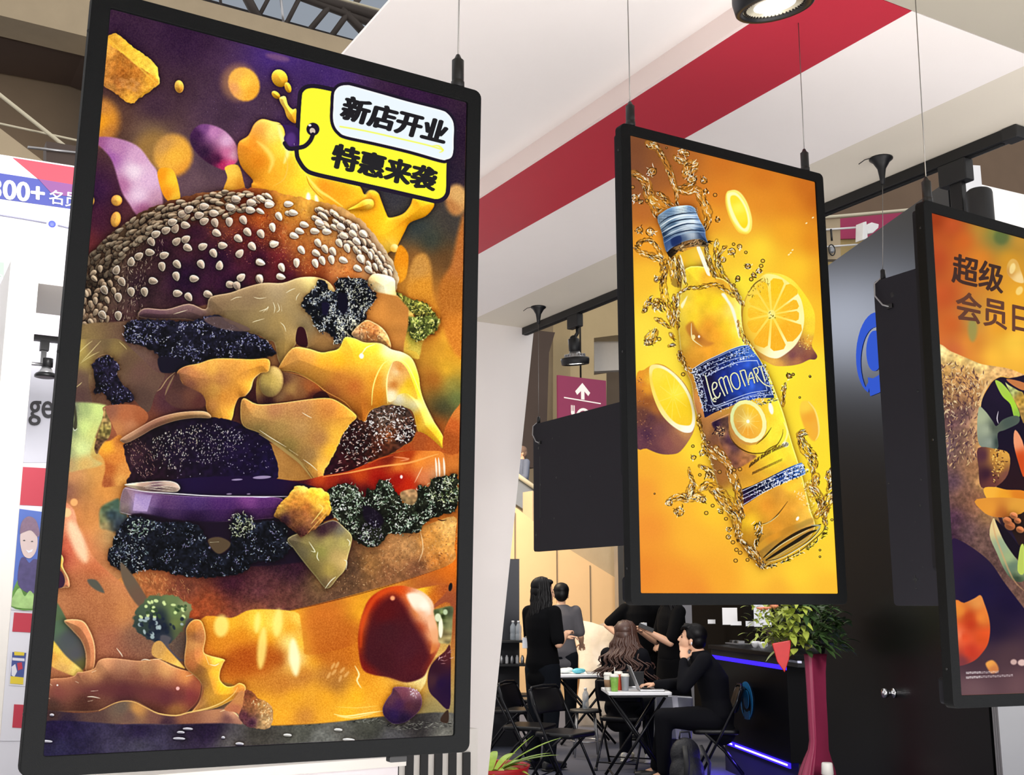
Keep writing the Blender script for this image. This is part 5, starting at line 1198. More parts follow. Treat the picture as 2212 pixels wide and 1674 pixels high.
    for i in range(30):
        t = i / 29.; x = 345 + 410 * t; y = 895 - 105 * math.sin(min(1, t * 1.15) * 1.5) + 30 * max(0, t - .75) * 2
        L('k', "%f,%f %f,%f" % (x + 2, y, x + 14, y + 70), '1c2838', .9, 1, .9); L('k', "%f,%f %f,%f" % (x + 9, y, x + 21, y + 70), 'dce8f0', .8, 1, .7)
    for p_, cl, w in (("350,985 450,910 600,870 760,860", '182438', 1.2), ("360,1010 480,930 620,890 770,890", 'e8f0f4', 1.6), ("370,1050 480,970 640,930 790,930", '1c2c44', 1.5), ("380,1080 500,1010 660,960 800,960", 'e0e8f0', 1.5),
                      ("385,1105 500,1030 660,980 820,990", '1c2c48', 1.3), ("395,1130 520,1060 680,1010 830,1020", 'c8d4e0', 1.2), ("400,1160 520,1090 700,1050 850,1060", '142440', 1.2), ("405,1190 540,1110 720,1070 855,1080", '98b0c8', 1)):
        L('k', p_, cl, w, 1.3, .9)
    S('k', "480,1150 580,1110 590,1190 500,1230", hexc('1c2c5c'), 5, al=.8)
    # ---- label, top band
    lab = PT('l', "700,1215 850,1120 1000,1050 1150,980 1280,935 1380,925 1420,980 1500,1080 1560,1180 1640,1400 1690,1560 1500,1560 1300,1610 1100,1680 960,1740 850,1800 830,1700 780,1500 740,1350")
    S('.', lab, CL('l', "750,1230,141430 900,1150,1c1c3c 1100,1050,243468 1300,980,2c58b0 1400,1000,4870c0 850,1350,241c3c 950,1500,201c48 1100,1300,26348c 1250,1200,2c48b0 1400,1150,3458c0 1400,1400,3c64d0 1250,1450,2c4cb8 1500,1450,3454b8 1550,1300,283878 1600,1500,243468 1000,1650,1c1c3c 1200,1600,243478 800,1600,14142c"), 1.5, sm=0, tex=[(9, .12)])
    for p_, w in (("700,1215 850,1120 1000,1050 1150,980 1280,935 1370,925", .9), ("710,1235 860,1135 1010,1065 1160,995 1290,955 1380,945", .6), ("760,1250 900,1160 1050,1095 1200,1035 1380,1010", .6), ("800,1270 950,1190 1150,1105 1350,1060 1440,1060", .7), ("870,1300 1000,1230 1180,1150 1330,1115 1480,1110", 1),
                  ("850,1290 900,1450 950,1640 1050,1630 1200,1570 1400,1500 1600,1470", .9), ("870,1640 1000,1660 1200,1600 1400,1530 1640,1490", .6), ("940,1700 1100,1640 1300,1570 1500,1530 1670,1520", .8), ("700,1240 750,1400 800,1580 840,1720", .9), ("790,1270 840,1450 880,1600", .6), ("1480,1110 1540,1260 1600,1460", .8), ("1530,1130 1600,1300 1660,1500", .8)):
        L('l', p_, 'c8d4f0', w, 1.1, .85, False)
    for poly, n in (("720,1225 1370,935 1380,1000 760,1250", 150), ("820,1260 1400,1030 1440,1060 880,1290", 110), ("715,1270 780,1260 880,1650 830,1720", 170), ("1550,1200 1590,1190 1690,1500 1640,1500", 70), ("900,1680 1500,1500 1640,1490 1660,1540 1000,1720", 100)):
        c.curls('l', poly, n, 'd8e0f8 f0f4ff 0c0c20 a8b8e0', 4, .75, .9, 2.5)
    # brand lettering (drawn strokes) LEMONART
    G = 'f4f0b8'
    def glyph(*st):
        for p_ in st:
            L('o', p_, '101838', 2.0, 1.2, .7, False); L('o', p_, G, 1.45, 1.1, 1, False)
    glyph("125,375 140,430 165,530 205,650 240,665", "205,650 230,625 245,640")
    glyph("215,530 235,520 255,490 250,460 225,450 205,475 205,530 225,590 260,625 285,600 290,570")
    glyph("275,420 290,480 345,600", "275,425 300,395 325,410 340,470 375,575", "325,420 345,385 370,385 385,430 430,555")
    glyph("440,345 415,370 410,420 430,480 460,520 490,525 515,490 510,430 490,370 465,345 440,345")
    glyph("515,320 540,400 575,490", "515,325 560,310 575,330 590,390 615,475")
    glyph("610,455 620,380 640,335 660,380 680,455", "615,410 670,395")
    glyph("665,300 690,370 715,440", "665,300 700,285 720,310 715,345 690,360", "695,355 740,420 790,470 850,495")
    glyph("725,275 780,262", "752,268 770,340 800,435")
    # clear face below the label, ring lemon
    S('o', "200,900 380,830 430,800 400,900 390,1000 420,1100 560,1230 700,1280 620,1350 500,1420 420,1440 380,1300 300,1150 250,1020", "250,930,2c1c38 350,900,5c4038 300,1000,a87850 400,1100,503444 450,1180,5a3c40 600,1250,b07848 350,1200,9a6448 450,1350,7a4c40 550,1330,a86c44 420,1430,8a5c3c", 5, gr=.03, tex=[(6, .15)])
    L('o', "185,905 300,850 430,790 540,740", 'e8a878', 1, 1.5, .8)
    c.curls('o', "210,990 320,950 350,1030 270,1060", 34, '141024 141024 d8b080', 5, .9, .95, 1.5)
    c.curls('o', "640,690 900,630 920,670 720,715", 50, '181830 f8f0c0 283060', 5, .7, .9, .8, -15)
    c.E(*PT('o', "865,745")[0], 5, 13, -12, 'fffbe8', 4)
    c.E(*PT('o', "600,905")[0], 41, 50, -20, 'c88c48', 3, al=.7); c.E(*PT('o', "610,890")[0], 38, 48, -22, CL('o', "450,750,dfe8a0 560,650,f4f0a0 780,850,fcf4a8 780,1000,fcf0a8 650,1110,f8f4b8 450,1000,d8dca0"), 2)
    c.E(*PT('o', "605,890")[0], 30, 39, -22, CL('o', "500,800,d8b050 650,750,f8c838 700,900,f8bc38 600,1000,f0a838 500,950,d8a048 600,890,f8e080"), 2.5, gr=.02)
    q0 = PT('o', "605,890")[0]
    for a in range(0, 360, 30):
        dv = np.array([math.cos(math.radians(a)) * .8, math.sin(math.radians(a))]); L('.', np.array([q0 + dv * 4, q0 + dv * 30], np.float32), 'fcf0a0', 1.1, 2, .6)
    c.E(q0[0], q0[1], 3.5, 4, 0, 'fffbe0', 2)
    for p_ in ("390,1000 430,1110 530,1200 650,1250 800,1240 920,1170 990,1060 1000,980", "700,1150 800,1060 870,960", "790,1240 860,1190 940,1150", "420,1090 480,1170 580,1230 700,1260"):
        L('o', p_, '4a3010', 1.1, 1.4, .8)
    L('o', "1010,900 1050,1000 1030,1100 960,1190", 'fff4b8', 2, 2.5, .7); c.E(*PT('o', "1030,1150")[0], 7, 6, 0, 'fff8d8', 4)
    # small print, lower band
    for i in range(34):
        t = i / 33.; x = 620 + 430 * t; y = 1410 - 240 * t - 30 * math.sin(t * 3)
        if i in (9, 19):
            continue
        h = 42 if i % 3 else 28
        L('o', "%f,%f %f,%f" % (x, y, x + 8, y - h), '3c2818', 1.0 - .4 * t, 1, .85, False)
        if i % 2:
            L('o', "%f,%f %f,%f" % (x, y - h * .4, x + 14, y - h * .5), '3c2818', .7, 1, .8)
    for i in range(30):
        t = i / 29.; x = 655 + 330 * t; y = 1490 - 155 * t
        L('o', "%f,%f %f,%f" % (x, y, x + 5, y - 26), '4a3018', .8 - .4 * t, 1, .8, False)
    S('p', "330,340 480,270 620,200 760,130 900,60 1050,0 1080,10 1110,90 1100,140 960,190 800,260 640,340 500,430 390,500 340,510", "350,400,2a1c38 500,300,141830 700,230,1c2848 900,130,2c4890 1050,60,7898d0 500,380,181830 800,220,2c4890 1000,130,2858a8 420,460,3c2038", 1.5)
    for p_ in ("330,350 620,215 900,85 1080,15", "340,400 640,250 900,130 1100,60", "345,440 650,300 900,180 1100,105", "370,500 640,340 900,220 1110,135"):
        L('p', p_, 'e8ecff', .8, 1.1, .9, False)
    c.curls('p', "520,270 1060,20 1090,60 600,290", 120, 'e8f0ff f8fcff 10142c', 4.5, .85, .95, 2); c.curls('p', "480,370 1090,80 1100,130 560,370", 130, 'e8f0ff f8fcff 10142c', 4.5, .9, .95, 2); c.curls('p', "330,400 560,330 560,380 360,490", 30, '8a78a8 5a4878', 3, .7)
    # lower liquid and base
    L('p', "560,740 680,710 790,610 900,465", '4a3418', 1.1, 1.4, .85); L('p', "590,750 700,700 800,620", 'fff4b0', 1, 1.4, .7)
    S('p', "800,830 880,780 1000,740 1190,660 1200,720 1000,800 850,870 700,960 560,1060 520,1020 640,900", "700,900,e8982c 900,780,b8802c 1100,730,a8883c 600,1000,f0ac34", 5, al=.6)
    for p_, cl, w in (("610,1140 760,1010 950,880 1130,790 1300,740", '241c14', 3.2), ("640,1130 800,1000 980,890 1160,800", 'e8dca8', 1), ("640,1170 800,1070 980,960 1150,850 1250,810", '1c1814', 4), ("660,1190 820,1090 1000,980 1180,880", 'c8a858', 1.6),
                      ("640,1180 800,1150 980,1060 1130,960 1240,860 1290,790", '3a2c18', 1.3), ("700,1190 860,1130 1020,1040 1180,930 1300,800", 'fff0c0', 1.1), ("680,1230 860,1160 1050,1060 1200,940 1330,820 1340,740", '4a3820', 1), ("1180,750 1290,760 1240,830", 'a8a890', 2)):
        L('p', p_, cl, w, 1.4, .9)
    c.curls('p', "640,1240 900,1160 1280,900 1340,760 1360,800 1280,940 900,1180 680,1270", 90, '1c1810 fff4d0 3a2c14', 7, .8, .9, .8, -30)
    c.curls('p', "500,700 600,720 580,900 500,1030 470,1000 530,850", 60, '1c1810 fffbe0 5a4418', 9, .9, .9, .8, 110)
    c.curls('p', "960,330 1190,200 1240,500 1200,620 1080,480", 70, 'fff0c8 fcd890 f8e8b0 a87030', 6, .8, .8); c.E(*PT('p', "1020,670")[0], 3, 5, 30, 'fffbe0', 1.5)
    c.curls('l', "780,1900 950,2200 1000,2500 900,2300", 40, 'fff4d0 8a5830', 5, .7, .8)
    # splashes along both sides of the base
    for cr, p_, w, n in (('n', "560,220 560,300 600,430", 5, 50), ('n', "700,500 800,640 850,760 900,900 930,1100", 9, 150), ('n', "560,870 640,830 740,900 820,990 880,1080 890,1200", 11, 170), ('n', "290,970 380,930 470,940 560,930 600,960", 9, 120), ('n', "500,800 490,860 470,920", 8, 60), ('n', "470,680 480,740 520,820", 4, 30),
                         ('n', "590,480 660,560 760,620", 8, 60), ('n', "560,660 640,700 680,760", 6, 40), ('p', "0,330 120,480 260,620 300,800 320,900", 10, 160), ('p', "290,200 310,400 340,600", 7, 90), ('p', "300,880 400,1000 500,1130 590,1250", 8, 160), ('p', "430,1000 520,1080 600,1200", 5, 70),
                         ('p', "1160,280 1230,330 1290,440 1310,520", 9, 130), ('p', "1250,640 1330,540 1400,430 1440,380", 10, 140), ('p', "1240,150 1230,240", 9, 60), ('p', "1390,330 1420,240 1400,150 1430,80", 7, 90), ('o', "1190,1050 1240,1180 1330,1300 1340,1450", 11, 150), ('o', "1170,1040 1250,1020", 8, 50), ('o', "1000,720 1010,600 1030,480", 4, 36), ('p', "1360,740 1340,640 1380,560", 6, 50)):
        water(cr, p_, w, n)
    for cr, pp in (('n', ((505, 493, 3), (510, 590, 5), (585, 550, 6), (675, 1005, 3.5), (620, 1068, 4), (745, 1055, 5), (790, 1118, 3.5), (815, 1210, 5), (810, 1275, 5), (850, 1320, 4), (880, 1385, 4), (912, 1410, 4), (873, 1478, 4), (975, 1472, 3.5), (390, 1060, 9), (360, 1055, 5), (735, 715, 4), (565, 740, 3), (640, 740, 7), (300, 980, 7), (590, 950, 6), (640, 460, 3), (175, 902, 1.5))),
                   ('p', ((1290, 1050, 2), (1290, 1130, 2), (1435, 685, 2.5))), ('o', ((1190, 620, 2), (1305, 380, 2), (1070, 380, 5), (1115, 360, 3), (450, 1440, 4), (515, 1430, 4)))):
        for x, y, r in pp:
            q = PT(cr, "%f,%f" % (x, y))[0]; bubble(q[0], q[1], r)
    # out-of-focus slice at the right edge
    S('o', "1210,670 1290,660 1350,730 1390,860 1410,980 1390,1080 1340,1110 1270,1020 1220,900 1190,780", "1250,720,f8d048 1300,850,f0a838 1350,950,f0b040 1280,980,f4b438", 6); L('o', "1290,670 1360,760 1400,900 1405,1030 1370,1100", 'fce890', 2, 3, .7); L('o', "1330,1110 1280,1040", 'e8a850', 1, 2, .6)
    c.curls('m', "1170,240 1190,240 1190,260 1170,260", 1, 'fff0a0', 3)
    for x, y in ((1708, 546), (1712, 540), (1704, 550), (1742, 482), (1756, 470)):
        c.E(x, y, 2.5, 1.4, -30, 'fff0b0', 1.3)
    return c.finish(.5, 1.05, 1.0)
def paint_wrap():
    c = Canvas(1985, 440, 2520, 1530, 8)
    S, L, E_ = c.S, c.L, c.E
    S('.', "1985,440 2520,440 2520,1530 1985,1530", "2020,470,9a3c1c 2020,560,b04a28 2060,490,b8502a 2080,520,cc6428 2120,490,b88a38 2150,500,8a9448 2165,515,607048 2200,520,c89038 2180,560,d8982c 2120,560,d8802c "
      "2040,640,c0562c 2060,700,c8602c 2060,760,c8663c 2100,740,d88a38 2100,690,b89048 2160,700,e8a030 2200,650,e8a830 2190,740,f8c848 2150,770,f0b840 2210,800,f0b440 2100,800,d88a38 2300,600,e8a830 2400,700,e0a038 2400,900,c89040 "
      "2050,1180,2c1c3c 2120,1280,20183a 2180,1300,1e1434 2150,1350,241a34 2100,1430,4a343c 2180,1420,503a40 2100,1490,705458 2200,1480,684c50 2200,1200,241c34 2400,1300,302028 2400,1480,5c4448", 1, sm=0, tex=[(30, .03)])
    c.E(2101, 712, 10, 26, 0, '8a9458', 10, al=.7); c.E(2163, 512, 16, 16, 0, '50663c', 12, al=.6)
    S('q', "690,460 710,420 740,405 775,430 800,500 820,560 820,600 760,590 720,560 690,520", "740,470,e8c060 720,500,c89048 760,450,d8a858 790,560,f0d090", 3); c.E(2187, 580, 6, 12, 15, 'f4dc98', 4, al=.8)
    c.E(2202, 628, 7, 10, 30, 'f4d888', 4, al=.8)
    # tortilla
    S('q', "130,1110 240,1150 360,1200 480,1250 600,1270 740,1300 1000,1420 1000,1500 700,1360 600,1370 540,1430 490,1520 470,1600 480,1700 520,1800 560,2000 570,2300 640,2540 760,2760 1000,3100 1000,3400 700,3050 560,2850 400,2720 260,2650 230,2700 200,2400 170,1900 150,1500",
      "160,1160,f8e0a0 240,1180,f0d088 300,1220,f0c878 450,1260,f8dc90 600,1290,e8b878 750,1320,e8b070 200,1300,c89858 300,1350,c08c58 400,1330,c89458 200,1500,a07850 300,1550,8a6448 350,1650,644850 250,1700,6a4c50 420,1500,b88858 460,1700,dcac78 500,1900,e0a868 "
      "230,1900,6c5458 350,1900,7c5c50 430,2100,986c4c 520,2200,d0a060 250,2200,5c4450 350,2300,7c5848 450,2350,8a5c44 560,2450,a07850 250,2500,503448 350,2600,5c4448 500,2650,70544c 650,2750,5c4440 230,2650,3c2438", 2.5, gr=.04, tex=[(8, .12), (4, .1)])
    c.curls('q', "150,1220 500,1300 520,1450 460,1700 440,2000 200,2050 160,1500", 330, 'e8c890 5c3c3c c8a070 3c2838 f0d8a8', 8, 1.1, .65, 1, 110)
    c.curls('q', "180,1300 460,1330 400,1600 190,1700", 130, 'f4dcb0 5a3c3c 4a3038', 9, 1.3, .6, 1, 60)
    L('q', "560,1380 500,1480 480,1600 500,1760 560,2000 590,2250 660,2500", 'f0cc90', 5, 5, .7)
    # opening with filling
    S('q', "600,1372 700,1366 1000,1500 1000,3100 800,2740 700,2520 640,2330 600,2200 590,1980 560,1860 490,1720 484,1560 540,1440", "600,1500,241a30 550,1600,20182c 700,1800,1c1428 700,2200,2c1820 800,2400,30201c", 2)
    S('r', "1200,660 1250,680 1320,760 1370,860 1395,940 1350,950 1320,850 1260,790 1220,720", "1240,720,a8c850 1350,850,a8d040 1380,930,90b848", 2); S('r', "1290,650 1427,680 1427,740 1340,700", hexc('c07848'), 2)
    S('r', "1280,680 1310,700 1380,740 1427,780 1427,1000 1380,880 1330,780", "1320,740,a8b070 1400,820,b89040 1420,900,a88448", 2, tex=[(5, .2)])
    S('r', "1070,880 1120,900 1180,980 1210,1020 1260,970 1340,940 1390,950 1380,1000 1280,1050 1220,1080 1220,1200 1100,1190 1060,1100", "1090,950,a8b090 1130,1050,a0a890 1160,1150,90988a 1190,1030,545c50 1300,990,4c5850 1210,1150,384440", 2)
    L('r', "1225,905 1215,960 1225,1000", 'c8c0c8', 1.2, 1.4); S('r', "1360,1050 1427,1180 1427,1420 1380,1300 1345,1150", "1370,1120,e89870 1410,1300,c84c20", 2)
    S('r', "1065,1195 1200,1200 1310,1240 1300,1400 1200,1500 1090,1500 1070,1350", "1100,1250,54303c 1130,1400,3c2030 1200,1250,c89040 1280,1250,d8a048 1240,1350,a87838 1280,1400,7c4c40 1180,1450,6c3c38", 2)
    c.curls('r', "1170,1200 1290,1230 1240,1400 1190,1500 1180,1300", 70, 'f0c870 4a2c20 e8b058 d8a050', 5, 1.1, .9, 2.5)
    S('r', "1110,1510 1200,1500 1290,1520 1427,1530 1427,1600 1330,1660 1220,1659 1140,1600", "1150,1550,f0b040 1280,1600,e8a030 1380,1560,d88028", 2)
    S('s', "400,-80 771,-80 771,20 640,60 540,60 450,20", "500,0,e0963a 600,40,b86c30 700,0,e0a040", 2)
    for x, y, r in ((660, 130, 12), (740, 160, 9), (640, 90, 10), (720, 90, 8), (690, 50, 9)):
        q = PT('s', "%d,%d" % (x, y))[0]; c.E(q[0], q[1], r, r * .8, 20, 'b87048', 3, rim=('d89868', 1.5, .4))
    S('s', "540,80 640,170 720,270 771,330 771,420 720,390 650,330 580,220", "600,200,1c1420", 3)
    S('s', "530,70 560,130 620,260 720,400 771,440 771,560 690,560 620,480 560,350 500,200", "560,150,e0c890 600,280,98a888 680,450,687c68 740,500,8a9870 650,380,a0b080 720,540,384838", 2); S('s', "740,300 771,290 771,500 720,480", hexc('b8c860'), 2)
    L('s', "520,60 540,180 580,300 680,540 771,640", 'd0a070', 2, 3, .6)
    # tomato, crumbs, floor
    S('s', "220,745 300,735 380,700 430,675 460,740 495,850 505,950 490,1050 450,1120 380,1190 270,1230 220,1200", "260,800,e08838 400,730,d88c48 340,850,b84420 350,900,b83c20 440,850,e08038 300,1000,d8502c 260,990,f08058 450,1000,d85428 350,1120,c8402c 280,1200,7c3c40", 3, tex=[(16, .04)])
    S('s', "470,1210 520,1185 560,1220 570,1270 520,1290 490,1260", "500,1210,e8a050 530,1260,c87c48", 5); c.E(*PT('s', "690,1200")[0], 7, 6, 0, 'c8a8a0', 4); c.E(*PT('s', "755,1205")[0], 9, 7, 0, 'd8b8b0', 4)
    # fine print, two lines
    for x0, x1, y0, y1 in ((318, 575, 1285, 1278), (318, 690, 1322, 1304)):
        n = int((x1 - x0) / 9)
        for i in range(n):
            x = x0 + (x1 - x0) * i / n; y = y0 + (y1 - y0) * i / n; al = .9 if i < 13 else .55
            L('s', "%f,%f %f,%f" % (x, y - 7, x + 1, y + 7), 'e8dcdc', .65, 1, al, False)
            if i % 2:
                L('s', "%f,%f %f,%f" % (x, y + (6 if i % 4 == 1 else -6), x + 7, y + (6 if i % 4 == 1 else -6)), 'e8dcdc', .55, 1, al, False)
    return c.finish(.5, 1.06, 1.02)
# ================================================================ hanging displays
M_frame = mat('graphite_powder_coat', '0f1011', .6, 0., var=.10, scale=260, bump=.25, bscale=900, spec=.08)
M_side = mat('graphite_side', '1e1e22', .65, 0., var=.05, spec=.06)
M_back = mat('matte_back_panel', '232228', .75, 0., var=.04, spec=.2)
PW, PH, OW, OH = .530, .942, .578, .988


def picture_mat(name, arr):
    h, w = arr.shape[:2]
    im = bpy.data.images.new(name, w, h, alpha=False); im.colorspace_settings.name = 'sRGB'
    px = np.ones((h, w, 4), np.float32); px[:, :, :3] = arr[::-1]
    im.pixels.foreach_set(px.ravel()); im.update(); im.pack()
    m = bpy.data.materials.new(name); m.use_nodes = True; nt = m.node_tree; b = nt.nodes['Principled BSDF']
    tx = nt.nodes.new('ShaderNodeTexImage'); tx.image = im; tx.interpolation = 'Cubic' if False else 'Linear'
    b.inputs['Base Color'].default_value = (.0, .0, .0, 1); b.inputs['Roughness'].default_value = .5; b.inputs['Specular IOR Level'].default_value = .02
    nt.links.new(tx.outputs[0], b.inputs['Emission Color']); b.inputs['Emission Strength'].default_value = 1.0
    return m


def display(label, cx, y, z0, lean, painter, inv=False):
    """portrait screen; local frame: x right, z up from the lower edge, front at y=0"""
    t = thing('hanging_display', label, 'display', (cx, y, z0), rot=(0, R(lean), 0))
    x0, x1 = -OW / 2, OW / 2; bz = (OW - PW) / 2
    out = rrect(x0, 0, x1, OH, .012); inn = rrect(-PW / 2, (OH - PH) / 2, PW / 2, (OH + PH) / 2, .003)
    D = .022; n = len(out); mb = MB()
    A = [p.copy() for p in out]; Bk = [p + Vector((0, D, 0)) for p in out]; I0 = [p.copy() for p in inn]; I1 = [p + Vector((0, .005, 0)) for p in inn]
    vs = A + Bk + I0 + I1; fs = []
    for i in range(n):
        j = (i + 1) % n
        fs += [(i, j, 2 * n + j, 2 * n + i), (i, n + i, n + j, j), (2 * n + i, 2 * n + j, 3 * n + j, 3 * n + i)]
    fs.append(tuple(n + i for i in range(n))[::-1])
    mb.add(vs, fs); mb.build('frame', M_frame, t, bev=.0015)
    rear = MB().prism([Vector((p.x, D, p.z)) for p in rrect(x0 + .006, .25, x1 - .006, OH - .012, .01)], (0, .012, 0)).prism([Vector((p.x, D, p.z)) for p in rrect(x0 + .004, .006, x1 - .004, .055, .008)], (0, .012, 0))
    rear.build('rear_housing', M_side, t)
    for zz in (.07, .5, .93):
        MB().ell((x0 - .0005, D * .5, zz), (.001, .0025, .0025), nu=8, nv=6).build('side_screw', M_blk, t)
    me = bpy.data.meshes.new('screen'); za, zb = (OH - PH) / 2, (OH + PH) / 2
    me.from_pydata([(-PW / 2, .0045, za), (PW / 2, .0045, za), (PW / 2, .0045, zb), (-PW / 2, .0045, zb)], [], [(0, 1, 2, 3)])
    uv = me.uv_layers.new(); uv.data.foreach_set('uv', [0, 0, 1, 0, 1, 1, 0, 1])
    s_ = bpy.data.objects.new('screen', me); COL.objects.link(s_); s_.parent = t
    Mx = Matrix.Translation((cx, y, z0)) @ Matrix.Rotation(R(lean), 4, 'Y')
    quad = [proj(Mx @ Vector(p)) for p in ((-PW / 2, .0045, zb), (PW / 2, .0045, zb), (PW / 2, .0045, za), (-PW / 2, .0045, za))]
    cv = painter()
    me.materials.append(picture_mat('display_picture', cv.rect(quad, 940 if cv.w > 700 else 640, 1670 if cv.w > 700 else 1138)))
    def loc2(px, py):
        """photo pixel -> local point on the picture plane"""
        o = Mx.inverted() @ C0; d = Mx.inverted().to_3x3() @ ray(px, py); k = (.0040 - o.y) / d.y
        return o + d * k
    return t, loc2


def screen_text(parent, L2, body, bl, br, tl, m, bold, frac=1.0, nm='headline_text', heavy=0.):
    o = L2(*bl); ex = (L2(*br) - o) * frac; ey = L2(*tl) - o
    return text_mesh(nm, body, m, parent, o, ex, ey, bold, heavy=heavy)


M_ink = mat('black_lettering', '0b0a10', .6, var=.02, spec=.1)
d1, L1 = display('largest hanging display, burger poster with sesame bun and yellow tag', .4655, 1.424, 1.299, .75, paint_burger)
MB().prism([Vector((p.x, .004, p.z)) for p in rrect(.17, -.008, .195, -.0002, .002)], (0, .012, 0)).build('infrared_receiver', M_blkp, d1)
screen_text(d1, L1, '新店开业', (734, 256), (957, 312), (750, 207), M_ink, .0, heavy=.0026)
screen_text(d1, L1, '特惠来袭', (714, 360), (936, 414), (725, 310), M_ink, .0, heavy=.0026)
d2, L2_ = display('middle hanging display, bottle with blue label and lemons on orange', 1.5715, 1.764, 1.494, -.1, paint_lemon)
d3, L3 = display('hanging display cut by the right picture edge, wrap and Chinese headline', 2.047, 1.424, 1.302, 1.1, paint_wrap)
screen_text(d3, L3, '超级', (2056, 609), (2165, 634), (2060, 547), mat('dark_brown_lettering', '2c1712', .6, var=.02, spec=.1), .0, heavy=.0024)
M_lb = mat('soft_brown_lettering', '46261a', .6, var=.02, spec=.1)
screen_text(d3, L3, '会员日', (2065, 690), (2172, 712), (2066, 627), M_lb, .0, 1.50, heavy=.0022)


def wire(label, top, bottom, grip=True, gname='suspension_cable'):
    """thin steel cable with a black cylinder grip; runs up to the canopy"""
    t = thing(gname, label, 'cable', bottom); d = Vector(top) - Vector(bottom)
    MB().tube([Vector((0, 0, .035)), d], .0011, 6).build('steel_wire', mat('steel_wire', '8d8a86', .35, .8), t)
    if grip:
        MB().lathe([(.009, 0), (.0105, .002), (.0105, .010), (.009, .0115), (.0095, .013), (.0095, .046), (.006, .049), (.003, .056)], (0, 0, 0), 18).build('cable_grip', M_blk, t)
    return t


wire('steel cable with black grip on the right of the burger display', (.735, 1.435, CZ), (.731, 1.435, 2.284))
wire('steel cable with black grip at the left top of the bottle display', (1.313, 1.775, CZ + .062), (1.313, 1.775, 2.4825))
wire('steel cable with black grip at the right top of the bottle display', (1.816, 1.775, CZ), (1.813, 1.775, 2.4825))
wire('steel cable with black grip on the display cut by the right edge', (1.815, 1.435, CZ), (1.803, 1.435, 2.294))


def back_display(label, X, ya, yb, z0, z1, holes, wl):
    """display seen from behind: flat black back, screw holes, cable loop"""
    t = thing('hanging_display', label, 'display', (X, ya, z0)); w = ya - yb; h = z1 - z0
    def P(u, v, d=0.): return Vector((d, -u, v))        # u from the far (left) edge towards the viewer
    o = [P(p.x, p.z) for p in rrect(0, 0, w, h, .012)]
    MB().prism(o, (.024, 0, 0)).build('back_panel', M_back, t, bev=.002)
    MB().prism([P(p.x, p.z, .024) for p in rrect(.012, .012, w - .012, h - .012, .004)], (.006, 0, 0)).build('screen', M_black, t)
    for u, v, r in holes:
        MB().ell(P(u, v, .0), (.0012, r, r), nu=10, nv=6).build('screw_hole', M_blk, t)
    u, v = wl
    cr = MB().box(P(u - .009, v - .002, -.001) - Vector((0, .0, 0)), P(u + .009, v + .002, .001)); cr.box(P(u - .002, v - .012, -.001), P(u + .002, v + .012, .001)); cr.ell(P(u, v), (.0012, .006, .006), nu=10, nv=6)
    cr.build('keyhole_slot', M_blk, t)
    return t, P


X4, y4a, y4b, z4a, z4b = 2.64, 4.376, 3.44, 1.724, 2.31
d4, P4 = back_display('black back of a small landscape display hanging left of the bottle display', X4, y4a, y4b, z4a, z4b,
                      [(.17, .50, .004), (.05, .47, .007), (.2, .32, .0045), (.065, .30, .0045), (.47, .30, .003), (.18, .14, .0045), (.08, .13, .003), (.23, .5, .002)], (.025, .075))
MB().box(P4(.058, .15, -.0006), P4(.062, .43, 0)).build('panel_seam', M_blk, d4)
X5, y5a, y5b, z5a, z5b = 2.64, 2.325, 1.75, 1.489, 2.478
d5, P5 = back_display('black back of a portrait display hanging left of the wrap display', X5, y5a, y5b, z5a, z5b,
                      [(.07, .93, .008), (.14, .62, .004), (.01, .36, .004), (.13, .36, .003), (.12, .285, .004), (.08, .13, .002), (.085, .05, .003), (.115, .11, .002), (.1, .24, .002)], (.085, .075))
for dd, PP, hh in ((d4, P4, z4b - z4a), (d5, P5, z5b - z5a)):
    k = .035
    MB().tube([PP(.03, hh + .012, .012), PP(.012, hh - .01, -.008), PP(.014, hh - .05, -.012), PP(.04, hh - .085, -.010), PP(.062, hh - .095, -.003)], .0024, 8).build('cable_loop', mat('grey_cable', '9a9a9c', .5), dd)
    MB().box(PP(.052, hh - .1, -.006), PP(.072, hh - .086, .0)).build('loop_clip', M_blk, dd)


def anchor(label, px, py, X, bottom):
    """ceiling cone and cable"""
    p = onZ(px, py, CZ)
    t = thing('ceiling_anchor', label, 'cable', (p.x, p.y, CZ))
    MB().lathe([(.006, -.085), (.009, -.06), (.013, -.035), (.026, -.012), (.036, -.004), (.036, 0)], (0, 0, 0), 20).build('anchor_cone', M_blk, t)
    MB().tube([Vector((.0, 0, -.08)), Vector(bottom) - p], .0012, 6).build('steel_wire', mat('steel_wire', '8d8a86', .35, .8), t)
    MB().tube([Vector((-.03, .0, -.003)), Vector((-.05, .02, -.008)), Vector((-.062, .035, -.02))], .0015, 6).build('wire_tail', M_blk, t)
    return t


anchor('black cone anchor and cable above the small landscape display', 1163, 663, 0, (X4 + .012, y4a - .03, z4b + .03))
anchor('black cone anchor and cable above the back of the portrait display', 1903, 342, 0, (X5 + .012, y5a - .03, z5b + .03))
for X, y, z, lb in ((X4 + .012, y4a - .03, z4b, 'small black cable grip on top of the landscape display'), (X5 + .012, y5a - .03, z5b, 'small black cable grip on the portrait display seen from behind')):
    g = MB().lathe([(.008, 0), (.008, .03), (.004, .034)], (0, 0, 0), 14).build('cable_grip', M_blk); g.location = (X, y, z + .0005); tag(g, lb, 'cable grip')

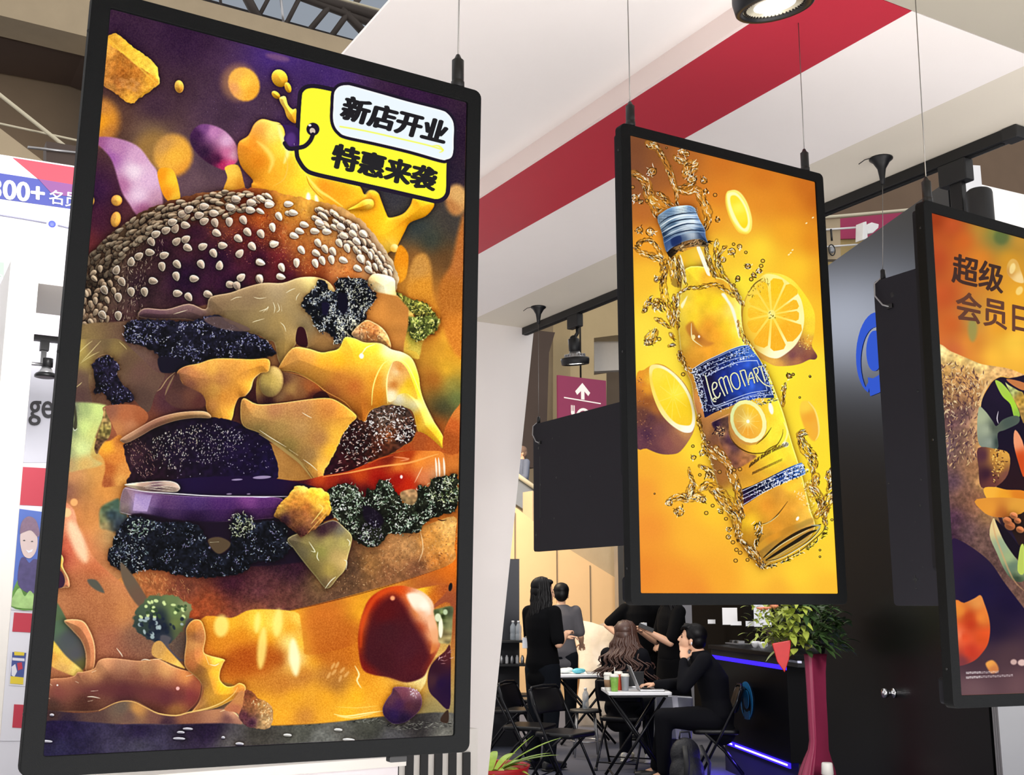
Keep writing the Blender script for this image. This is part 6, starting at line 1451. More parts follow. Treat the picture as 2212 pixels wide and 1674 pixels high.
# ================================================================ track and spotlights
TX = 2.79
trk = thing('lighting_track', 'long black lighting track under the edge of the canopy', 'light track', (TX, 3.3, CZ))
MB().prism([Vector((-.018, -1.41, -.036)), Vector((.018, -1.41, -.036)), Vector((.018, -1.41, 0)), Vector((-.018, -1.41, 0))], (0, 2.87, 0)).build('rail', M_blk, trk, bev=.003)
for ya in (-1.42, 1.43):
    MB().prism([Vector((-.022, ya, -.04)), Vector((.022, ya, -.04)), Vector((.022, ya, -.0005)), Vector((-.022, ya, -.0005))], (0, .05, 0)).build('end_cap', M_blkp, trk, bev=.004)
MB().box((-.007, -1.36, -.0375), (.007, 1.42, -.0355)).build('contact_slot', mat('dark_slot', '050505', .8), trk)
MB().tube([Vector((.02, -1.42, -.02)), Vector((.08, -1.5, -.005)), Vector((.2, -1.62, .0))], .003, 6).build('feed_cable', M_blk, trk)
M_lampglow = glow('spot_lens', 'fffdf8', 6.0)


def disc_spot(label, top, c, rad, tilt, cyl=False, power=14):
    """ring-shaped track head: adapter, stem, knuckle, heat sink, bezel, lens"""
    t = thing('track_spotlight', label, 'spotlight', c)
    T0 = Vector(top) - Vector(c); k = rad / .067
    A = MB().box(T0 + Vector((-.017, -.045, -.062)), T0 + Vector((.017, .045, 0))); A.build('track_adapter', M_blkp, t, bev=.004)
    nrm = Matrix.Rotation(tilt[1], 3, 'Z') @ Matrix.Rotation(tilt[0], 3, 'X')
    M4 = nrm.to_4x4()
    bx = T0 + Vector((0, -.02, -.06)); kn = nrm @ Vector((0, .0, .115 * k))
    MB().tube([bx, Vector((bx.x, bx.y, kn.z + .03)), kn + Vector((0, 0, .0))], .0085, 10).build('stem', M_blk, t)
    MB().ell(kn, (.02, .02, .02)).build('knuckle', M_blk, t)
    MB().lathe([(.024 * k, .118 * k), (.026 * k, .116 * k), (.026 * k, .062 * k), (.02 * k, .058 * k)], (0, 0, 0), 24, M4).build('driver_housing', M_blk, t)
    fin = MB(); fin.lathe([(.018 * k, .066 * k), (.03 * k, .045 * k), (.052 * k, .030 * k), (.05 * k, .026 * k)], (0, 0, 0), 28, M4)
    for i in range(20):
        a = 2 * math.pi * i / 20
        fin.box(Vector((.02 * k, -.001, .02 * k)), Vector((.05 * k, .001, .045 * k)), M4 @ Matrix.Rotation(a, 4, 'Z'))
    fin.build('heat_sink', M_alu, t)
    MB().lathe([(.056 * k, .030 * k), (.066 * k, .027 * k), (.067 * k, .018 * k), (.064 * k, -.002 * k), (.062 * k, -.004 * k), (.053 * k, -.003 * k), (.052 * k, .012 * k)], (0, 0, 0), 40, M4).build('bezel', M_blk, t)
    rf = MB().lathe([(.052 * k, .002 * k), (.0515 * k, .0015 * k), (.045 * k, .006 * k), (.045 * k, .008 * k)], (0, 0, 0), 40, M4)
    rf.build('reflector_ring', mat('pale_reflector', 'd8d0b8', .3, .4), t)
    tk = MB()
    for i in range(48):
        a = 2 * math.pi * i / 48
        tk.box(Vector((.0462 * k, -.0007, .001 * k)), Vector((.0505 * k, .0007, .005 * k)), M4 @ Matrix.Rotation(a, 4, 'Z') @ Matrix.Translation((0, 0, -.0015 * k)))
    tk.build('cooling_slots', M_blk, t)
    tk = MB().lathe([(.0455 * k, .0045 * k), (.0455 * k, .0035 * k), (.03 * k, .0015 * k), (.004 * k, .0005 * k)], (0, 0, 0), 32, M4).build('lens', M_lampglow, t)
    l = lamp('spot_beam', 'SPOT', Vector(c) + nrm @ Vector((0, 0, -.01)), power, (1, .97, .92), .04, None, 100, blend=.8)
    l.rotation_euler = nrm.to_euler(); l.parent = t; l.location = nrm @ Vector((0, 0, -.012))
    return t


p_big = onF(1674, 14, 1.66)
disc_spot('large round spotlight with glowing face, top centre of the picture', (p_big.x + .02, p_big.y, CZ - .036), p_big, .067, (R(12), R(-75)), power=16)
trk2 = thing('lighting_track', 'short black track on the canopy above the large spotlight', 'light track', (p_big.x + .02, p_big.y, CZ))
MB().box((-.018, -.9, -.036), (.018, .3, -.0005)).build('rail', M_blk, trk2, bev=.003)
p_mid = onX(1243, 786, TX)
disc_spot('small round spotlight glowing above the purple food sign', (TX, p_mid.y, CZ - .036), p_mid, .067, (R(8), R(-60)), power=10)
# cylinder head on the right
q = onX(2062, 345, TX)
t = thing('track_spotlight', 'black cylinder spotlight above the display cut by the right edge', 'spotlight', (TX, q.y, CZ - .036))
MB().box((-.02, -.05, -.07), (.02, .05, 0)).build('track_adapter', M_blkp, t, bev=.004)
MB().box((-.012, -.025, -.22), (.012, .018, -.065)).build('stem', M_blk, t, bev=.003)
MB().box((-.012, -.075, -.235), (.012, .018, -.21)).build('arm', M_blk, t, bev=.003)
MB().lathe([(.030, -.112), (.036, -.117), (.038, -.125), (.038, -.29), (.034, -.295)], (.0, -.075, 0), 32).build('head', M_blkp, t)

l = lamp('spot_beam', 'SPOT', (0, 0, 0), 70, (.86, .88, 1), .04, None, 60, blend=.9); l.parent = t; l.location = (.05, -.075, -.30)
l.rotation_euler = (Vector((5.05, 4.6, 3.1)) - Vector((TX, q.y, CZ - .036))).to_track_quat('-Z', 'Y').to_euler()
# ================================================================ stand at the left edge
LY = 6.0
M_print = mat('white_print_fabric', 'd6d6de', .6, var=.01)  # plain off-white base colour for printed walls and sheets
M_blue = mat('blue_print', '2a3688', .6, var=.12, scale=.6)
M_pink = mat('magenta_print', '6e3474', .6, var=.2, scale=1.2)
M_redp = mat('red_print', 'b42c40', .6, var=.08, scale=1.)
lw_ = struct('wall_left', [V(onY(-420, 290, LY).x, LY, 0), V(onY(175, 360, LY).x, LY, 0), V(onY(175, 360, LY).x, LY, onY(0, 335, LY).z), V(onY(-420, 290, LY).x, LY, onY(0, 335, LY).z)], (0, .12, 0), M_print, label='white printed wall of the stand at the left edge')


def on_wall(name, px, m, parent, d=.004, y=LY, t=.004, bev=0.):
    return MB().prism([V(onY(a, b, y).x, y - d, onY(a, b, y).z) - parent.location for a, b in px], (0, t, 0)).build(name, m, parent, bev=bev)


bn = thing('printed_banner', 'white banner with a blue band reading 300+ and a red wedge, top left', 'banner', onY(70, 600, LY))
on_wall('backing', ((-420, 270), (178, 362), (176, 760), (-420, 760)), M_print, bn, .006, t=.003)
on_wall('red_wedge', ((27, 342), (180, 366), (180, 420), (150, 416), (82, 388)), M_redp, bn, .010)
on_wall('blue_band', ((-420, 310), (82, 388), (180, 404), (180, 456), (-420, 372)), M_blue, bn, .010)
on_wall('pink_overlap', ((82, 388), (150, 399), (180, 404), (180, 430), (112, 421)), M_pink, bn, .013, t=.002)
pts = [onY(x, y, LY) - bn.location + V(0, -.012, 0) for x, y in ((-200, 446), (-60, 458), (0, 466), (50, 474), (100, 483))]
MB().tube(pts, .004, 6).build('timeline', mat('grey_print', '8b8ba0', .6), bn)
pts = [onY(x, y, LY) - bn.location + V(0, -.012, 0) for x, y in ((124, 488), (150, 494), (180, 502))]
MB().tube(pts, .004, 6).build('timeline', mat('grey_print', '8b8ba0', .6), bn)
q = onY(112, 485, LY) - bn.location
MB().ell((q.x, -.012, q.z), (.018, .004, .018)).build('timeline_dot', mat('blue_dot', '4452d8', .5), bn)
L = lambda x, y: V(onY(x, y, LY).x, LY, onY(x, y, LY).z) - bn.location + V(0, -.0145, 0)
M_wt = mat('white_lettering', 'e4e4ea', .5, var=.01)
text_mesh('banner_text', '300+', M_wt, bn, L(-21, 428), L(94, 441) - L(-21, 428), L(-20, 387) - L(-21, 428), 0, heavy=.004)
text_mesh('banner_text', '名', M_wt, bn, L(105, 441), L(134, 445) - L(105, 441), L(106, 411) - L(105, 441), 0, heavy=.001)
text_mesh('banner_text', '员', M_wt, bn, L(140, 447), L(170, 451) - L(140, 447), L(141, 416) - L(140, 447), 0, heavy=.001)
on_wall('green_block', ((-60, 562), (8, 568), (8, 600), (-60, 594)), mat('sage_print', '8faa94', .6), bn, .010)
on_wall('grey_block', ((-60, 594), (8, 600), (8, 620), (-60, 614)), mat('grey_print2', 'a8a8b4', .6), bn, .010)
text_mesh('banner_text', 'n', M_wt, bn, L(-4, 610), L(5, 611) - L(-4, 610), L(-4, 594) - L(-4, 610), 0, heavy=.001)

# things mounted on the wall lower down, seen through the white portal
low = thing('wall_graphic', 'wall print with the letters ge and red blocks beside the burger display', 'wall print', onY(80, 1200, LY))
on_wall('backing', ((-40, 640), (140, 655), (100, 1600), (-60, 1600)), M_print, low, .007, t=.003)
on_wall('pale_pink_block', ((76, 655), (140, 660), (132, 728), (72, 725)), mat('pale_pink_print', 'd4c6d4', .6), low, .011)
on_wall('grey_block', ((60, 742), (130, 744), (110, 1000), (50, 1000)), mat('pale_grey_print', 'b8b8c2', .6), low, .011)
LL = lambda x, y: V(onY(x, y, LY).x, LY, onY(x, y, LY).z) - low.location + V(0, -.0165, 0)
text_mesh('wall_text', 'ge', mat('near_black_print', '1c1a20', .6), low, LL(61, 919), LL(112, 921) - LL(61, 919), LL(63, 866) - LL(61, 919), 0, heavy=.0022)
for a, b in ((1009, 1092), (1324, 1366), (1522, 1573)):
    on_wall('red_block', ((30, a - 1), (104, a + 3), (100, b + 2), (26, b - 2)), M_redp, low, .011)
# framed photo of a smiling child in a garden
ph = thing('photo_poster', 'photo poster of a smiling child in a garden between two red blocks', 'poster', onY(60, 1200, LY))
def opw(name, px, m, d, t=.002, sm=False):
    p = np.array(px, float)
    if sm:
        p = crom(p.astype(np.float32), 4)
    return on_wall(name, [tuple(q) for q in p], m, ph, d, t=t)
opw('white_border', ((26, 1092), (94, 1100), (80, 1322), (14, 1316)), M_print, .013)
opw('sky', ((30, 1098), (90, 1106), (80, 1316), (20, 1310)), mat('poster_sky_blue', '4a66b4', .6, var=.2, scale=1), .015)
opw('flower_bed', ((36, 1255), (50, 1245), (66, 1262), (84, 1255), (80, 1314), (22, 1309)), mat('poster_green_leaf', '5c8a3c', .7, var=.6, scale=26), .017, sm=True)
opw('jacket', ((42, 1212), (52, 1204), (62, 1216), (72, 1208), (84, 1216), (82, 1270), (64, 1282), (38, 1262)), mat('poster_violet_knit', '4c4470', .7, var=.4, scale=40), .019, sm=True)
opw('face', ((44, 1150), (58, 1136), (74, 1144), (80, 1168), (76, 1192), (64, 1206), (50, 1200), (43, 1176)), mat('poster_skin', 'c8b4b0', .6, var=.12, scale=10), .021, sm=True)
opw('cap', ((42, 1152), (46, 1128), (60, 1116), (76, 1124), (84, 1150), (80, 1160), (66, 1146), (50, 1150)), mat('poster_brown_knit', '7c6478', .7, var=.35, scale=50), .023, sm=True)
for x, y, w in ((51, 1168, 3), (68, 1170, 3)):
    opw('eye', ((x - w, y), (x, y - 1.6), (x + w, y), (x, y + 1.2)), M_blk, .023)
opw('mouth', ((54, 1188), (62, 1190), (70, 1186), (68, 1192), (60, 1195)), M_print, .023)
opw('leaf', ((30, 1284), (42, 1270), (52, 1288), (64, 1276), (76, 1294), (78, 1314), (24, 1309)), mat('poster_pale_leaf', '9cc078', .7, var=.5, scale=30), .021, sm=True)
yp = thing('small_poster', 'small yellow and blue poster below the photo of the child', 'poster', onY(38, 1445, LY))
def yl(name, px, m, d):
    return MB().prism([V(onY(a, b, LY).x, LY - d, onY(a, b, LY).z) - yp.location for a, b in px], (0, .002, 0)).build(name, m, yp)
yl('white_sheet', ((23, 1406), (60, 1409), (54, 1482), (19, 1480)), M_print, .013)
yl('blue_field', ((26, 1408), (56, 1410), (50, 1466), (22, 1464)), mat('poster_blue', '3c4c8c', .6, var=.2, scale=20), .015)
yl('yellow_header', ((30, 1407), (52, 1409), (51, 1416), (30, 1415)), mat('poster_yellow', 'd8c030', .6), .017)
yl('yellow_footer', ((22, 1460), (50, 1463), (49, 1478), (21, 1476)), mat('poster_yellow', 'd8c030', .6), .017)
yl('figure_print', ((24, 1440), (32, 1434), (36, 1450), (30, 1462), (24, 1458)), M_print, .017)
yl('figure_print', ((36, 1432), (46, 1430), (48, 1444), (38, 1448)), M_redp, .017)
yl('lettering_strip', ((26, 1420), (52, 1422), (52, 1428), (26, 1426)), M_print, .017)
# portal frame standing in front of it
PYY = 4.6
pf = thing('portal_frame', 'thick white portal frame standing before the printed wall at the left edge', 'frame', V(onY(30, 600, PYY).x, PYY, 0))
def PX(x, y): return V(onY(x, y, PYY).x, 0, onY(x, y, PYY).z) - V(pf.location.x, 0, 0)
xl, xr = PX(24, 560).x, PX(84, 600).x; zt = PX(24, 560).z; zb_ = PX(84, 612).z
M_fr = mat('white_lacquered_frame', 'dcd8d2', .5, var=.01)
MB().box((xl, 0, 0), (xr, .5, zt)).build('upright', M_fr, pf, bev=.003)
MB().box((xr, 0, zb_), (xr + 1.4, .5, zt)).build('lintel', M_fr, pf, bev=.003)
# spotlight on a rail inside the stand
PR = 5.3
rl = thing('lighting_track', 'short black lighting rail on the stand at the left edge', 'light track', onY(100, 732, PR))
Q = onY(100, 732, PR)
MB().box((-.35, -.02, -.012), (.6, .02, .012)).build('rail', M_blk, rl)
MB().box((-.34, .0, .012), (-.30, .03, .06)).build('bracket', M_blk, rl)
MB().box((-.32, .01, -.012), (-.30, .68, .012)).build('wall_arm', M_blk, rl)
sp = thing('track_spotlight', 'small bell-shaped spotlight beside the letters ge, left edge', 'spotlight', onY(96, 790, PR))
Q2 = onY(96, 790, PR); u = PR / 2444.
MB().box((-.025, -.02, (Q - Q2).z - .012 - 20 * u), (.012, .02, (Q - Q2).z - .0125)).build('adapter', M_blkp, sp)
MB().box((-.018, -.01, 4 * u), (.004, .01, (Q - Q2).z - .05)).build('stem', M_blk, sp)
MB().lathe([(10 * u, 16 * u), (11 * u, 15 * u), (11 * u, -2 * u), (8 * u, -3 * u)], (.012, 0, 0), 20).build('driver_housing', M_blk, sp)
MB().lathe([(9 * u, -3 * u), (12 * u, -8 * u), (18 * u, -17 * u), (17 * u, -19 * u)], (.008, 0, 0), 24).build('heat_sink', M_alu, sp)
MB().lathe([(19 * u, -16 * u), (22 * u, -20 * u), (22 * u, -24 * u), (18 * u, -25 * u)], (.008, 0, 0), 28).build('bezel', M_blk, sp)
MB().tube([Vector((-.10, 0, 2 * u)), Vector((0, 0, 2 * u))], .008, 8).build('side_arm', M_alu, sp)

# ================================================================ things low behind the burger display
cz = 1.02
p = onZ(770, 1641, cz); ctf = thing('white_counter', 'white counter under the lower edge of the burger display', 'counter', (p.x, p.y, 0))
MB().box((-.75, 0, cz - .03), (.17, .62, cz)).build('counter_top', M_fr, ctf, bev=.002)
MB().box((-.73, .02, .02), (.15, .60, cz - .0305)).build('body', mat('lilac_white_panel', 'ddd6da', .6, var=.01), ctf)
q = onZ(836, 1640, .93)
sg = thing('striped_grille', 'black and white striped grille under the right end of the burger display', 'grille', (q.x, q.y + .15, 0))
MB().box((-.0, 0, .02), (.46, .05, 1.0)).build('backing_board', M_fr, sg)
for i in range(7):
    MB().box((.018 + i * .062, -.012, .02), (.05 + i * .062, -.0005, .985 - i * .012)).build('black_slat', M_blkp, sg)
MB().box((-.045, -.02, .02), (-.012, .03, 1.03)).build('black_post', M_blkp, sg)
rt_ = MB().prism([V(0, 0, 0), V(.03, 0, 0), V(.025, 0, .06), V(.008, 0, .062)], (0, .02, 0)).build('red_tag', mat('red_gloss', 'c8262c', .4)); rt_.location = (q.x + .10, q.y + .16, 1.001); tag(rt_, 'tiny red tag standing on the striped grille', 'tag')
# red planter with leaves at the foot of the end wall
q = onF(1058, 1652, 6.3)
pl = thing('potted_plant', 'red planter with pale green leaves at the foot of the white end wall', 'plant', (q.x, q.y, 0))
rimz = q.z
MB().lathe([(.13, 0), (.17, .3), (.21, rimz - .02), (.22, rimz), (.20, rimz - .005), (.19, rimz - .05)], (0, 0, 0), 32).build('planter', mat('red_gloss', 'c8262c', .4), pl)
MB().lathe([(.165, rimz - .06), (.1, rimz - .05), (.01, rimz - .045)], (0, 0, 0), 24).build('soil', mat('dark_soil', '2a2018', .9), pl)
M_leaf = mat('variegated_leaf', 'a8c83c', .5, var=.4, scale=30)


def leaf_mesh(mb, base, d, L_, w, droop=.35, n=7):
    d = Vector(d).normalized(); s_ = d.cross(Vector((0, 0, 1)));
    s_ = s_.normalized() if s_.length > 1e-4 else Vector((1, 0, 0))
    vs = []; fs = []
    for i in range(n + 1):
        t = i / n; c = Vector(base) + d * L_ * t + Vector((0, 0, -droop * L_ * t * t)); hw = w * math.sin(math.pi * min(1, t * .93 + .06)) ** .8
        vs += [c - s_ * hw + Vector((0, 0, hw * .25)), c, c + s_ * hw + Vector((0, 0, hw * .25))]
    for i in range(n):
        a = i * 3
        fs += [(a, a + 1, a + 4, a + 3), (a + 1, a + 2, a + 5, a + 4)]
    mb.add(vs, fs, True)


rng = random.Random(4)
for i in range(16):
    a = i * 2.4; e = .25 + rng.random() * .9; m_ = MB()
    leaf_mesh(m_, (math.cos(a) * .03, math.sin(a) * .03, rimz - .05), (math.cos(a), math.sin(a), e), .20 + rng.random() * .10, .024, .4)
    m_.build('leaf', M_leaf, pl)
for dx, dz, L_ in ((.30, .12, .40), (.26, .02, .34), (.20, .16, .28), (.28, .05, .30)):
    m_ = MB(); leaf_mesh(m_, _r * .06 + Vector((0, 0, rimz - .02)), (_r * dx + Vector((0, 0, dz + .08))), L_, .022, .15); m_.build('leaf', M_leaf, pl)
# ================================================================ furniture, people and stands behind the end wall
M_vinyl = mat('black_vinyl', '0b0a0e', .36, var=.1, spec=.35)
M_cmetal = mat('black_chair_tube', '1a1a1e', .28, .6, var=.05)
M_ttop = mat('white_table_top', 'e8e8ea', .4, var=.02)
M_suit = mat('black_suit_cloth', '0b0b10', .85, var=.15, scale=30, spec=.12)
M_blkt = mat('black_cotton', '060608', .9, var=.15, scale=30, spec=.1)
M_greyt = mat('grey_cotton', '4c4a4f', .85, var=.1, scale=20)
M_denim = mat('dark_trousers', '0e1117', .9, var=.15, scale=30, spec=.1)
M_skin = mat('skin', 'd9a888', .5, var=.05, scale=10)
M_hair = mat('black_hair', '060405', .5, var=.2, scale=60, spec=.2)
M_hairb = mat('brown_wavy_hair', '4a3026', .45, var=.5, scale=60)
M_shoe = mat('white_sneaker', 'd8d6c8', .6, var=.1)
M_shoeb = mat('black_shoe', '101012', .4)
M_badge = mat('white_badge_card', 'e8eaf0', .5, var=.02)
M_strap = mat('lanyard_ribbon', 'a8a090', .7)


def floor_pt(px, f):
    """floor point seen in column px at forward distance f"""
    lat = (px - W_PX / 2) / F_PX * (f * math.cos(PITCH) - .6 * math.sin(PITCH))
    return (_h * f + _r * lat)


def folding_chair(label, x, y, rz, group='black folding chairs around the tables', z=0):
    t = thing('folding_chair', label, 'chair', (x, y, z), rz, group)
    w = .215
    for s in (-1, 1):
        MB().tube([(s * w, .20, .01), (s * w, -.02, .42), (s * w * .99, -.16, .68), (s * w * .93, -.195, .78)], .0115, 10).build('front_leg', M_cmetal, t)
        MB().tube([(s * (w - .028), -.27, .01), (s * (w - .028), -.05, .30), (s * (w - .028), .10, .435)], .0115, 10).build('rear_leg', M_cmetal, t)
        for yy in (.20, -.27):
            MB().lathe([(.015, 0), (.017, .012), (.013, .03)], (s * (w if yy > 0 else w - .028), yy, 0), 12).build('rubber_foot', M_blkp, t)
    MB().tube([(-w * .93, -.195, .78), (-w * .8, -.207, .806), (0, -.222, .815), (w * .8, -.207, .806), (w * .93, -.195, .78)], .0115, 10).build('top_rail', M_cmetal, t)
    MB().tube([(-w, .165, .07), (w, .165, .07)], .007, 8).build('front_stretcher', M_cmetal, t)
    MB().tube([(-w + .028, -.235, .07), (w - .028, -.235, .07)], .007, 8).build('rear_stretcher', M_cmetal, t)
    pts = [Vector((p.x, p.z, .425)) for p in rrect(-.195, -.18, .195, .20, .06, 6)]
    MB().prism(pts, (0, 0, .04), True).build('seat', M_vinyl, t, bev=.014)
    n = 10; vs = []; fs = []
    for zi, z_ in enumerate((.60, .615, .70, .78, .795)):
        for i in range(n + 1):
            u = -1 + 2 * i / n; yy = -.135 - (z_ - .6) * .36 - .035 * (1 - u * u); th = .010 if zi in (0, 4) else .016
            sh = .97 if zi in (0, 4) else 1
            vs += [(u * w * .95 * sh, yy + th, z_), (u * w * .95 * sh, yy - th, z_)]
    m = (n + 1) * 2
    for zi in range(4):
        for i in range(n):
            a = zi * m + 2 * i; b = a + m
            fs += [(a, a + 2, b + 2, b), (a + 1, b + 1, b + 3, a + 3)]
        fs += [(zi * m, zi * m + m, zi * m + m + 1, zi * m + 1), (zi * m + 2 * n, zi * m + 2 * n + 1, zi * m + m + 2 * n + 1, zi * m + m + 2 * n)]
    for i in range(n):
        fs += [(2 * i, 2 * i + 1, 2 * i + 3, 2 * i + 2), (4 * m + 2 * i, 4 * m + 2 * i + 2, 4 * m + 2 * i + 3, 4 * m + 2 * i + 1)]
    MB().add(vs, fs, True).build('backrest', M_vinyl, t)
    return t


def table(label, x, y, rz, w=.62, d=.60, h=.735):
    t = thing('folding_table', label, 'table', (x, y, 0), rz)
    MB().box((-w / 2, -d / 2, h - .028), (w / 2, d / 2, h)).build('table_top', M_ttop, t, bev=.006)
    MB().box((-w / 2 + .03, -d / 2 + .03, h - .045), (w / 2 - .03, d / 2 - .03, h - .0285)).build('apron', M_blkp, t)
    for s in (-1, 1):
        yy = s * (d / 2 - .07)
        MB().tube([(-w / 2 + .02, yy, .012), (w / 2 - .05, yy, h - .05)], .013, 10).build('leg', M_cmetal, t)
        MB().tube([(w / 2 - .02, yy - s * .028, .012), (-w / 2 + .05, yy - s * .028, h - .05)], .013, 10).build('leg', M_cmetal, t)
    MB().tube([(-w / 2 + .05, -d / 2 + .07, .06), (-w / 2 + .05, d / 2 - .07, .06)], .008, 8).build('foot_bar', M_cmetal, t)
    MB().tube([(0, -d / 2 + .07, h * .5), (0, d / 2 - .07, h * .5)], .008, 8).build('pivot_bar', M_cmetal, t)
    return t


# ---------------------------------------------------------------- people
def ell_r(c, r, M=None):
    return (c, r, M)


class Body:
    """joints in metres; +Y is where the person faces, +X the right hand side of the room seen from behind"""
    def __init__(s, J):
        s.J = {k: Vector(v) for k, v in J.items()}

    def limb(s, mb, pts, rad):
        pts = [Vector(p) for p in pts]
        # smooth path with interpolated radii, ball at each joint so the surface closes
        for i in range(len(pts) - 1):
            mb.tube([pts[i].lerp(pts[i + 1], k / 4) for k in range(5)], [rad[i] + (rad[i + 1] - rad[i]) * k / 4 for k in range(5)], 12)
        for p, r in zip(pts, rad):
            mb.ell(p, (r, r, r), nu=12, nv=8)

    def torso(s, mb, ex=0.):
        J = s.J; hp, ch, nk = J['hip'], J['chest'], J['neck']
        sd = (J['sr'] - J['sl']).normalized()
        rows = [(hp + (hp - ch).normalized() * .07, .13, .10), (hp, .165, .118), (hp.lerp(ch, .45), .135, .10), (ch, .165, .118), (ch.lerp(nk, .45), .175, .105), (ch.lerp(nk, .8), .12, .075), (nk, .055, .055)]
        ax = (ch - hp).normalized(); vs = []; fs = []; n = 20
        for c, a, b in rows:
            f = ax.cross(sd).normalized()
            for k in range(n):
                t = 2 * math.pi * k / n
                vs.append(c + sd * math.cos(t) * (a + ex) + f * math.sin(t) * (b + ex))
        for i in range(len(rows) - 1):
            for k in range(n):
                fs.append((i * n + k, i * n + (k + 1) % n, (i + 1) * n + (k + 1) % n, (i + 1) * n + k))
        fs.append(tuple(range(n))[::-1]); fs.append(tuple((len(rows) - 1) * n + k for k in range(n)))
        mb.add(vs, fs, True)

    def hand(s, mb, w, e, curl=.5, palm_up=None, spread=1.):
        """palm, five bent fingers and a thumb leaving its side"""
        d = (w - e).normalized(); side = d.cross(Vector((0, 0, 1)))
        side = side.normalized() if side.length > .1 else Vector((1, 0, 0))
        if palm_up is not None:
            side = Vector(palm_up)
        dn = side.cross(d).normalized()
        if dn.z > 0: dn = -dn
        pc = w + d * .045
        M = Matrix((side, d, dn)).transposed()
        mb.ell(pc, (.040, .052, .018), M, 12, 8)
        for i, (o, L_) in enumerate(((-.030, .062), (-.011, .074), (.010, .070), (.029, .055))):
            b = w + d * .085 + side * o
            p1 = b + d * L_ * .45 * (1 - curl * .2) + dn * L_ * curl * .25 + side * o * .2 * spread
            p2 = p1 + d * L_ * .32 * (1 - curl * .7) + dn * L_ * curl * .45
            p3 = p2 + d * L_ * .26 * (1 - curl * 1.1) + dn * L_ * curl * .35
            mb.tube([b, p1, p2, p3], [.0095, .0088, .008, .0068], 8); mb.ell(p3, (.0068,) * 3, nu=8, nv=6); mb.ell(p1, (.009,) * 3, nu=8, nv=6)
        sgn = s.thumb
        b = w + d * .025 + side * (.028 * sgn)
        p1 = b + side * (.028 * sgn) + d * .025 + dn * .008; p2 = p1 + d * .032 + side * (.004 * sgn) + dn * .01
        mb.tube([b, p1, p2], [.013, .0105, .0085], 8); mb.ell(p2, (.0085,) * 3, nu=8, nv=6)

    def head(s, mb, c, yaw, pitch, roll=0.):
        M = Matrix.Rotation(yaw, 3, 'Z') @ Matrix.Rotation(-pitch, 3, 'X') @ Matrix.Rotation(roll, 3, 'Y')
        P = lambda x, y, z: c + M @ Vector((x, y, z))
        mb.ell(P(0, -.012, .035), (.076, .094, .088), M, 20, 14)       # skull
        mb.ell(P(0, .030, -.030), (.058, .060, .078), M, 16, 12)       # face
        mb.ell(P(0, .062, -.088), (.026, .024, .022), M, 12, 8)        # chin
        mb.ell(P(0, .092, -.022), (.011, .016, .026), M, 10, 8)        # nose
        mb.ell(P(0, .100, -.034), (.014, .014, .011), M, 10, 8)
        mb.ell(P(0, .086, -.062), (.022, .010, .007), M, 10, 8)        # lips
        mb.ell(P(0, .084, -.072), (.019, .010, .006), M, 10, 8)
        mb.ell(P(0, .078, .012), (.046, .014, .012), M, 12, 8)         # brow
        for e in (-1, 1):
            mb.ell(P(e * .078, -.006, -.018), (.010, .018, .032), M, 10, 8)   # ears
        return M, P


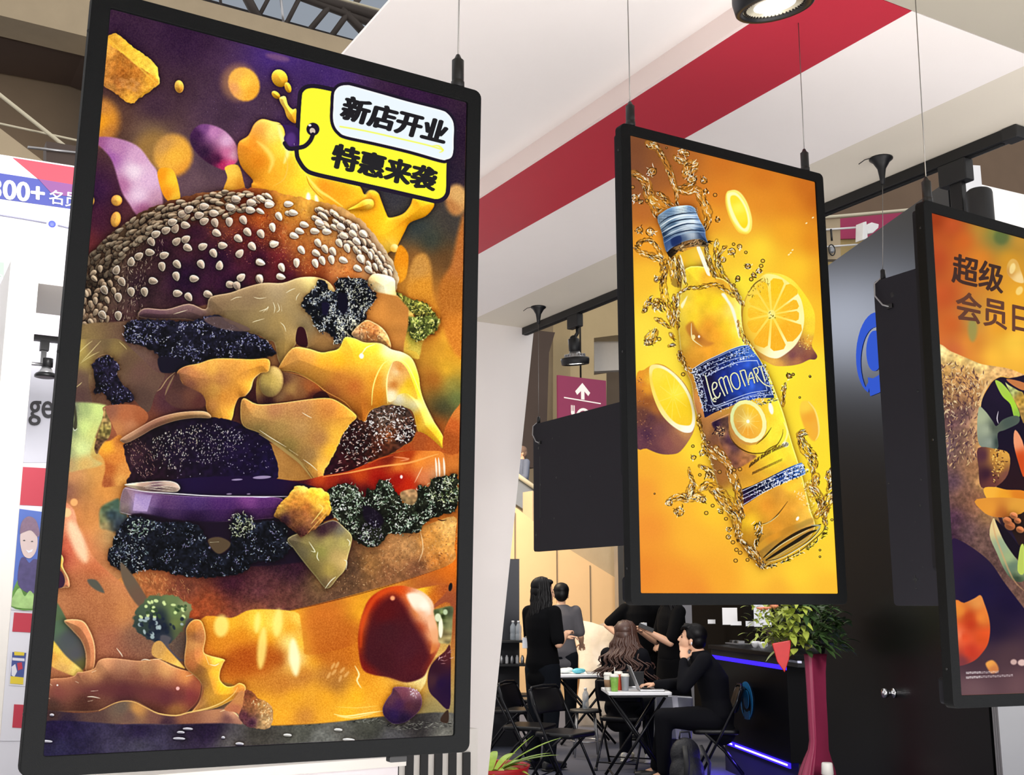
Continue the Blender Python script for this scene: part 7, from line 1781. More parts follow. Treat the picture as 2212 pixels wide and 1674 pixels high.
def person(label, loc, face, J, top, trousers, sleeve='short', hair='long', haircol=None, shoes=None, hands=(1, 1), yaw=0., pitch=0., curl=(.4, .4), skirt=False, badge=None, wavy=False, group=None, roll=0., legs=True):
    f = Vector(face); rz = math.atan2(-f.x, f.y)
    t = thing('person', label, 'person', loc, rz, group)
    B = Body(J); J = B.J; haircol = haircol or M_hair
    b = MB(); B.torso(b)
    hc = J['head']
    b.tube([J['neck'] - Vector((0, 0, .04)), J['neck'], hc + Vector((0, -.01, -.05))], [.058, .052, .05], 14)
    M, P = B.head(b, hc, yaw, pitch, roll)
    for k, (sh, el, wr) in enumerate((('sl', 'el', 'wl'), ('sr', 'er', 'wr'))):
        B.limb(b, (J[sh], J[sh].lerp(J[el], .5), J[el], J[el].lerp(J[wr], .35), J[wr]), (.052, .046, .038, .038, .025))
        B.thumb = 1 if k == 0 else -1
        B.hand(b, J[wr], J[el], curl[k])
    if legs:
        for hp, kn, an, to in (('hl', 'kl', 'al', 'tl'), ('hr', 'kr', 'ar', 'tr')):
            B.limb(b, (J[hp], J[hp].lerp(J[kn], .5), J[kn], J[kn].lerp(J[an], .35), J[an]), (.088, .075, .056, .054, .036))
            B.limb(b, (J[an] + Vector((0, 0, -.02)), J[to]), (.034, .028))
    b.build('body', M_skin, t, remesh=.0075, smooth=3)
    # shirt or jacket
    s_ = MB(); B.torso(s_, .020)
    for sh, el, wr in (('sl', 'el', 'wl'), ('sr', 'er', 'wr')):
        if sleeve == 'long':
            B.limb(s_, (J[sh], J[sh].lerp(J[el], .5), J[el], J[el].lerp(J[wr], .4), J[el].lerp(J[wr], .93)), (.070, .062, .056, .052, .040))
        else:
            B.limb(s_, (J[sh], J[sh].lerp(J[el], .45), J[sh].lerp(J[el], .85)), (.070, .066, .064))
    hem = J['hip'] + (J['hip'] - J['chest']).normalized() * (.21 if not skirt else .10)
    sd = (J['sr'] - J['sl']).normalized()
    fwd = (J['chest'] - J['hip']).normalized().cross(sd)
    for o in (-.06, 0, .06):
        s_.ell(J['hip'].lerp(hem, .6) + sd * o, (.11, .12, .11), nu=14, nv=10)
    s_.build('jacket' if sleeve == 'long' else 'shirt', top, t, remesh=.014, smooth=3)
    if sleeve == 'long':
        cm = MB(); cm.tube([J['neck'] + sd * .05 + fwd * .0 - Vector((0, 0, .01)), J['neck'] - fwd * -.05 - Vector((0, 0, .02)), J['neck'] - sd * .05 - Vector((0, 0, .01))], .014, 8)
        cm.build('collar', top, t)
    if legs:
        p_ = MB()
        for hp, kn, an in (('hl', 'kl', 'al'), ('hr', 'kr', 'ar')):
            B.limb(p_, (J[hp], J[hp].lerp(J[kn], .5), J[kn], J[kn].lerp(J[an], .5), J[kn].lerp(J[an], .96)), (.108, .096, .078, .068, .062))
        p_.ell(J['hip'] + Vector((0, 0, -.02)), (.17, .13, .13), nu=16, nv=10)
        if skirt:
            vs = []; fs = []; n = 22; rows = ((.0, .18, .14), (-.3, .22, .17), (-.62, .25, .19), (-.63, .23, .17))
            for dz, a, c_ in rows:
                for k in range(n):
                    th = 2 * math.pi * k / n; vs.append(J['hip'] + Vector((math.cos(th) * a * (1 + .05 * math.sin(5 * th)), math.sin(th) * c_, dz)))
            for i in range(3):
                for k in range(n):
                    fs.append((i * n + k, (i + 1) * n + k, (i + 1) * n + (k + 1) % n, i * n + (k + 1) % n))
            fs.append(tuple(range(n))); fs.append(tuple(3 * n + k for k in range(n))[::-1])
            p_.add(vs, fs, True)
        p_.build('trousers' if not skirt else 'skirt', trousers, t, remesh=.015, smooth=3)
        for an, to in (('al', 'tl'), ('ar', 'tr')):
            m_ = MB(); a = J[an]; e = J[to]; d = (e - a); d.z = 0; d = d.normalized() if d.length > 1e-4 else Vector((0, 1, 0))
            q = Vector((a.x, a.y, e.z))
            m_.tube([q - d * .06, q - d * .02, q + d * .06, q + d * .14, q + d * .19], [(.036, .040), (.042, .052), (.044, .044), (.045, .032), (.030, .022)], 12)
            m_.ell(a + Vector((0, 0, -.01)), (.045, .05, .05))
            sh_ = m_.build('shoe', shoes or M_shoeb, t, remesh=.008, smooth=2)
            MB().tube([q - d * .07 + Vector((0, 0, -.033)), q + d * .06 + Vector((0, 0, -.036)), q + d * .19 + Vector((0, 0, -.026))], [(.036, .008), (.044, .008), (.028, .008)], 10).build('sole', M_shoe if shoes is M_shoe else M_blkp, sh_)
    # eyes
    for e in (-1, 1):
        MB().ell(P(e * .030, .078, -.004), (.012, .006, .006), M, 10, 8).build('eye', M_blk, t)
        MB().tube([P(e * .014, .088, .016), P(e * .030, .088, .021), P(e * .046, .078, .016)], .003, 6).build('eyebrow', haircol, t)
    # hair
    hm = MB()
    hm.ell(P(0, -.028, .055), (.092, .100, .085), M, 22, 14)
    hm.ell(P(0, -.060, .0), (.082, .070, .085), M, 18, 12)
    hm.ell(P(0, .045, .088), (.070, .045, .030), M, 16, 10)
    rr = random.Random(sum(ord(c) for c in label) & 255)
    if hair == 'short':
        for e in (-1, 1):
            hm.ell(P(e * .070, -.005, .030), (.018, .050, .045), M, 12, 8)
        for i in range(26):
            a = rr.random() * 6.28; q = Vector((math.cos(a) * .06, -.02 + math.sin(a) * .07, .115)); hm.tube([P(*(q - Vector((0, 0, .03)))), P(*(q + Vector((0, .012, 0)))), P(*(q * 1.12 + Vector((0, .03, -.015))))], [.014, .011, .004], 6)
        for i in range(9):
            x = -.05 + .1 * i / 8; hm.tube([P(x, .03, .10), P(x * 1.05, .085, .085), P(x * 1.1 + .006, .100, .050)], [.017, .013, .004], 6)
        hm.build('hair', haircol, t, remesh=.008, smooth=2)
    else:
        L_ = .40
        ns = 120
        for i in range(ns):
            a = R(165 + 210 * ((i * .618) % 1)); r0 = rr.random(); r1 = rr.random()
            q = Vector((math.cos(a) * .082, math.sin(a) * .092, .02)) * (.9 + .15 * r1)
            out = Vector((math.cos(a), math.sin(a), 0)); n = 10
            base = P(*(q * 1.06)); pts = [P(q.x * .12, -.02 + q.y * .12, .136), P(q.x * .68, q.y * .7 - .008, .120), P(q.x * 1.1, q.y * 1.08 - .006, .072), base]
            for k in range(1, n + 1):
                u = k / n; amp = (.038 * u if wavy else .006)
                off = M @ (out * (.025 * math.sin(u * 2.4) + (.17 * u * u * r1 + .03 * u if wavy else .012 * u)))
                pts.append(base + off + Vector((amp * math.sin(k * 1.5 + r0 * 6), amp * math.cos(k * 1.3 + r0 * 5), -L_ * u * (.75 + .35 * r0) - .01)))
            hm.tube(pts, [.008, .012, .015, .016] + [.016 - .0012 * k for k in range(1, n)] + [.002], 6)
        hm.build('hair', haircol, t)
    if badge:
        bp = Vector(badge)
        lm = MB(); lm.tube([J['neck'] + sd * .06 + fwd * .02, J['chest'].lerp(bp, .4) + sd * .05, bp + Vector((0, 0, .05))], .006, 6)
        lm.build('lanyard', M_strap, t)
        lm = MB(); lm.tube([J['neck'] - sd * .06 + fwd * .02, J['chest'].lerp(bp, .4) - sd * .05, bp + Vector((0, 0, .05))], .006, 6)
        lm.build('lanyard', M_strap, t)
        MB().box((bp.x - .035, bp.y - .003, bp.z - .05), (bp.x + .035, bp.y + .003, bp.z + .05)).build('badge_card', M_badge, t, bev=.004)
    return t


def stand(h=1.66, **kw):
    k = h / 1.70
    J = dict(hip=(0, 0, .93), chest=(0, 0, 1.24), neck=(0, -.005, 1.46), head=(0, .02, 1.575), sl=(-.17, -.01, 1.385), sr=(.17, -.01, 1.385), el=(-.22, .02, 1.11), er=(.22, .02, 1.11), wl=(-.23, .10, .88), wr=(.23, .10, .88),
             hl=(-.09, 0, .88), hr=(.09, 0, .88), kl=(-.10, .015, .49), kr=(.10, .015, .49), al=(-.10, -.02, .09), ar=(.10, -.02, .09), tl=(-.11, .10, .045), tr=(.11, .10, .045))
    J = {a: Vector(b) * k for a, b in J.items()}
    J.update({a: Vector(b) for a, b in kw.items()})
    return J


Fr = _r; Fh = _h
# two women standing at the left, seen from behind
p = floor_pt(1172, 10.6)
person('woman in black with long dark hair and a lanyard, standing by the folding chairs', (p.x, p.y, 0), (_r * .75 + _h * .66), stand(1.72, er=(.25, -.03, 1.12), wr=(.16, .15, 1.20), el=(-.23, .06, 1.10), wl=(-.02, .30, 1.16)), M_blkt, M_denim, 'short', 'long', yaw=R(-20), badge=(-.21, -.03, 1.12), curl=(.6, .7))
p = floor_pt(1213, 13.2)
person('person in a grey T-shirt standing behind the woman in black', (p.x, p.y, 0), (_h * .9 + _r * .2), stand(1.71, wr=(.20, .22, 1.02), wl=(-.15, .25, 1.05)), M_greyt, M_denim, 'short', 'short', yaw=R(10))
# pair standing behind the laptop table
p = floor_pt(1385, 12.9)
person('person in black with a badge, hand on hip, head hidden by the bottle display', (p.x, p.y, 0), (-_h), stand(1.74, el=(-.40, -.05, 1.22), wl=(-.22, .08, 1.06), er=(.38, -.02, 1.24), wr=(.20, .10, 1.08)), M_blkt, M_blkt, 'short', 'short', badge=(-.02, .15, 1.22))
p = floor_pt(1452, 11.5)
person('woman in black with long hair holding a phone out, face hidden by the bottle display', (p.x, p.y, 0), (-_r * .95 + _h * -.3), stand(1.72, el=(-.22, .12, 1.10), wl=(-.14, .34, 1.22), er=(.24, .06, 1.10), wr=(.12, .28, 1.20)), M_blkt, M_blkt, 'short', 'long', skirt=True, curl=(.8, .6))
q = onF(1396, 1356, 11.2)
ph_ = MB().box((-.078, -.004, -.02), (.078, .004, .02), Matrix.Rotation(R(22), 4, 'Y')).build('smartphone', M_blkp, None, bev=.003); ph_.location = q; ph_.rotation_euler = (0, 0, -AZ); tag(ph_, 'dark smartphone held out by the standing woman', 'phone')


def sit(**kw):
    J = dict(hip=(0, 0, .55), chest=(0, .03, .86), neck=(0, .06, 1.08), head=(0, .10, 1.19), sl=(-.17, .05, 1.01), sr=(.17, .05, 1.01), el=(-.21, .18, .78), er=(.21, .18, .78), wl=(-.16, .42, .78), wr=(.16, .42, .78),
             hl=(-.09, .02, .53), hr=(.09, .02, .53), kl=(-.12, .42, .53), kr=(.12, .42, .53), al=(-.12, .40, .10), ar=(.12, .40, .10), tl=(-.12, .52, .045), tr=(.12, .52, .045))
    J.update(kw)
    return J


# seated woman, wavy brown hair, back to the camera
p = floor_pt(1346, 10.7)
person('seated woman with long wavy brown hair, back turned, at the laptop table', (p.x, p.y, 0), (_h * .8 + _r * .35), sit(), M_suit, M_denim, 'long', 'long', haircol=M_hairb, wavy=True, shoes=M_shoe)
folding_chair('black folding chair under the woman with wavy brown hair', p.x, p.y, math.atan2(-( _h * .8 + _r * .35).x, (_h * .8 + _r * .35).y))
# seated man in a black suit, in profile, working on the laptop
p = floor_pt(1543, 9.7); mf = -_r * 1.0 + _h * .12
man = person('young man in a black suit seated at the laptop, hand at his mouth', (p.x, p.y, 0), mf,
             sit(hip=(0, -.02, .56), chest=(0, .02, .86), neck=(0, .13, 1.09), head=(0, .185, 1.19), sl=(-.18, .09, 1.02), sr=(.17, .12, 1.01), el=(-.21, .27, .80), wl=(-.09, .255, 1.02), er=(.20, .28, .80), wr=(.14, .50, .80),
                 kl=(-.13, .44, .555), kr=(.11, .42, .53), al=(-.13, .44, .12), ar=(.12, .50, .12), tl=(-.13, .56, .06), tr=(.12, .62, .06)),
             M_suit, M_suit, 'long', 'short', pitch=R(-14), yaw=R(-6), curl=(.75, .35), shoes=M_shoeb)
folding_chair('black folding chair under the man in the suit', p.x, p.y, math.atan2(-mf.x, mf.y))
ear = Matrix.Rotation(math.atan2(-mf.x, mf.y), 4, 'Z') @ Vector((-.088, .185, 1.165))
eb = MB().tube([(0, 0, 0), (0, .004, -.022)], .005, 8).build('earbud', M_badge); eb.location = Vector((p.x, p.y, 0)) + ear; tag(eb, 'white wireless earbud in the ear of the man in the suit', 'earbud')

# laptop table
tp = floor_pt(1372, 10.0); trz = -AZ + R(2)
table('white folding table with crossed black legs holding cups and a laptop', tp.x, tp.y, trz, .54, .56, .75)
TZ = .7505


def on_table(px, f):
    v = floor_pt(px, f); return Vector((v.x, v.y, TZ))


def laptop(label, pos, rz, lean=18, w=.33, d=.23, m=None):
    t = thing('laptop', label, 'laptop', pos, rz)
    MB().box((-w / 2, -d / 2, .001), (w / 2, d / 2, .017)).build('base', M_alu, t, bev=.004)
    MB().box((-w / 2 + .02, -.0, .0172), (w / 2 - .02, d / 2 - .03, .0185)).build('keyboard', M_blkp, t)
    Mx = Matrix.Translation((0, d / 2, .016)) @ Matrix.Rotation(R(-lean), 4, 'X')
    MB().box((-w / 2, -.004, 0), (w / 2, .004, d), Mx).build('lid', m or M_alu, t, bev=.003)
    MB().box((-w / 2 + .01, -.0055, .012), (w / 2 - .01, -.0042, d - .01), Mx).build('screen', M_blk, t)
    return t


laptop('open laptop the man in the suit is typing on', on_table(1404, 9.90), math.atan2(-(-_r).x, (-_r).y), 22, .30, .21)
laptop('half-closed laptop behind the paper cups, facing the woman with wavy hair', on_table(1362, 10.22), math.atan2(-_h.x, _h.y) + math.pi, 10, .22, .13, M_blkp)
M_cup = mat('white_paper_cup', 'e6e2d8', .5); M_slv = mat('kraft_sleeve', '8a6a4c', .8); M_green = mat('green_print_cup', '7fae48', .5, var=.4, scale=60)


def cup(label, px, f, col, sleeve=None, h=.14, r=.036, straw=False):
    t = thing('drink_cup', label, 'cup', on_table(px, f), group=None)
    MB().lathe([(r * .72, 0), (r * .78, .004), (r, h - .012), (r * .98, h - .01)], (0, 0, .0005), 24).build('cup_body', col, t)
    MB().lathe([(r * 1.06, h - .012), (r * 1.08, h - .004), (r * .95, h + .002), (r * .9, h + .012), (r * .3, h + .013)], (0, 0, .0005), 24).build('lid', M_cup, t)
    if sleeve:
        MB().lathe([(r * .80, h * .22), (r * .83, h * .22), (r * .96, h * .66), (r * .93, h * .66)], (0, 0, .0005), 24).build('sleeve', sleeve, t)
    if straw:
        MB().tube([(0, 0, h), (.004, 0, h + .07)], .003, 8).build('straw', M_cup, t)


cup('paper cup with brown sleeve and straw, leftmost on the laptop table', 1313, 9.86, M_cup, M_slv, straw=False)
cup('green printed iced drink cup between two paper cups', 1327, 9.80, M_green, None, .13, straw=True)
cup('red paper cup with white lid behind the green cup', 1336, 9.93, mat('red_paper_cup', 'c0401c', .5), None, .145)
cup('grey paper cup nearest the laptop lid', 1350, 9.86, mat('grey_paper_cup', '8c8f94', .5), None, .13)
# rear table with papers, bottle, laptop
t2 = floor_pt(1262, 12.5)
table('rear white folding table left of the cups, with papers and a laptop', t2.x, t2.y, trz + R(6), .64, .5)
def on2(px, f):
    v = floor_pt(px, f); return Vector((v.x, v.y, .7355))
laptop('thin open laptop on the rear table', on2(1286, 12.5), math.atan2(-_r.x, _r.y), 18, .28, .20)
bg = MB()
for c, r_ in (((0, 0, .03), (.09, .06, .03)), ((.06, .01, .035), (.05, .05, .028)), ((-.07, 0, .03), (.05, .04, .028))):
    bg.ell(c, r_)
bo = bg.build('plastic_bag', mat('pale_plastic_wrap', 'dde4e4', .35, var=.1, scale=30), None, remesh=.008, smooth=1); bo.location = on2(1220, 12.45) + Vector((0, 0, .0)); tag(bo, 'crumpled pale plastic bag on the rear table', 'bag')
bg = MB()
for c, r_ in (((0, 0, .03), (.07, .05, .03)), ((.05, .01, .03), (.05, .045, .025))):
    bg.ell(c, r_)
bo = bg.build('plastic_bag', mat('blue_plastic', '5cb8cc', .35, var=.1, scale=30), None, remesh=.008, smooth=1); bo.location = on2(1248, 12.4); tag(bo, 'light blue plastic bag on the rear table', 'bag')
pp_ = MB().box((-.10, -.07, 0), (.10, .07, .004)).box((-.08, -.06, .0045), (.11, .08, .008)).build('paper_sheets', M_badge); pp_.location = on2(1312, 12.3); pp_.rotation_euler = (0, 0, -AZ + .2); tag(pp_, 'stack of white papers at the right end of the rear table', 'papers')
# stool with a water bottle under it
def water_bottle(label, pos):
    t = thing('water_bottle', label, 'bottle', pos)
    MB().lathe([(.028, 0), (.032, .004), (.031, .06), (.029, .07), (.032, .08), (.031, .14), (.014, .175), (.012, .18)], (0, 0, 0), 20).build('bottle_body', mat('clear_bottle', 'b8c0c8', .12, var=.05, alpha=.6), t)
    MB().lathe([(.015, .18), (.0155, .2), (.012, .202)], (0, 0, 0), 16).build('cap', M_ttop, t)


sp_ = floor_pt(1264, 11.4)
stl = thing('metal_stool', 'small metal stool between the two folding tables', 'stool', (sp_.x, sp_.y, 0), -AZ)
MB().lathe([(.155, .43), (.16, .435), (.155, .455), (.1, .46)], (0, 0, 0), 28).build('seat', M_blkp, stl)
for i in range(4):
    a = R(45 + 90 * i)
    MB().tube([(math.cos(a) * .12, math.sin(a) * .12, .43), (math.cos(a) * .17, math.sin(a) * .17, .012)], .010, 8).build('leg', M_alu, stl)
MB().tube([Vector((math.cos(R(a)) * .15, math.sin(R(a)) * .15, .16)) for a in range(0, 360, 20)], .006, 6, True).build('foot_ring', M_alu, stl)
water_bottle('clear water bottle standing on the metal stool', (sp_.x, sp_.y, .4605))
# loose folding chairs
for px, f, ang, lb in ((1218, 9.45, -128, 'front black folding chair, its empty seat turned to the camera'), (1142, 9.95, -112, 'black folding chair with a navy sheen left of the front chair'),
                       (1104, 11.4, -100, 'black folding chair close to the white end wall'), (1125, 12.6, -90, 'rearmost black folding chair by the white end wall')):
    v = floor_pt(px, f); folding_chair(lb, v.x, v.y, -AZ + R(ang))
# backpack on the floor
v = floor_pt(1478, 9.3)
bp_ = thing('backpack', 'black backpack on the floor beside the man in the suit', 'backpack', (v.x, v.y, 0), -AZ + R(20))
m_ = MB()
for c, r_ in (((0, 0, .16), (.15, .11, .16)), ((0, .02, .30), (.13, .09, .13)), ((0, -.08, .13), (.11, .06, .11)), ((0, 0, .05), (.15, .11, .05))):
    m_.ell(c, r_)
m_.build('main_pack', mat('black_nylon', '15151a', .55, var=.3, scale=30, bump=.4, bscale=60), bp_, remesh=.012, smooth=2)
MB().tube([(-.05, .02, .42), (-.04, .02, .47), (.04, .02, .47), (.05, .02, .42)], .008, 8).build('top_handle', M_blkp, bp_)
for s in (-1, 1):
    MB().tube([(s * .07, -.11, .38), (s * .10, -.19, .25), (s * .10, -.16, .10), (s * .12, -.10, .04)], [(.022, .006)] * 4, 8).build('shoulder_strap', M_blkp, bp_)
# silver and white bags behind the man's knees
v = floor_pt(1452, 10.3)
tb = thing('tote_bag', 'grey and white shopping bag behind the man in the suit', 'bag', (v.x, v.y, 0), -AZ)
MB().prism([Vector((-.17, 0, .30)), Vector((.16, 0, .30)), Vector((.18, 0, .66)), Vector((-.15, 0, .68))], (0, .10, 0)).build('bag_body', mat('silver_film', 'a8aab0', .3, .4, var=.3, scale=8), tb, bev=.01)
MB().prism([Vector((.02, -.004, .30)), Vector((.07, -.004, .30)), Vector((.04, -.004, .67)), Vector((-.01, -.004, .67))], (0, .003, 0)).build('white_stripe', M_ttop, tb)
MB().box((-.15, .01, 0), (.15, .09, .2995)).build('bag_base', M_blkp, tb)
# tall translucent plastic sack against the warm wall
v = floor_pt(1294, 14.2)
sk = MB(); n = 24; rows = []
for z_, w_, d_ in ((0, .26, .14), (.25, .28, .15), (.6, .24, .13), (.95, .27, .11), (1.12, .30, .06), (1.22, .30, .03)):
    rows.append([(math.cos(2 * math.pi * k / n) * w_ * (1 + .06 * math.sin(3 * k + z_ * 9)), math.sin(2 * math.pi * k / n) * d_ * (1 + .1 * math.cos(4 * k + z_ * 7)), z_ + (.05 * math.sin(2 * math.pi * k / n * 2) if z_ > 1.15 else 0)) for k in range(n)])
vs = [q for rw in rows for q in rw]; fs = []
for i in range(len(rows) - 1):
    for k in range(n):
        fs.append((i * n + k, i * n + (k + 1) % n, (i + 1) * n + (k + 1) % n, (i + 1) * n + k))
fs.append(tuple(range(n))[::-1])
o = sk.add(vs, fs, True).build('plastic_sack', mat('milky_plastic_film', 'f2e4cf', .3, var=.12, scale=5, bump=.8, bscale=9, alpha=.75)); o.location = (v.x, v.y, .0); o.rotation_euler = (0, 0, -AZ)
tag(o, 'tall translucent plastic sack standing against the warm wall', 'sack')
bx = floor_pt(1254, 14.5)
o = MB().box((-.06, -.05, 0), (.06, .05, .62)).box((-.06, -.052, .4), (.06, -.05, .42)).build('cardboard_box', mat('brown_cardboard', 'a87848', .8), None, bev=.003); o.location = (bx.x, bx.y, 0); o.rotation_euler = (0, 0, -AZ + .3); tag(o, 'narrow brown cardboard box beside the plastic sack', 'box')
# black shelf with bottles by the end wall
v = floor_pt(1108, 12.2)
sh = thing('display_shelf', 'black shelf unit half hidden by the white end wall', 'shelf', (v.x, v.y, 0), -AZ)
MB().box((-.42, .05, 0), (.07, .09, 1.96)).build('back_panel', mat('navy_panel', '14141f', .5), sh)
for z_ in (.55, .86, 1.10):
    MB().box((-.42, -.28, z_ - .02), (.17, .05, z_)).build('shelf_board', M_blkp, sh)
MB().box((.15, -.28, 0), (.17, .05, 1.10)).build('side_panel', M_blkp, sh)
MB().box((-.42, -.28, 0), (-.40, .05, 1.10)).build('side_panel', M_blkp, sh)
Rz = Matrix.Rotation(-AZ, 4, 'Z')
for dx, dy, zz, lb in ((.06, -.12, 1.1005, 'clear bottle on top of the black shelf unit'), (.00, -.05, 1.1005, 'second clear bottle on top of the black shelf unit, behind the first')):
    q = Vector((v.x, v.y, 0)) + Rz @ Vector((dx, dy, 0)); water_bottle(lb, (q.x, q.y, zz))
rr = random.Random(3)
for i in range(5):
    q = Vector((v.x, v.y, 0)) + Rz @ Vector((-.12 + .055 * i, -.14 + .03 * (i % 2), 0))
    o = MB().lathe([(.016, 0), (.018, .004), (.018, .06), (.010, .075), (.010, .085)], (0, 0, 0), 14).build('small_jar', M_ttop if i % 2 else M_alu); o.location = (q.x, q.y, .8605)
    tag(o, ('leftmost', 'second from left', 'middle', 'second from right', 'rightmost')[i] + (' white' if i % 2 else ' silver') + ' jar on the middle board of the black shelf unit', 'jar', 'jars on the middle shelf')

# far man on the escalator
p = onY(1136, 1085, 17.6)
q = p.copy()
fm = person('bald man in a blue shirt riding the escalator in the distance', (q.x, 17.75, onY(1136, 965, 17.75).z - 1.72), (-_r * .8 - _h * .4), stand(1.72, er=(.24, .05, 1.12), wr=(.08, .28, 1.10), el=(-.24, .05, 1.12), wl=(-.05, .28, 1.08)), mat('blue_shirt', '5c6478', .8), M_denim, 'long', 'short', haircol=mat('close_cropped_hair', '6a5448', .7))

# ================================================================ counter with blue light, back wall, plant and draped stand
CA = 22; t2_ = Vector((math.sin(R(CA)), math.cos(R(CA)), 0)); n2_ = Vector((math.cos(R(CA)), -math.sin(R(CA)), 0))
CP0 = onF(1545, 1405, 10.5); CP0 = Vector((CP0.x, CP0.y, 0))
A0 = onV(1700, 1500, CP0, CA); kN = (A0 - CP0).dot(t2_)
ct = thing('bar_counter', 'black bar counter edged with blue light strips and a round blue logo', 'counter', CP0, -R(CA))
# local: +Y along the counter away from the viewer, +X into the room behind the counter
y0, y1 = kN - .02, .06
MB().box((0, y0, .30), (.55, y1, 1.02)).build('front_body', mat('black_gloss_counter', '060609', .35, spec=.15), ct, bev=.003)
MB().box((.08, y0 + .05, .0), (.5, y1, .2995)).build('plinth', M_blkp, ct)
MB().box((-.05, y0 - .30, 1.075), (.60, y1, 1.11)).build('counter_top', mat('black_gloss_counter', '060609', .35, spec=.15), ct, bev=.003)
MB().box((-.02, y0 - .27, 1.0205), (.58, y1, 1.0745)).build('recess', M_blkp, ct)
M_led = glow('blue_led_strip', '3420ff', 2.2); M_ledc = glow('blue_led_core', 'b8a8ff', 3.0)
MB().box((-.012, y0, 0.985), (-.001, y1, 1.045)).build('upper_light_strip', M_led, ct)
MB().box((-.012, y0, .262), (-.001, y1, .300)).build('lower_light_strip', M_led, ct)
for a, b in ((y0 + .04, -.5), (-.42, -.05)):
    MB().box((-.016, a, .276), (-.0125, b, .290)).build('light_core', M_ledc, ct)
MB().box((-.02, y0 - .30, 1.052), (.0, y0 - .02, 1.068)).build('end_light_strip', glow('white_edge_light', 'd8d8f0', 1.), ct)
lg = MB(); LC2 = onV(1613, 1513, CP0, CA)
_t, _n = t_, n_
t_, n_ = t2_, n2_
tmp = MB(); logo(tmp, Vector((0, 0, 0)), .155)
Ri = Matrix.Rotation(R(CA), 3, 'Z'); pos = Ri @ (LC2 - CP0)
tmp.v = [tuple(Ri @ Vector(v) + pos + Vector((-.002, 0, 0))) for v in tmp.v]
tmp.build('round_logo', mat('blue_logo_film', '1f6fa8', .4), ct)
t_, n_ = _t, _n
l = lamp('counter_glow', 'AREA', (0, 0, 0), 14, (.12, .08, 1), .08, None, sy=2.2); l.parent = ct; l.location = (-.06, (y0 + y1) / 2 - .2, .24); l.rotation_euler = (0, R(14), 0)
# black back wall behind the counter with shelf
bwp = CP0 + n2_ * 1.15
struct('wall_bar', [bwp + t2_ * -3.2, bwp + t2_ * 7.5, bwp + t2_ * 7.5 + _z * 3.4, bwp + t2_ * -3.2 + _z * 3.4], n2_ * .1, mat('dull_black_wall', '040405', .8, spec=.05), label='dull black back wall behind the bar counter')
q = onF(1487, 1500, 13.6)
struct('trim_21', [Vector((q.x, q.y, 0)) + _r * -.10, Vector((q.x, q.y, 0)) + _r * .07, Vector((q.x, q.y, 2.4)) + _r * .07, Vector((q.x, q.y, 2.4)) + _r * -.10], _h * .1, mat('grey_panel', '77767c', .6), label='grey upright panel left of the bar counter')
bs = thing('back_shelf', 'black back shelf behind the bar counter with cards standing on it', 'shelf', CP0 + n2_ * .90, -R(CA))
MB().box((0, -2.2, 1.20), (.24, 1.2, 1.235)).build('shelf_board', M_blkp, bs)
MB().box((0.05, -2.2, 0.0), (.24, 1.2, 1.1995)).build('cabinet', M_blkp, bs)


def ct_pt(px, x, z):
    """point on the counter (local x) at height z seen in column px"""
    d0 = CP0 + n2_ * x; v = onV(px, 1400, d0, CA); return Vector((v.x, v.y, z))


def card_stand(label, px, x, z, w, h, lean=-10, m=None, holder=True):
    t = thing('card_holder', label, 'card holder', ct_pt(px, x, z), -AZ - R(12))
    Mx = Matrix.Rotation(R(lean), 4, 'X')
    MB().box((-w / 2, -.002, .002), (w / 2, .002, h), Mx @ Matrix.Shear('XZ', 4, (0, 0)) if False else Mx).build('card', m or M_badge, t)
    MB().box((-w / 2 - .005, -.02, 0), (w / 2 + .005, .03, .006)).build('base', M_blkp, t)


card_stand('large white leaning card on the back shelf of the bar', 1579, 1.0, 1.2355, .17, .20)
card_stand('large white price card partly behind the flowers', 1650, 1.0, 1.2355, .18, .26)
card_stand('small white card at the left end of the back shelf', 1539, .98, 1.2355, .09, .055)
card_stand('low white card at the foot of the large leaning card', 1592, .96, 1.2355, .12, .05)
card_stand('small white card with a dark dot right of the large leaning card', 1622, .96, 1.2355, .09, .06)
M_tray = mat('grey_tray', '5c5c60', .5)
pt = ct_pt(1592, .25, 1.1105)
tr = thing('metal_tray', 'low grey tray of tools on the bar counter', 'tray', pt, -R(CA))
MB().box((-.06, -.16, 0), (.08, .16, .012)).build('tray_base', M_tray, tr, bev=.003)
for i in range(4):
    MB().box((-.03, -.13 + i * .07, .0125), (.03, -.09 + i * .07, .035)).build('tool', M_blkp if i % 2 else M_alu, tr)
for px, lb in ((1632, 'white teacup on the bar counter nearest the tray'), (1648, 'white teacup on the bar counter below the flowers')):
    pt = ct_pt(px, .15, 1.1105); cu_ = thing('teacup', lb, 'cup', pt)
    MB().lathe([(.018, 0), (.02, .003), (.036, .035), (.038, .055), (.035, .054), (.03, .03)], (0, 0, 0), 22).build('cup_body', M_ttop, cu_)
    MB().tube([(.036, 0, .045), (.055, 0, .04), (.052, 0, .02), (.03, 0, .015)], .0035, 6).build('handle', M_ttop, cu_)

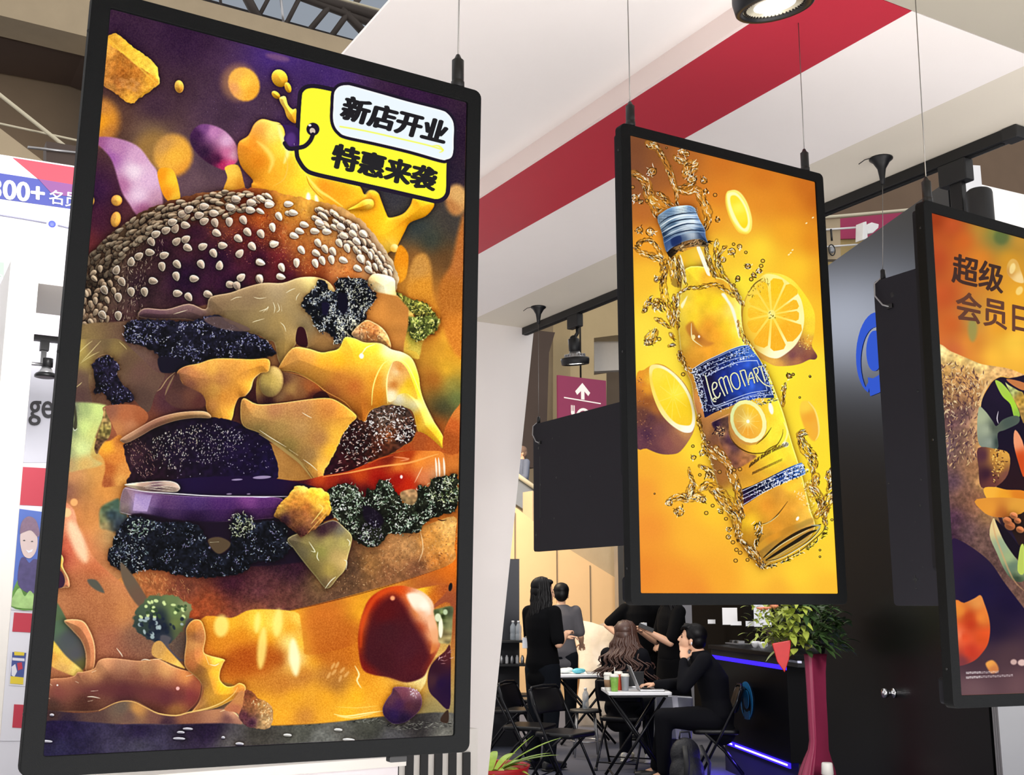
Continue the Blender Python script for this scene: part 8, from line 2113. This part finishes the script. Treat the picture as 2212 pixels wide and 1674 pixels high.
# flower arrangement and wine-red draped stand
fp = floor_pt(1757, 6.6)
st = thing('draped_stand', 'tall stand wrapped in wine-red cloth under the leafy bouquet', 'stand', (fp.x, fp.y, 0))
M_plum = mat('wine_red_satin', '8a2848', .45, var=.15, scale=6, bump=.25, bscale=7)
vs = []; fs = []; n = 40
prof = [(.0, .19), (.3, .18), (.48, .165), (.56, .14), (.62, .11), (.67, .086), (.72, .080), (.8, .084), (.95, .088), (1.1, .090), (1.185, .096), (1.20, .100), (1.205, .08)]
for z_, r_ in prof:
    for k in range(n):
        a = 2 * math.pi * k / n; r_ = r_ * .95; w = (.14 if z_ < .65 else .05) * math.sin(k * 2 * math.pi / n * 7 + z_ * 5) + .03 * math.sin(k * 2 * math.pi / n * 3 + z_ * 11)
        sk_ = -.22 * max(0, .70 - z_)
        v = _r * (math.cos(a) * r_ * (1 + w) + sk_) + _h * (math.sin(a) * r_ * (1 + w)); vs.append((v.x, v.y, z_ + .002))
for i in range(len(prof) - 1):
    for k in range(n):
        fs.append((i * n + k, i * n + (k + 1) % n, (i + 1) * n + (k + 1) % n, (i + 1) * n + k))
fs.append(tuple(range(n))[::-1]); fs.append(tuple((len(prof) - 1) * n + k for k in range(n)))
MB().add(vs, fs, True).build('cloth_drape', M_plum, st)
q_ = _r * .02 - _h * .155
MB().lathe([(.030, .56), (.034, .565), (.030, .62), (.026, .625)], (q_.x, q_.y, 0), 20).build('white_foot', M_fr, st)
bq = thing('leafy_bouquet', 'leafy flower arrangement with red ribbon on the wine-red stand', 'flowers', (fp.x, fp.y, 1.2075))
MB().lathe([(.075, 0), (.08, .005), (.085, .05), (.07, .055)], (0, 0, 0), 24).build('basket', M_blkp, bq)
M_lf = mat('dark_glossy_leaf', '39502a', .35, var=.5, scale=12); M_lf2 = mat('yellow_green_leaf', 'a3b04a', .45, var=.4, scale=12)
rr = random.Random(11)
st_ = MB()
for i in range(26):
    a = rr.random() * 6.28; e = Vector((math.cos(a) * .17, math.sin(a) * .12, .08 + rr.random() * .22)) ; st_.tube([(0, 0, .03), e * .5 + Vector((0, 0, .04)), e], .003, 5)
st_.build('stems', mat('green_stem', '4a5c2c', .6), bq)
lm = MB(); lm2 = MB()
for i in range(420):
    a = rr.random() * 6.28; rad = .05 + rr.random() * .16; z_ = .02 + rr.random() * .33 * (1 - rad * 1.6)
    c_ = _r * (math.cos(a) * rad) + _h * (math.sin(a) * rad * .8) + Vector((0, 0, z_))
    d = Vector((math.cos(a + rr.random() - .5), math.sin(a + rr.random() - .5), rr.random() * 1.6 - .6))
    left = c_.dot(_r) < -.05
    leaf_mesh(lm2 if left else lm, c_, d, .055 + rr.random() * .045, .014 + rr.random() * .009, .3, 4)
o = lm.build('dark_leaves', M_lf, bq); o['kind'] = 'stuff'
for i in range(150):
    a = rr.random() * 6.28; rad = rr.random() * .12
    c_ = _r * (-.24 + math.cos(a) * rad) + _h * (math.sin(a) * rad) + Vector((0, 0, .05 + rr.random() * .22))
    leaf_mesh(lm2, c_, (math.cos(a), math.sin(a), rr.random() * 1.4 - .5), .04 + rr.random() * .03, .009, .3, 4)
o = lm2.build('yellow_leaves', M_lf2, bq); o['kind'] = 'stuff'
for i in range(7):
    a = rr.random() * 6.28; c_ = _r * (-.26 + .05 * math.cos(a)) + _h * (-.04 + .05 * math.sin(a)) + Vector((0, 0, .25 + .03 * rr.random())); fl = MB()
    for k in range(7):
        b = k * .9; fl.ell(c_ + Vector((math.cos(b) * .014, math.sin(b) * .014, .004)), (.013, .013, .006), nu=8, nv=6)
    fl.ell(c_, (.01, .01, .01), nu=8, nv=6); fl.build('flower', mat('salmon_petal', 'e08a68', .6, var=.2, scale=40), bq)
rb_ = MB().prism([_r * -.25 - _h * .13 + _z * .06, _r * -.14 - _h * .13 + _z * .08, _r * -.155 - _h * .13 - _z * .02, _r * -.185 - _h * .13 - _z * .10, _r * -.225 - _h * .13 - _z * .04], _h * .012)
rb_.build('red_ribbon', mat('red_satin_ribbon', 'c01e1e', .4, var=.2, scale=20), bq, bev=.004)

# food sign hanging in the hall
FS = 20.0
fs_ = thing('food_sign', 'maroon hanging sign with white arrow, plate, fork and knife', 'sign', onY(1256, 860, FS))
Q = onY(1256, 860, FS)
u0 = onY(1205, 810, FS) - Q; u1 = onY(1309, 818, FS) - Q; zb = onY(1205, 990, FS).z - Q.z
MB().prism([V(u0.x, 0, u0.z), V(u1.x, 0, u0.z), V(u1.x, 0, zb), V(u0.x, 0, zb)], (0, .05, 0)).build('sign_panel', mat('maroon_sign', '80264f', .5, var=.05), fs_)
W1 = u1.x - u0.x
def S2(u, v): return V(u0.x + W1 * u, -.004, u0.z - W1 * v)
Ms = mat('white_sign_print', 'f2eef0', .5, var=.01)
MB().prism([S2(*p) for p in ((.50, .09), (.66, .25), (.62, .31), (.54, .235), (.54, .38), (.47, .38), (.47, .235), (.39, .31), (.35, .25))], (0, .003, 0)).build('arrow', Ms, fs_)
MB().prism([S2(*p) for p in ((.12, .37), (.88, .41), (.88, .43), (.12, .39))], (0, .003, 0)).build('line', Ms, fs_)
an = [(math.cos(R(a)), math.sin(R(a))) for a in range(0, 361, 15)]
rg = MB()
for i in range(24):
    rg.prism([S2(.52 + .165 * an[i][0], .72 + .19 * an[i][1]), S2(.52 + .165 * an[i + 1][0], .72 + .19 * an[i + 1][1]), S2(.52 + .125 * an[i + 1][0], .72 + .145 * an[i + 1][1]), S2(.52 + .125 * an[i][0], .72 + .145 * an[i][1])], (0, .003, 0))
rg.build('plate_rim', Ms, fs_)
MB().prism([S2(.52 + .11 * x, .72 + .128 * y) for x, y in an[:-1]], (0, .003, 0)).build('plate', Ms, fs_)
MB().prism([S2(*p) for p in ((.26, .50), (.275, .50), (.275, .60), (.29, .60), (.29, .50), (.305, .50), (.305, .60), (.32, .60), (.32, .50), (.335, .50), (.335, .64), (.315, .68), (.31, .95), (.28, .95), (.28, .68), (.26, .64))], (0, .003, 0)).build('fork', Ms, fs_)
MB().prism([S2(*p) for p in ((.72, .53), (.75, .53), (.765, .66), (.755, .95), (.725, .95))], (0, .003, 0)).build('knife', Ms, fs_)
MB().tube([V(0, .02, u0.z), V(0, .02, 4.6)], .02, 6).build('hanger_wire', M_blk, fs_)
